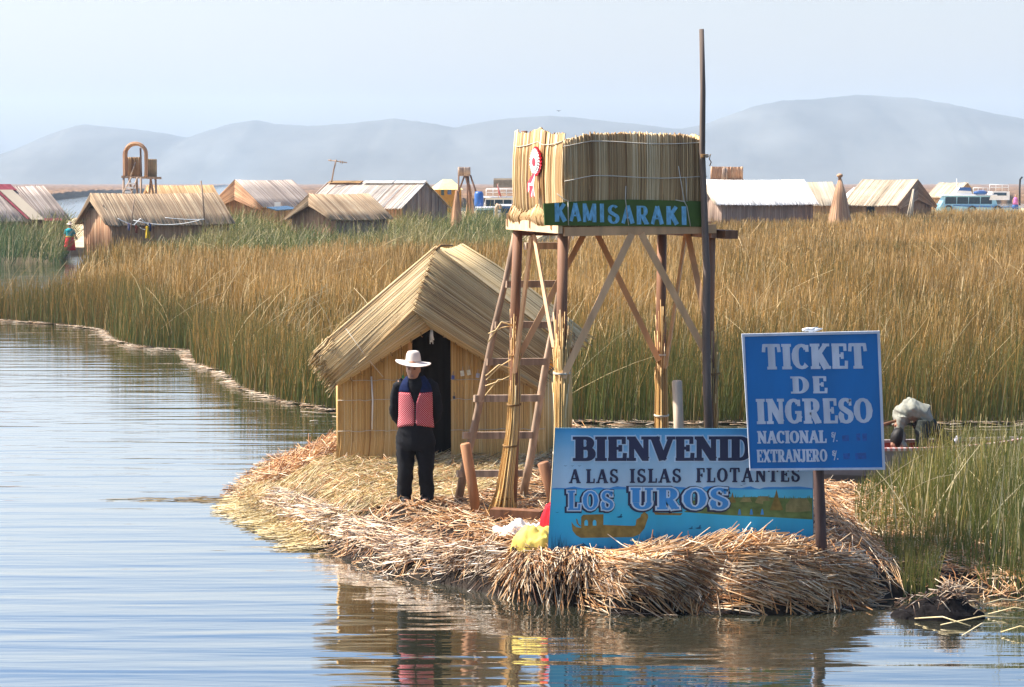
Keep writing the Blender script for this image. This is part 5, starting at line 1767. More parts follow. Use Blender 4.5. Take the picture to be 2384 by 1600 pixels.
mb.tube([P(1985, 1012, 26.8), P(2052, 990, 26.9), P(2100, 976, 27.0)], [.02, .022, .02], 8, .3)
tag(mb.build("oar", M['red_wood'], None, (bc.x, bc.y, .5)), "brown wooden oar handle held by the person bending in the boat", "oar")

wk = P(2130, 1040, 27.1)
fl0 = 0.06
bent = thing("person", (wk.x, wk.y, fl0), "person in pale jacket and dark trousers bending deep over inside the rowing boat", "person")
PX = lambda x, y, dy=0.0: P(x, y, 27.1 + dy)
M['pale_jacket'] = plain("pale_khaki_jacket", (0.27, 0.27, 0.225), 0.85, 0.15, 0.2, (7, 7, 7))
M['dark_trousers'] = plain("dark_olive_trousers", (0.035, 0.04, 0.035), 0.85, 0.15, 0.35, (7, 7, 7))
mb = MB()
limb(mb, [PX(2152, 985), PX(2140, 962), PX(2118, 952), PX(2098, 968), PX(2092, 995, -.1)], [.10, .11, .11, .10, .06], 16, .9)
head(mb, PX(2086, 1040, -.25), 0.95, (-.7, -.4, -.5))
for dy in (-.18, .16):
    limb(mb, [PX(2098, 975, dy), PX(2094, 1005, dy), PX(2100, 1030, dy - .05), PX(2108, 1050, dy - .1)], [.06, .045, .04, .028])
    hand(mb, PX(2108, 1048, dy - .1), (.3, -.1, -1), 1, 1.0, .8)
limb(mb, [PX(2150, 985, -.1), PX(2146, 1025, -.2), PX(2140, 1080, -.2)], [.10, .07, .05])
limb(mb, [PX(2152, 985, .08), PX(2188, 1008, .12), PX(2218, 1040, .15)], [.10, .07, .045])
remesh(mb, "body", M['skin'], bent, .010, 1)
mb = MB()
limb(mb, [PX(2156, 990), PX(2146, 962), PX(2120, 950), PX(2099, 966), PX(2093, 992, -.05)], [.12, .145, .15, .13, .085], 18, 1.1)
for dy in (-.19, .17):
    limb(mb, [PX(2100, 968, dy), PX(2095, 1000, dy), PX(2100, 1030, dy - .05), PX(2106, 1043, dy - .08)], [.075, .06, .052, .045])
hb = MB()
_c = PX(2086, 1040, -.25); _f = Vector((-.7, -.4, -.5)).normalized(); _r = _f.cross(up).normalized()
hb.loft([(_c + up * z - _f * .012, _r * a, _f * b_) for z, a, b_ in ((.0, .06, .07), (.05, .078, .092), (.12, .083, .105), (.18, .078, .10), (.23, .05, .06))], 16)
hb.build("hair", M['hair'], bent, smooth=True)
remesh(mb, "jacket", M['pale_jacket'], bent, .011, 1, 0.016)
mb = MB()
limb(mb, [PX(2143, 976), PX(2156, 992), PX(2160, 1004)], [.125, .155, .14], 18, 1.0)
limb(mb, [PX(2150, 985, -.1), PX(2146, 1025, -.2), PX(2140, 1075, -.2)], [.12, .095, .07])
limb(mb, [PX(2152, 985, .08), PX(2188, 1008, .12), PX(2216, 1038, .15)], [.12, .09, .065])
remesh(mb, "trousers", M['dark_trousers'], bent, .011, 1, 0.013)
mb = MB()
limb(mb, [PX(2216, 1040, .15), PX(2226, 1032, .15), PX(2232, 1016, .15)], [.045, .05, .03], 12, .8)
mb.build("shoe", plain("pale_shoe", (0.5, 0.5, 0.6), 0.6, 0.2), bent, smooth=True)
mb = MB()
limb(mb, [PX(2140, 1072, -.2), PX(2136, 1088, -.26), PX(2128, 1090, -.34)], [.05, .052, .03], 12, .8)
mb.build("shoe", M['hair'], bent, smooth=True)

# ------------------------------------------------------------------ sodden clump at the water's edge
sc_ = G(2190, 1440, 0.0)
NX = 40
u, v = np.meshgrid(np.linspace(-1, 1, NX), np.linspace(-1, 1, NX))
z = np.clip(1 - (u ** 2 + v ** 2), -.3, 1)
Z = 0.17 * np.maximum(z, 0) ** .6 + 0.13 * np.exp(-((u - .25) / .22) ** 2 - (v / .5) ** 2) + .035 * fbm(u * 4, v * 4, 2, 3) - .03
mb = MB()
idx = np.arange(NX * NX).reshape(NX, NX)
q = np.stack([idx[:-1, :-1], idx[:-1, 1:], idx[1:, 1:], idx[1:, :-1]], -1).reshape(-1, 4)
clump = thing("sodden_clump", (sc_.x, sc_.y, 0), "dark sodden clump of reed roots in the water at lower right", "reed clump")
mb.grid(np.stack([sc_.x + u * .46, sc_.y + .1 + v * .24, np.where(z < 0, -.06, Z)], -1).reshape(-1, 3), q, .5)
mb.build("root_mass", plain("black_wet_roots", (0.010, 0.008, 0.008), 0.9, 0.12, 0.5, (20, 20, 20), 0.8), clump)
mb = MB()
n = 130
uu, vv = rng.uniform(-.75, .75, n) , rng.uniform(-.7, .7, n)
uu[:70] = .25 + rng.normal(0, .2, 70)
zz = 0.17 * np.maximum(1 - uu ** 2 - vv ** 2, 0) ** .6 + 0.13 * np.exp(-((uu - .25) / .22) ** 2 - (vv / .5) ** 2) + .02
a = rng.uniform(0, 6.28, n); L = rng.uniform(.06, .22, n)
c_x, c_y = sc_.x + uu * .46, sc_.y + .1 + vv * .24
path = np.stack([np.stack([c_x + np.cos(a) * L * k, c_y + np.sin(a) * L * k * .6, np.maximum(zz + .03 - abs(k) ** 2 * L * .6 - k * L * .35, .005)], -1) for k in (-.4, 0, .6)], 1)
mb.strands(path, np.full((n, 3), .0042), rng.random(n) ** 2.0, 3)
top = np.array([sc_.x + .11, sc_.y + .08, .27])
path = np.stack([np.stack([top[0] + rng.normal(0, .06, 16), top[1] + rng.normal(0, .04, 16), np.full(16, top[2] - .03)], -1), top + np.stack([rng.normal(0, .11, 16), rng.normal(0, .05, 16), rng.uniform(.0, .10, 16)], -1)], 1)
mb.strands(path, np.full((16, 2), .0045), rng.uniform(.5, 1, 16), 3)
o = mb.build("reed_tuft", M['wet_straw'], clump)
o["kind"] = "stuff"
mb = MB()
for a_, b_ in (((2190, 1455), (2384, 1440)), ((2240, 1480), (2330, 1450)), ((2330, 1472), (2420, 1470)), ((2130, 1440), (2260, 1458)), ((2260, 1415), (2400, 1400)), ((2300, 1430), (2420, 1424))):
    p, q_ = G(*a_, .02), G(*b_, .03)
    mb.tube([p, p.lerp(q_, .5) + Vector((0, 0, .05)), q_], [.006, .007, .005], 5, RR.uniform(.5, 1))
tag(mb.build("fallen_stalks", M['green_straw']), kind="stuff")
# ================================================================== THE VILLAGE BEHIND THE REEDS
M['bg_wall'] = tint_mat("old_reed_wall", [(0.30, 0.155, 0.085), (0.45, 0.25, 0.14), (0.57, 0.35, 0.20), (0.68, 0.47, 0.29)], 0.7, 0.2, (0.6, 0.6, 0.6), 0.2)
M['bg_roof'] = tint_mat("old_reed_thatch", [(0.21, 0.135, 0.075), (0.32, 0.22, 0.135), (0.41, 0.30, 0.19), (0.52, 0.42, 0.29)], 0.7, 0.2, (0.5, 0.5, 0.5), 0.18)
M['bg_grey'] = tint_mat("grey_thatch", [(0.20, 0.155, 0.13), (0.30, 0.24, 0.205), (0.39, 0.325, 0.28), (0.50, 0.44, 0.40)], 0.7, 0.2, (0.5, 0.5, 0.5), 0.2)
M['bg_gold'] = tint_mat("golden_thatch", [(0.30, 0.17, 0.07), (0.43, 0.26, 0.115), (0.52, 0.34, 0.17), (0.62, 0.46, 0.27)], 0.7, 0.2, (0.5, 0.5, 0.5), 0.15)
M['bg_pale'] = tint_mat("bleached_thatch", [(0.41, 0.32, 0.22), (0.50, 0.41, 0.29), (0.57, 0.48, 0.36), (0.66, 0.58, 0.46)], 0.7, 0.2, (0.5, 0.5, 0.5), 0.12)
M['bg_white'] = tint_mat("white_tarp_roof", [(0.68, 0.65, 0.60), (0.76, 0.73, 0.69), (0.80, 0.78, 0.75), (0.84, 0.83, 0.81)], 0.6, 0.2, (0.4, 0.4, 0.4), 0.08)
M['bg_metal'] = tint_mat("weathered_sheet_roof", [(0.36, 0.20, 0.12), (0.45, 0.38, 0.31), (0.53, 0.49, 0.44), (0.60, 0.58, 0.55)], 0.5, 0.4, (0.3, 0.3, 0.3), 0.12)
M['bg_brown'] = tint_mat("shaded_reed_wall", [(0.20, 0.13, 0.10), (0.30, 0.21, 0.16), (0.41, 0.30, 0.23), (0.52, 0.40, 0.31)], 0.75, 0.2, (0.6, 0.6, 0.6), 0.2)  # darker copy of the reed wall, shade of sunless sides in its colour
M['gap'] = plain("opening_shade", (0.02, 0.016, 0.014), 0.9, 0.1)  # flat black painted in place of the shade inside openings


def bghut(name, lab, cat, npx, D, phi, w, L, wh, rh, roof, wall, gside=-1, z0=0.42, over=0.35, eave=0.25, screen=None, sdepth=0.75, gap=False, rr=0.021, gable_fill=None, door=None, group=None, base_drop=0.25, far_slope=True, loc_dy=0.0):
    """gabled reed hut. npx,D = the near corner where a gable wall meets a long wall; phi = bearing of the ridge away from us"""
    N = P(npx, 500, D); N.z = z0
    a = Vector((math.sin(phi), math.cos(phi), 0))         # along the ridge
    g = Vector((math.cos(phi), -math.sin(phi), 0)) * (1 if gside > 0 else -1)   # along the gable, away from N
    t_ = thing(name, tuple(N + a * L / 2 + g * w / 2), lab, cat, group)
    Z = Vector((0, 0, 1))
    G0, G1 = N, N + g * w
    # long walls and far gable
    mb = MB()
    mat_strands(mb, int(L / rr / 1.9), bil(G0 - Z * base_drop, G0 + a * L - Z * base_drop, G0 + a * L + Z * wh, G0 + Z * wh), rr, 3, 1.0, clump=3, amp=.12)
    mb.build("wall", M[wall], t_)
    mb = MB()
    mat_strands(mb, int(L / rr / 3), bil(G1 - Z * base_drop, G1 + a * L - Z * base_drop, G1 + a * L + Z * wh, G1 + Z * wh), rr, 3, 1.0, clump=3, amp=.12)
    mb.build("wall", M[wall], t_)
    top = lambda u: np.interp(u, [0, .5, 1], [wh, rh - .05, wh]) if not gap else np.minimum(np.interp(u, [0, .5, 1], [wh, rh, wh]), wh + (rh - wh) * .42)

    def gw(base):
        b_ = np.array(base)
        def f(u, v):
            p = b_ + np.array(g * w) * u[..., None]
            return np.concatenate([p[..., :2], (z0 - base_drop + (top(u) + base_drop) * v)[..., None]], -1)
        return f
    mb = MB()
    mat_strands(mb, int(w / rr / 1.9), gw(G0), rr, 3, 1.0, clump=3, amp=.12)
    gwall = mb.build("gable_wall", M[gable_fill or wall], t_)
    mb = MB()
    mat_strands(mb, int(w / rr / 3), gw(G0 + a * L), rr, 3, 1.0, clump=3, amp=.12)
    mb.build("gable_wall", M[wall], t_)
    # roof slopes
    R0 = G0 + g * w / 2 - a * over + Z * rh
    R1 = G0 + g * w / 2 + a * (L + over * .6) + Z * rh
    sl = (rh - wh) / (w / 2)
    E0, E1 = G0 - g * eave - a * over + Z * (wh - sl * eave + .04), G0 - g * eave + a * (L + over * .6) + Z * (wh - sl * eave + .04)
    F0, F1 = G1 + g * eave - a * over + Z * (wh - sl * eave + .04), G1 + g * eave + a * (L + over * .6) + Z * (wh - sl * eave + .04)
    arr = lambda q: np.array(q, float)
    mb = MB()
    mat_strands(mb, int(L / rr / 1.7), slope(arr(R0), arr(R1), arr(E0), arr(E1), 0.05), rr, 4, 0.8, (0.0, 0.02), clump=3, amp=.12)
    if far_slope: mat_strands(mb, int(L / rr / 2.2), slope(arr(R0), arr(R1), arr(F0), arr(F1), 0.05), rr, 4, 0.8, (0.0, 0.02), clump=3, amp=.12)
    roof_o = mb.build("roof", M[roof], t_)
    # the chevron screen hung from the front verge
    if screen:
        for E in (E0, F0):
            lo = 0.30 * sdepth
            pi_, ti = R0 - Z * sdepth - a * .05, E - Z * lo + (R0 - E) * 0.10 - a * .05
            mb = MB()
            mat_strands(mb, max(8, int(sdepth / rr / 1.8)), chev(arr(R0 + Z * .02), arr(pi_), arr(E + Z * .02), arr(ti), None, 0.03), rr * .9, 4, 1.1, (0.0, 0.02), clump=3, amp=.12)
            mb.build("gable_screen", M[screen], t_)
    if gap:                                               # open gable top: black sheet as painted inner shade, a rail and a stud
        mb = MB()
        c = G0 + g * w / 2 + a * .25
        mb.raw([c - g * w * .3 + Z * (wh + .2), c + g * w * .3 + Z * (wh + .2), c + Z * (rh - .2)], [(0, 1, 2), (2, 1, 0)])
        mb.build("gable_shade", M['gap'], t_)
        mb = MB()
        c = G0 + g * w / 2 - a * .06
        mb.bar(c - g * w * .28 + Z * (wh + (rh - wh) * .55), c + g * w * .28 + Z * (wh + (rh - wh) * .55), .05, .05, up, .5)
        mb.build("rail", M['grey_wood'], t_)
        mb = MB()
        mb.bar(c + Z * (wh + (rh - wh) * .4), c + Z * (rh - .3), .06, .06, a, .5)
        mb.build("stud", M['grey_wood'], t_)
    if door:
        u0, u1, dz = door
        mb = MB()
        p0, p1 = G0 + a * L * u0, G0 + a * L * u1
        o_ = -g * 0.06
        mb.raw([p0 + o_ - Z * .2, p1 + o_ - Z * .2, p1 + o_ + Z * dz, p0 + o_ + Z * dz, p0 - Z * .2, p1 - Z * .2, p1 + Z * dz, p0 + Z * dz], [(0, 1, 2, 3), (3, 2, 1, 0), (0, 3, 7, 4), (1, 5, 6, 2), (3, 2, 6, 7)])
        mb.build("doorway", M['gap'], t_)  # black slab on the wall stands for the shade of a doorway
    t_["_"] = 0
    del t_["_"]
    return t_, dict(N=N, a=a, g=g, R0=R0, R1=R1, E0=E0, E1=E1, G1=G1)


rad = math.radians
# left foreground hut of the village with the open gable
h1, i1 = bghut("reed_hut", "long brown thatched hut with an open gable top beside the woman in red", "hut", 258, 104, rad(51), 3.0, 7.0, 1.65, 3.0, 'bg_roof', 'bg_wall', -1, .42, .35, .35, 'bg_roof', .42, True)
h2, i2 = bghut("reed_hut", "tall reed hut with a greyish roof and broad chevron gable, table beside its wall", "hut", 617, 125, rad(38), 4.2, 4.3, 2.2, 3.72, 'bg_grey', 'bg_gold', -1, .42, .5, .25, 'bg_wall', 1.25, gable_fill='bg_wall')
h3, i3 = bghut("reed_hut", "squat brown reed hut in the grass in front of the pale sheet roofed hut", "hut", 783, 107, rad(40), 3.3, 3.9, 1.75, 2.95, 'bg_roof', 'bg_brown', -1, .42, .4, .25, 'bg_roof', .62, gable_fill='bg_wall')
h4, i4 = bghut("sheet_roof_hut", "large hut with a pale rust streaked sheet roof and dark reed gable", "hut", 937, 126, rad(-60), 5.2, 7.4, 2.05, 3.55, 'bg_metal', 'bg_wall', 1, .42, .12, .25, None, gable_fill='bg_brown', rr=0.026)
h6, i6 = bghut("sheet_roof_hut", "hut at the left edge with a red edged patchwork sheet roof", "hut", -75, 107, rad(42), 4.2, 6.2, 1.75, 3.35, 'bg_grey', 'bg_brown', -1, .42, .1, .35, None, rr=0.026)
h7, i7 = bghut("reed_hut", "golden thatched hut behind the long brown hut at left", "hut", 372, 150, rad(62), 4.0, 4.7, 1.95, 3.35, 'bg_gold', 'bg_gold', -1, .42, .3, .3, 'bg_gold', .4)
h8, i8 = bghut("white_roof_hut", "long dark walled hut with a bright white roof right of the tall pole", "hut", 1680, 140, rad(73), 4.2, 6.9, 2.25, 3.75, 'bg_white', 'bg_brown', -1, .42, .5, .35, 'bg_pale', .5)
h9, i9 = bghut("reed_hut", "tan roofed hut joined behind the right end of the white roofed hut", "hut", 1850, 166, rad(78), 4.2, 3.9, 1.9, 3.6, 'bg_pale', 'bg_gold', -1, .42, .2, .3, None)
h10, i10 = bghut("reed_hut", "big bleached hut with a broad brown gable left of the blue and white tour boat", "hut", 2087, 166, rad(-48), 5.6, 4.9, 1.85, 3.8, 'bg_pale', 'bg_gold', 1, .42, .3, .3, 'bg_wall', 1.7, gable_fill='bg_wall', door=(.42, .58, 1.75))
h11, i11 = bghut("distant_hut", "small far hut roof rising behind the blue and white tour boat", "hut", 2222, 262, rad(-42), 5.0, 4.2, 1.8, 3.5, 'bg_pale', 'bg_gold', 1, .42, .2, .3, None, rr=0.05)
h12, i12 = bghut("distant_hut", "small far hut roof between the conical hut and the bleached hut", "hut", 2010, 235, rad(-35), 3.8, 3.4, 1.5, 2.9, 'bg_white', 'bg_brown', 1, .42, .3, .3, None, rr=0.05)


def lean(d, o):
    """pale reed bundle propped against a gable"""
    mb = MB()
    n = 40
    a_, b_ = Vector(d), Vector(o)
    th = rng.uniform(0, 6.28, n)
    p0 = np.stack([a_.x + np.cos(th) * .26, a_.y + np.sin(th) * .12, np.full(n, a_.z)], -1)
    p1 = np.stack([b_.x + np.cos(th) * .05, b_.y + np.sin(th) * .05, b_.z + rng.uniform(-.3, 0, n)], -1)
    mb.strands(np.stack([p0, p0 * .45 + p1 * .55, p1], 1), np.full((n, 3), .03), rng.uniform(.3, 1, n), 4)
    return mb


q = lean(P(2118, 505, 163.2), P(2127, 440, 164))
tag(q.build("reed_bundle", M['bg_pale'], None, tuple(P(2118, 505, 163))), "pale reed bundle propped against the gable of the bleached hut", "reed bundle")
# red tarpaulin and loose sheets on the left hut's roof
M['dull_red'] = plain("faded_red_tarp", (0.30, 0.06, 0.075), 0.7, 0.2, 0.3)
n_ = (i6['E0'] - i6['R0']).cross(i6['a']).normalized()
if n_.z < 0: n_ = -n_


def on_roof(u, v, o):
    return i6['R0'].lerp(i6['R1'], u).lerp(i6['E0'].lerp(i6['E1'], u), v) + n_ * o


for u0, u1, v0, v1, mt, o in ((.35, .66, -.02, .16, 'dull_red', .10), (.50, .63, .16, 1.04, 'bg_pale', .13), (.465, .49, .12, 1.0, 'dull_red', .10), (.70, .90, .98, 1.05, 'dull_red', .06)):
    mb = MB()
    mb.raw([on_roof(u0, v0, o), on_roof(u1, v0, o), on_roof(u1 + .1 * (v1 - v0), v1, o), on_roof(u0 + .1 * (v1 - v0), v1, o)] + [on_roof(u0, v0, o - .03), on_roof(u1, v0, o - .03), on_roof(u1 + .1 * (v1 - v0), v1, o - .03), on_roof(u0 + .1 * (v1 - v0), v1, o - .03)],
           [(0, 1, 2, 3), (7, 6, 5, 4), (0, 4, 5, 1), (1, 5, 6, 2), (2, 6, 7, 3), (3, 7, 4, 0)])
    mb.build("roof_sheet", M[mt], h6)
# ridge sheets on the pale roof
for k, (u0, u1, mt) in enumerate(((.0, .30, 'bg_white'), (.32, .62, 'bg_white'), (.64, .98, 'bg_gold'))):
    mb = MB()
    a0, a1 = i4['R0'].lerp(i4['R1'], u0), i4['R0'].lerp(i4['R1'], u1)
    dv = (i4['E0'] - i4['R0']).normalized() * .35
    dg = Vector((-dv.x, -dv.y, dv.z))
    for d_ in (dv, dg):
        mb.raw([a0 + up * .12, a1 + up * .12, a1 + d_ + up * .14, a0 + d_ + up * .14], [(0, 1, 2, 3), (3, 2, 1, 0)])
    mb.build("ridge_sheet", M[mt], h4)


# conical huts
def cone(lab, px, py0, py1, D, wpx, knob=False, mat='bg_wall'):
    b_, t1 = P(px, py0, D), P(px, py1, D)
    rb = wpx / 2 * D / FPX
    o = thing("conical_hut", (b_.x, b_.y, .4), lab, "conical hut")
    n = 130
    th = np.linspace(0, 2 * np.pi, n, endpoint=False)
    s = np.linspace(0, 1, 5)
    z = .3 + (t1.z - .3) * s
    r = rb * (1 - s) ** .75 * .96 + .05
    path = np.stack([b_.x + np.cos(th)[:, None] * r, b_.y + np.sin(th)[:, None] * r, np.broadcast_to(z, (n, 5)) + rng.normal(0, .04, (n, 1))], -1)
    mb = MB()
    mb.strands(path, np.linspace(.07, .02, 5)[None] * np.ones((n, 1)) * (rb / .8), np.clip(rng.normal(.45, .25, n), 0, 1), 4)
    mb.build("thatch", M[mat], o)
    if knob:
        mb = MB()
        mb.loft([(t1 + up * z_, Vector((r_, 0, 0)), Vector((0, r_, 0))) for z_, r_ in ((-.15, .10), (.08, .11), (.16, .22), (.28, .2), (.34, .08))], 10)
        mb.build("knot", M[mat], o)
    return o


cone("narrow brown reed cone standing at the end of the sheet roofed hut", 1063, 520, 445, 122, 34)
cone("blunt reed cone under the small distant lookout box", 1094, 480, 432, 172, 22)
cone("tall pointed reed cone with a knotted tip beside the tan roofed hut", 1955, 505, 416, 140, 60, True)

# yellow house
yh = P(1040, 470, 182)
M['yellow'] = plain("ochre_yellow_wall", (0.62, 0.33, 0.035), 0.7, 0.2, 0.1)
M['yroof'] = plain("pale_yellow_roof", (0.72, 0.62, 0.28), 0.7, 0.2, 0.12)
y0 = thing("yellow_house", (yh.x, yh.y, .4), "small yellow house with a hipped pale yellow roof behind the sheet roofed hut", "house")
pw = lambda x, y, d=0: P(x, y, 182 + d)
mb = MB()
Wl, Wm, Wr = pw(1003, 490, 1.5), pw(1022, 490, 0), pw(1074, 490, .8)
for A_, B_2 in ((Wl, Wm), (Wm, Wr)):
    mb.raw([(A_.x, A_.y, .3), (B_2.x, B_2.y, .3), (B_2.x, B_2.y, 3.35), (A_.x, A_.y, 3.35)], [(0, 1, 2, 3), (3, 2, 1, 0)])
bk = Vector((Wl.x + Wr.x - Wm.x, Wl.y + 3, 0))
for A_, B_2 in ((Wr, bk), (bk, Wl)):
    mb.raw([(A_.x, A_.y, .3), (B_2.x, B_2.y, .3), (B_2.x, B_2.y, 3.35), (A_.x, A_.y, 3.35)], [(0, 1, 2, 3), (3, 2, 1, 0)])
mb.build("wall", M['yellow'], y0)
c_ = (Wl + Wr) / 2 + Vector((0, 1, 0))
mb = MB()
ev = [Wl + (Wl - c_) * .12, Wm + Vector((-.1, -.5, 0)), Wr + (Wr - c_) * .12, bk + Vector((0, .4, 0))]
ev = [Vector((e_.x, e_.y, 3.32)) for e_ in ev]
pk0, pk1 = Vector((c_.x - .3, c_.y, 4.25)), Vector((c_.x + .5, c_.y + .1, 4.22))
mb.raw(ev + [pk0, pk1], [(0, 1, 4), (1, 2, 5, 4), (2, 3, 5), (3, 0, 4, 5), (3, 2, 1, 0)])
mb.build("roof", M['yroof'], y0)
for x0, x1, ya, yb, c, nm in ((1027, 1034, 438, 455, (.02, .05, .05), "door"), (1042, 1051, 441, 453, (.05, .09, .2), "window")):
    mb = MB()
    v = [Wm.lerp(Wr, (x - 1022) / 52) + Vector((0, -.05, 0)) for x in (x0, x1)]
    z1, z0_ = pw(0, ya).z, pw(0, yb).z
    mb.raw([(v[0].x, v[0].y, z0_), (v[1].x, v[1].y, z0_), (v[1].x, v[1].y, z1), (v[0].x, v[0].y, z1)] + [(v[0].x, v[0].y + .04, z0_), (v[1].x, v[1].y + .04, z0_), (v[1].x, v[1].y + .04, z1), (v[0].x, v[0].y + .04, z1)], [(0, 1, 2, 3), (0, 4, 5, 1), (1, 5, 6, 2), (2, 6, 7, 3), (3, 7, 4, 0)])
    mb.build(nm, plain("opening_colour", c, 0.4, 0.4), y0)

# ------------------------------------------------------------------ distant lookouts
DT = 122
pa = lambda x, y, d=0.0: P(x, y, DT + d)
at_ = thing("arched_lookout", (pa(325, 520).x, DT, .4), "lookout on stilts with a tall reed arch behind the left huts", "tower")
mb = MB()
n = 16
K = 30
tt = np.linspace(0, 1, K)
ang = np.pi * np.clip((tt - .28) / .44, 0, 1)
cx_, cz_ = pa(311, 0).x, pa(0, 358).z
hw, hh = 24 * DT / FPX, 23 * DT / FPX
zb_ = pa(0, 412).z
xx = np.where(tt < .28, -hw, np.where(tt > .72, hw, -hw * np.cos(ang)))
zz = np.where(tt < .28, zb_ + (cz_ - zb_) * tt / .28, np.where(tt > .72, cz_ + (zb_ - cz_) * (tt - .72) / .28, cz_ + hh * np.sin(ang)))
for j in range(n):
    jr = (j - n / 2) / n
    sc_2 = 1 + .06 * rng.normal()
    path = np.stack([cx_ + xx * sc_2, np.full(K, DT + jr * .7), zz + .04 * rng.normal()], -1)
    mb.strands(path[None], np.full((1, K), .055), np.array([rng.uniform(.1, .6)]), 5)
mb.build("arch", M['bg_wall'], at_)
mb = MB()
mat_strands(mb, 22, bil(pa(297, 412, .6), pa(329, 412, .6), pa(329, 366, .6), pa(297, 366, .6)), .035, 3)
mb.build("reed_panel", M['bg_gold'], at_)
mb = MB()
mat_strands(mb, 20, bil(pa(337, 412, .2), pa(365, 414, 1.2), pa(364, 371, 1.2), pa(338, 370, .2)), .035, 3)
mb.build("reed_panel", M['bg_gold'], at_)
mb = MB()
mb.bar(pa(283, 412, .2), pa(376, 415, .6), 1.4, .14, up, .4)
mb.build("platform", M['grey_wood'], at_)
for x0, x1, dy in ((288, 286, -.4), (328, 328, -.6), (362, 366, 0), (318, 322, .9), (352, 340, .5), (300, 318, .8), (350, 366, .3)):
    mb = MB()
    mb.tube([pa(x0, 413, dy), (pa(x1, 470, dy).x, DT + dy, .4 if abs(x0 - x1) < 5 else 1.9)], .07, 6, .3)
    mb.build("leg", M['grey_wood'], at_)
mb = MB()
mb.tube([pa(327, 345, .1), pa(329, 412, .1)], .06, 6, .2)
mb.build("corner_post", M['grey_wood'], at_)
mb = MB()
mb.tube([pa(315, 378, -.2), pa(304, 410, -.5)], .04, 6, .8)
mb.build("handrail", M['grey_wood'], at_)
st = bpy.data.objects.new("ladder", None); S.collection.objects.link(st); st.parent = at_; st.location = pa(300, 460, -.8) - at_.location
for a_, b_ in (((306, 413), (288, 447)), ((320, 413), (306, 450))):
    mb = MB(); mb.tube([pa(*a_, -.8), pa(*b_, -1.2), pa(b_[0] - (a_[0] - b_[0]), b_[1] + 36, -1.6)], .05, 6, .5); mb.build("rail", M['grey_wood'], st)
for k in range(4):
    mb = MB(); mb.bar(pa(299 - k * 5, 427 + k * 10, -1.1), pa(315 - k * 4, 428 + k * 10, -1.1), .12, .09, up, .95); mb.build("rung", M['white'], st)


def box_tower(lab, x0, x1, y0_, y1_, D, legs, mat='bg_brown', tilt=0):
    pp = lambda x, y, d=0.0: P(x, y, D + d)
    o = thing("lookout_box", (pp((x0 + x1) / 2, 480).x, D, .4), lab, "tower")
    sp_ = (x1 - x0) * D / FPX
    for a_, b_, d0_, d1_ in ((x0, x1, 0, 0), (x0, x0, 0, sp_ * .7), (x1, x1, 0, sp_ * .7), (x0, x1, sp_ * .7, sp_ * .7)):
        mb = MB()
        mat_strands(mb, 24, bil(pp(a_, y1_, d0_), pp(b_, y1_, d1_), pp(b_ - tilt * (b_ == x1) + (tilt if b_ == x0 else 0), y0_ + (1 if b_ == x1 else 0), d1_), pp(a_ + tilt * .5, y0_, d0_)), .045, 3)
        mb.build("reed_wall", M[mat], o)
    mb = MB(); mb.bar(pp(x0 - 1, y1_ + 1, sp_ * .35), pp(x1 + 2, y1_ + 1, sp_ * .35), sp_ * .85, .1, up, .3); mb.build("platform", M['grey_wood'], o)
    for lx0, lx1, d, zz_ in legs:
        mb = MB(); mb.tube([pp(lx0, y1_, d), (pp(lx1, 480, d).x, D + d, zz_)], .075, 6, .1); mb.build("leg", M['red_wood'], o)
    return o


box_tower("small dark distant lookout box on thin legs behind the moored boats", 1069, 1092, 389, 408, 170, ((1068, 1066, .1, .4), (1090, 1098, .1, .4), (1088, 1089, .6, .4), (1095, 1120, .1, 1.9), (1082, 1066, .05, 3.0), (1083, 1096, .05, 2.8)), tilt=0)
mbx = box_tower("reddish reed lookout box showing above the bright white roof", 1656, 1727, 388, 418, 190, ((1660, 1658, .2, .4), (1724, 1726, .2, .4), (1665, 1665, 1.9, .4), (1720, 1720, 1.9, .4)), 'bg_wall', 3)
mb = MB()
mat_strands(mb, 8, bil(P(1681, 418, 189.8), P(1693, 418, 189.8), P(1692, 391, 189.8), P(1682, 391, 189.8)), .05, 3)
mb.build("reed_flap", M['bg_brown'], mbx)

# ------------------------------------------------------------------ tour boats
M['boat_white'] = plain("white_boat_paint", (0.78, 0.80, 0.82), 0.4, 0.4, 0.06)
M['boat_blue'] = plain("light_blue_boat_paint", (0.25, 0.50, 0.66), 0.4, 0.4, 0.12)
M['dark_glass'] = plain("dark_boat_windows", (0.025, 0.06, 0.10), 0.15, 0.6, 0.3)
M['deep_blue_p'] = plain("deep_blue_paint", (0.02, 0.10, 0.34), 0.4, 0.4, 0.1)
M['tyre'] = plain("black_rubber", (0.02, 0.02, 0.022), 0.7, 0.2)


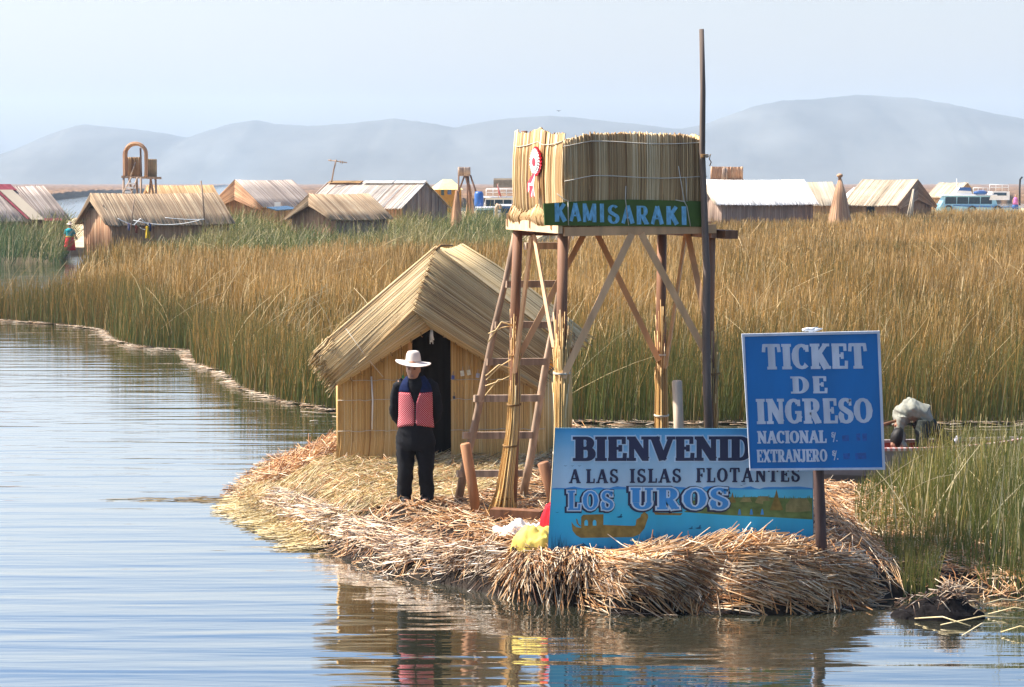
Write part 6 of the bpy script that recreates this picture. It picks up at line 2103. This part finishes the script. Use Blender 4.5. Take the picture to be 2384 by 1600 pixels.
def tourboat(name, lab, x0, x1, D, hull_m, cab_m, dk=0.9, cab=(0.06, 0.78), ch=1.35, bowl=True, fly=None, tyres=(), flip=False, win=10):
    """passenger launch seen side-on; x0..x1 photo pixels at depth D; bow at x0 unless flip"""
    pL, pR = P(x0, 480, D), P(x1, 480, D)
    if flip: pL, pR = pR, pL
    L = (pR - pL).length
    ux = (pR - pL).normalized()
    uy = Vector((-ux.y, ux.x, 0))
    o = thing(name, ((pL.x + pR.x) / 2, D + 1, 0), lab, "boat")
    pt = lambda s, y, z: Vector((pL.x, pL.y, 0)) + ux * (s * L) + uy * y + up * z
    if flip: pt = lambda s, y, z: Vector((pL.x, pL.y, 0)) + ux * (s * L) - uy * y + up * z
    Bm = 1.25
    n = 22
    rings = []
    mb = MB()
    V = []
    for s in np.linspace(0, 1, n):
        w_ = Bm * min(1, (s / .28) ** .6) if s < .28 else Bm * (1 - .12 * max(0, s - .8) / .2)
        sh_ = dk + .35 * (1 - s) ** 2.5
        for y, z in ((-w_, sh_), (-w_ * .92, .25), (-w_ * .6, -.3), (w_ * .6, -.3), (w_ * .92, .25), (w_, sh_)):
            V.append(pt(s - (.03 * (1 - s) ** 6 * (z > .5)), y + Bm, z))
    idx = np.arange(n * 6).reshape(n, 6)
    q = np.stack([idx[:-1], np.roll(idx, -1, 1)[:-1], np.roll(idx, -1, 1)[1:], idx[1:]], -1).reshape(-1, 4)
    mb.grid(np.array([tuple(v) for v in V]), q, .5, False)
    mb.L.append(idx[-1].astype(np.int32)); mb.C.append(np.array([6], np.int32)); mb.SM.append(np.zeros(1, bool))
    mb.build("hull", M[hull_m], o)
    mb = MB()
    for a_, b_ in zip(np.linspace(0.03, .97, 14)[:-1], np.linspace(0.03, .97, 14)[1:]):
        f_ = lambda s: pt(s, Bm - Bm * min(1, (s / .28) ** .6) - .03, dk + .35 * (1 - s) ** 2.5 - .08)
        mb.bar(f_(a_), f_(b_), .06, .10, up, .5)
    mb.build("rubbing_strake", M['deep_blue_p'], o)
    c0, c1 = cab
    mb = MB()
    Z0, Z1 = dk - .05, dk + ch
    v = [pt(c0 - .015, .22, Z0), pt(c1 + .03, .22, Z0), pt(c1 + .03, 2 * Bm - .22, Z0), pt(c0 - .015, 2 * Bm - .22, Z0), pt(c0 + .06, .30, Z1), pt(c1 - .01, .30, Z1), pt(c1 - .01, 2 * Bm - .3, Z1), pt(c0 + .05, 2 * Bm - .3, Z1)]
    mb.raw(v, [(0, 1, 5, 4), (1, 2, 6, 5), (2, 3, 7, 6), (3, 0, 4, 7), (4, 5, 6, 7)])
    cb = mb.build("cabin", M[cab_m], o)
    for k in range(win):
        s0 = c0 + .05 + (c1 - c0 - .09) * k / win
        s1 = c0 + .05 + (c1 - c0 - .09) * (k + .96) / win
        za, zb2 = Z0 + ch * .28, Z0 + ch * .92
        yy = lambda z: .22 + .08 * (z - Z0) / (Z1 - Z0) - .012
        mb = MB()
        mb.raw([pt(s0, yy(za), za), pt(s1, yy(za), za), pt(s1, yy(zb2), zb2), pt(s0 + .005, yy(zb2), zb2)] + [pt(s0, yy(za) + .03, za), pt(s1, yy(za) + .03, za), pt(s1, yy(zb2) + .03, zb2), pt(s0 + .005, yy(zb2) + .03, zb2)], [(0, 1, 2, 3), (3, 2, 1, 0), (0, 4, 5, 1), (1, 5, 6, 2), (2, 6, 7, 3), (3, 7, 4, 0)])
        mb.build("window", M['dark_glass'], cb)
    mb = MB()
    mb.raw([pt(c0 - .02, .05, Z1 + .02), pt(c1 + .02, .05, Z1 + .02), pt(c1 + .02, 2 * Bm - .05, Z1 + .02), pt(c0 - .02, 2 * Bm - .05, Z1 + .02)] + [pt(c0 + .0, .1, Z1 + .13), pt(c1 + .01, .1, Z1 + .13), pt(c1 + .01, 2 * Bm - .1, Z1 + .13), pt(c0, 2 * Bm - .1, Z1 + .13)], [(3, 2, 1, 0), (4, 5, 6, 7), (0, 1, 5, 4), (1, 2, 6, 5), (2, 3, 7, 6), (3, 0, 4, 7)])
    mb.build("roof", M['boat_white'], o)

    def railing(s0, s1, z0, h, n, y=.15, mat='boat_white'):
        rl = bpy.data.objects.new("railing", None); S.collection.objects.link(rl); rl.parent = o; rl.location = pt(s0, y, z0) - o.location
        for z in (h, h * .55):
            mb = MB(); mb.tube([pt(s0, y, z0 + z), pt(s1, y, z0 + z)], .035, 5); mb.build("rail", M[mat], rl)
        for k in range(n):
            s = s0 + (s1 - s0) * k / (n - 1)
            mb = MB(); mb.tube([pt(s, y, z0), pt(s, y, z0 + h)], .03, 5); mb.build("stanchion", M[mat], rl)
    for s, z, r_ in tyres:
        mb = MB()
        c = pt(s, -.10, z)
        ring = [c + ux * math.cos(a) * r_ + up * math.sin(a) * r_ for a in np.linspace(0, 2 * math.pi, 19)]
        mb.tube(ring, .11, 7)
        mb.build("tyre_fender", M['tyre'], o, smooth=True)
    return o, pt, railing, Z1, Bm


# right: long blue and white launch
bR, pt, railing, Z1, Bm = tourboat("tour_boat", "long blue and white passenger launch with dark windows at the right", 2186, 2376, 236, 'boat_blue', 'boat_blue', 1.15, (0.03, .70), 1.25, tyres=((.115, .85, .38), (.405, .75, .42), (.715, .8, .38)), win=4)
railing(.62, .85, Z1 + .55, .75, 4)
mb = MB()
v = [pt(.62, .2, Z1 - .5), pt(.87, .2, Z1 - .5), pt(.87, .2, Z1 + .5), pt(.655, .2, Z1 + .5), pt(.62, 2.2, Z1 - .5), pt(.87, 2.2, Z1 - .5), pt(.87, 2.2, Z1 + .5), pt(.655, 2.2, Z1 + .5)]
mb.raw(v, [(0, 1, 2, 3), (5, 4, 7, 6), (3, 2, 6, 7), (0, 3, 7, 4), (1, 5, 6, 2)])
mb.build("wheelhouse", M['boat_white'], bR)
mb = MB()
v = [pt(.66, .17, Z1 + .02), pt(.83, .17, Z1 + .02), pt(.83, .17, Z1 + .36), pt(.68, .17, Z1 + .36)]
mb.raw(v + [p + Vector((0, .05, 0)) for p in v], [(0, 1, 2, 3), (0, 4, 5, 1), (1, 5, 6, 2), (2, 6, 7, 3), (3, 7, 4, 0)])
mb.build("wheelhouse_window", M['dark_glass'], bR)
mb = MB()
v = [pt(.18, .3, Z1 + .1), pt(.42, .3, Z1 + .1), pt(.38, .3, Z1 + .95), pt(.26, .3, Z1 + .95), pt(.18, 2.1, Z1 + .1), pt(.42, 2.1, Z1 + .1), pt(.38, 2.1, Z1 + .95), pt(.26, 2.1, Z1 + .95)]
mb.raw(v, [(0, 1, 2, 3), (5, 4, 7, 6), (3, 2, 6, 7), (0, 3, 7, 4), (1, 5, 6, 2)])
mb.build("windscreen_fairing", M['boat_white'], bR)
mb = MB()
v = [pt(.24, .25, Z1 + .62), pt(.40, .25, Z1 + .55), pt(.39, .25, Z1 + .95), pt(.26, .25, Z1 + 1.0)]
mb.raw(v + [p + Vector((0, .06, 0)) for p in v], [(0, 1, 2, 3), (0, 4, 5, 1), (1, 5, 6, 2), (2, 6, 7, 3), (3, 7, 4, 0)])
mb.build("blue_stripe", M['deep_blue_p'], bR)
railing(.42, .60, Z1 + .12, .8, 4)
mb = MB()
mb.tube([pt(.235, 1.0, Z1 + .8), pt(.235, 1.0, Z1 + 2.0)], .03, 5)
mb.build("flag_staff", M['boat_white'], bR)
mb = MB()
mb.loft([(pt(.44 + .015 * k, .5, Z1 + .35), ux * .0 + Vector((0, .5, 0)), up * r_) for k, r_, ux in ((0, .1, up), (3, .3, up), (8, .32, up), (10, .1, up))], 10)
mb.build("covered_cargo", M['deep_blue_p'], bR, smooth=True)
# middle: white two-storey launch with flags, and two smaller ones in front
bM, pt, railing, Z1, Bm = tourboat("tour_boat", "white two storey launch with a red and white flag behind the tower", 1122, 1290, 172, 'boat_white', 'boat_white', 1.3, (0.0, .95), 1.35, win=7)
railing(.06, .9, Z1 + .13, .62, 10)
mb = MB()
v = [pt(.16, .3, Z1 + .9), pt(.9, .3, Z1 + .9), pt(.9, 2.2, Z1 + .9), pt(.16, 2.2, Z1 + .9)]
mb.raw(v + [p + up * .62 for p in v], [(0, 1, 5, 4), (1, 2, 6, 5), (2, 3, 7, 6), (3, 0, 4, 7), (3, 2, 1, 0)])
mb.build("canopy_side", plain("grey_canopy", (0.23, 0.20, 0.16), .8, .2, .2), bM)
mb = MB()
mb.raw([p + up * .63 for p in v] + [p + up * .76 for p in v], [(3, 2, 1, 0), (4, 5, 6, 7), (0, 1, 5, 4), (1, 2, 6, 5), (2, 3, 7, 6), (3, 0, 4, 7)])
mb.build("canopy_top", M['bg_pale'], bM)
M['flag_red'] = plain("flag_red", (0.65, 0.02, 0.04), 0.7, 0.2, 0.1)


def flag(lab, px, py0, py1, D, wpx):
    p0, p1 = P(px, py1, D), P(px, py0, D)
    o = thing("flag", tuple(p0), lab, "flag")
    mb = MB(); mb.tube([p0, p1], .025, 6); mb.build("staff", M['grey_wood'], o)
    H = (p1.z - p0.z)
    for k, mt in enumerate(('flag_red', 'white', 'flag_red')):
        u, v = np.meshgrid(np.linspace(k / 3, (k + 1) / 3, 5), np.linspace(0, 1, 8))
        wv = wpx * D / FPX
        x = p1.x + wv * (u * .55 - .45 + .9 * v * .8)
        z = p1.z - .02 - v * H * .78 - u * H * .18
        y = p1.y - .06 + .1 * np.sin(u * 9 + v * 3)
        V = np.stack([x, y, z], -1).reshape(-1, 3)
        idx = np.arange(40).reshape(8, 5)
        mb = MB(); mb.grid(V, np.stack([idx[:-1, :-1], idx[:-1, 1:], idx[1:, 1:], idx[1:, :-1]], -1).reshape(-1, 4), .5)
        mb.build("stripe", M[mt], o)


flag("limp red and white flag at the bow of the white launch", 1160, 427, 462, 171, 9)
flag("small red and white flag above the canopy of the white launch", 1170, 421, 436, 172.5, 7)
bF, pt, railing, Z1, Bm = tourboat("cabin_boat", "small cabin boat with faded light blue side in front of the white launch", 1100, 1156, 150, 'boat_blue', 'boat_blue', 1.0, (0.12, .92), 1.05, win=4)
mb = MB(); v = [pt(.16, .2, 2.1), pt(.32, .2, 2.1), pt(.32, .2, 3.4), pt(.16, .2, 3.4)]
mb.loft([(pt(.26, .9, 2.15), Vector((.30, 0, 0)), Vector((0, .3, 0))), (pt(.26, .9, 2.3), Vector((.34, 0, 0)), Vector((0, .34, 0))), (pt(.26, .9, 3.1), Vector((.34, 0, 0)), Vector((0, .34, 0))), (pt(.26, .9, 3.3), Vector((.25, 0, 0)), Vector((0, .25, 0)))], 14)
tag(mb.build("water_barrel", M['deep_blue_p'], None, tuple(pt(.26, .9, 2.15))), "blue plastic barrel standing on the cabin boat roof", "barrel")
bG, pt, railing, Z1, Bm = tourboat("cabin_boat", "cabin boat with a dark side and blue pillar just left of the tower platform", 1158, 1236, 146, 'boat_white', 'deep_blue_p', .9, (0.05, .95), 1.35, win=5)
mb = MB()
a0 = P(1155, 520, 145.4)
mb.tube([P(1154, 520, 145), P(1155, 485, 145), P(1158, 476, 145), P(1164, 478, 145), P(1165, 486, 145)], .12, 7, .6)
tag(mb.build("mooring_post", M['grey_wood'], None, tuple(a0)), "curved weathered mooring post between the two cabin boats", "post")

# ------------------------------------------------------------------ small village things
def polething(name, lab, cat, pts, D, r, mat='grey_wood'):
    p = [P(x, y, D) for x, y in pts]
    o = thing(name, tuple(p[0]), lab, cat)
    mb = MB(); mb.tube(p, r, 6, .3); mb.build("mast", M[mat], o)
    return o


pl1 = polething("washing_line_pole", "short leaning pole holding the left end of the washing line", "pole", [(303, 550), (308, 500), (312, 465)], 102, .035)
pl2 = polething("washing_line_pole", "tall thin pole at the right end of the washing line", "pole", [(477, 530), (473, 470), (468, 421)], 103, .04)
cat_ = lambda a_, b_, s_, D0, D1, n=10: [P(lerp(a_[0], b_[0], k), lerp(a_[1], b_[1], k) + s_ * 4 * k * (1 - k), lerp(D0, D1, k)) for k in np.linspace(0, 1, n)]
wl = thing("washing_line", tuple(P(330, 515, 102)), "sagging pale washing line strung in front of the long brown hut", "washing line")
for a_, b_, s_ in (((310, 513), (475, 510), 12), ((275, 509), (312, 524), 2), ((312, 524), (327, 509), 0), ((327, 509), (350, 528), 0), ((326, 530), (350, 528), 6), ((385, 507), (476, 511), 2)):
    mb = MB(); mb.tube(cat_(a_, b_, s_, 101.8, 102.6), .022, 5); mb.build("line", M['white'], wl)


def garment(lab, x0, x1, y0_, y1_, D, c):
    u, v = np.meshgrid(np.linspace(0, 1, 8), np.linspace(0, 1, 8))
    p00, p11 = P(x0, y0_, D), P(x1, y1_, D)
    V = np.stack([p00.x + (p11.x - p00.x) * (u + .12 * (v - .5) * (u - .5)), D + .12 * np.sin(u * 9 + v * 2) - .05, p00.z + (p11.z - p00.z) * v + .04 * np.sin(u * 5)], -1).reshape(-1, 3)
    idx = np.arange(64).reshape(8, 8)
    mb = MB(); mb.grid(V, np.stack([idx[:-1, :-1], idx[:-1, 1:], idx[1:, 1:], idx[1:, :-1]], -1).reshape(-1, 4), .5)
    tag(mb.build("hanging_garment", plain("garment", c, .8, .1, .2), None, tuple(p00)), lab, "clothing", "laundry on the washing line")


garment("yellow garment hanging on the washing line", 338, 351, 528, 556, 101.7, (.75, .5, .04))
garment("dark blue garment hanging right beside the yellow one", 347, 353, 520, 540, 101.75, (.03, .06, .22))
garment("rust red garment hanging on the washing line", 315, 321, 526, 544, 101.7, (.35, .07, .03))
garment("lilac grey garment hanging near the left washing line pole", 297, 304, 520, 538, 101.7, (.35, .32, .45))

an = polething("aerial", "thin television aerial rising above the pale sheet roof", "aerial", [(772, 425), (777, 395), (783, 372)], 131, .05)
for a_, b_ in (((764, 373), (808, 379)), ((770, 371), (770, 376)), ((792, 374), (793, 380)), ((798, 375), (797, 381)), ((783, 372), (776, 398))):
    mb = MB(); mb.tube([P(*a_, 131), P(*b_, 131)], .035 if a_[0] != 783 else .015, 5); mb.build("element", M['grey_wood'], an)
lp = polething("street_pole", "black hooked pole beside the tour boat at the right edge", "pole", [(2374, 478), (2374, 440), (2375, 418), (2380, 412)], 225, .10, 'tyre')
sp_ = P(652, 486, 122)
tb_ = thing("solar_table", (sp_.x, sp_.y, .4), "dark flat panel on a single leg beside the greyish roofed hut", "solar panel")
mb = MB(); mb.bar(P(633, 487, 121.4), P(682, 484, 122.6), 1.0, .07, (0, -.25, 1), .5); mb.build("panel", M['dark_glass'], tb_)
mb = MB(); mb.tube([P(655, 486, 122), P(655, 525, 122)], .06, 6); mb.build("leg", M['grey_wood'], tb_)
mb = MB(); mb.box(P(646, 477, 123.2), (.34, .3, .32)); tag(mb.build("white_crate", M['white'], None, tuple(P(646, 484, 123))), "small white box on a ledge above the dark flat panel", "box")

# woman in the red skirt
wp = P(162, 578, 104.5)
w_ = thing("person", (wp.x, wp.y, .42), "woman in pale hat, teal top and long red skirt beside the left hut", "person")
Wf = lambda x, y, z: Vector((wp.x + x, wp.y + y, .42 + z))
mb = MB()
head(mb, Wf(.04, 0, 1.28), .95, (-.3, 1, 0))
limb(mb, [Wf(.03, 0, 1.15), Wf(.04, 0, 1.3)], [.06, .055])
mb.loft([(Wf(.02, 0, z), (a_, 0, 0), (0, a_ * .7, 0)) for z, a_ in ((.6, .17), (.85, .15), (1.05, .18), (1.18, .1))], 14)
for k in (-1, 1):
    limb(mb, [Wf(.02 + k * .17, 0, 1.10), Wf(.02 + k * .26, .02, .88), Wf(.02 + k * .34, -.02 * k, .70)], [.05, .042, .03])
    hand(mb, Wf(.02 + k * .34, -.02 * k, .71), (k * .5, 0, -.8), k)
    limb(mb, [Wf(.02 + k * .08, 0, .6), Wf(.02 + k * .08, 0, .05)], [.08, .05])
    mb.loft([(Wf(.02 + k * .08, y, .03), (.04, 0, 0), (0, 0, .03)) for y in (-.05, .12)], 10)
remesh(mb, "body", M['skin'], w_, .012, 1)
mb = MB()
mb.loft([(Wf(.02, 0, z), (a_, 0, 0), (0, a_ * .75, 0)) for z, a_ in ((.72, .20), (.9, .185), (1.08, .21), (1.16, .17), (1.2, .08))], 16)
for k in (-1, 1):
    limb(mb, [Wf(.02 + k * .17, 0, 1.12), Wf(.02 + k * .25, .02, .9)], [.075, .06])
remesh(mb, "top", plain("teal_top", (.02, .32, .36), .8, .1), w_, .015, 1)
mb = MB()
mb.loft([(Wf(.02, 0, z), (a_, 0, 0), (0, a_ * .8, 0)) for z, a_ in ((.06, .30), (.3, .28), (.55, .25), (.72, .205), (.76, .20))], 22)
mb.build("skirt", M['flag_red'], w_, smooth=True)
mb = MB()
mb.loft([(Wf(.02, 0, z), (.212, 0, 0), (0, .165, 0)) for z in (.73, .80)], 18)
mb.build("waistband", M['yellow'], w_, smooth=True)
hh_ = bpy.data.objects.new("hat", None); S.collection.objects.link(hh_); hh_.parent = w_; hh_.location = Wf(.04, 0, 1.44) - w_.location
hat(hh_, Wf(.04, 0, 1.43), .85, M['felt'])

# far passenger beside the launch
fp = P(2364, 478, 222)
f_ = thing("person", (fp.x, fp.y, 1.0), "tiny person in pink and blue clothes at the stern of the right hand launch", "person")
Wg = lambda x, y, z: Vector((fp.x + x, fp.y + y, 1.0 + z))
mb = MB()
head(mb, Wg(0, 0, 1.35), 1.0)
mb.loft([(Wg(0, 0, z), (a_, 0, 0), (0, a_ * .7, 0)) for z, a_ in ((.7, .17), (1.0, .18), (1.25, .19), (1.33, .07), (1.42, .06))], 12)
for k in (-1, 1):
    limb(mb, [Wg(k * .19, 0, 1.24), Wg(k * .3, 0, 1.0), Wg(k * .36, -.1, .8)], [.05, .045, .035]); hand(mb, Wg(k * .36, -.1, .8), (0, -.3, -1), k)
    limb(mb, [Wg(k * .09, 0, .75), Wg(k * .1, 0, .05)], [.09, .05])
remesh(mb, "body", M['skin'], f_, .015, 1)
mb = MB(); mb.loft([(Wg(0, 0, z), (a_, 0, 0), (0, a_ * .8, 0)) for z, a_ in ((.55, .32), (.8, .26), (1.1, .24), (1.28, .2), (1.34, .08))], 14)
mb.build("shawl", plain("pink_shawl", (.55, .18, .42), .8, .1), f_, smooth=True)
mb = MB(); mb.loft([(Wg(0, 0, z), (a_, 0, 0), (0, a_ * .8, 0)) for z, a_ in ((.04, .34), (.4, .33), (.62, .27))], 14)
mb.build("skirt", M['deep_blue_p'], f_, smooth=True)

# bird
bp_ = P(1301, 258, 260)
mb = MB()
mb.raw([bp_ + Vector(v) for v in ((-.36, 0, .10), (-.12, -.06, .02), (0, -.1, 0), (.12, -.06, .02), (.36, 0, .13), (.12, .1, 0), (0, .16, -.02), (-.12, .1, 0), (0, 0, -.10))], [(0, 1, 7), (1, 2, 6, 7), (2, 3, 5, 6), (3, 4, 5), (1, 0, 8), (2, 1, 8), (3, 2, 8), (4, 3, 8), (0, 7, 8), (7, 6, 8), (6, 5, 8), (5, 4, 8)])
tag(mb.build("bird", M['tyre'], None, tuple(bp_)), "tiny dark bird gliding in the sky above the hills", "bird")

# straw shores of the far islands
M['pale_ground'] = tint_mat("trodden_reed_ground", [(0.50, 0.37, 0.21), (0.66, 0.52, 0.33)], 0.8, 0.2, (1.5, 1.5, 1.5), 0.3)
for nm, poly in (("far_island_ground", [(-300, 605), (0, 604), (140, 606), (165, 592), (330, 590), (640, 594), (900, 596), (1220, 588), (1300, 540), (1240, 500), (900, 498), (600, 500), (300, 506), (130, 520), (-300, 520)]), ("far_island_ground", [(1600, 545), (1900, 540), (2384, 533), (2700, 528), (2700, 490), (2200, 492), (1900, 500), (1620, 510)])):
    pl_ = poly_px(poly, 0.0)
    mb = MB()
    nn = len(pl_)
    mb.raw([(x, y, .36) for x, y in pl_] + [(x, y, -.2) for x, y in pl_], [tuple(range(nn))] + [(i, nn + i, nn + (i + 1) % nn, (i + 1) % nn) for i in range(nn)])
    tag(mb.build(nm, M['pale_ground']), kind="structure")
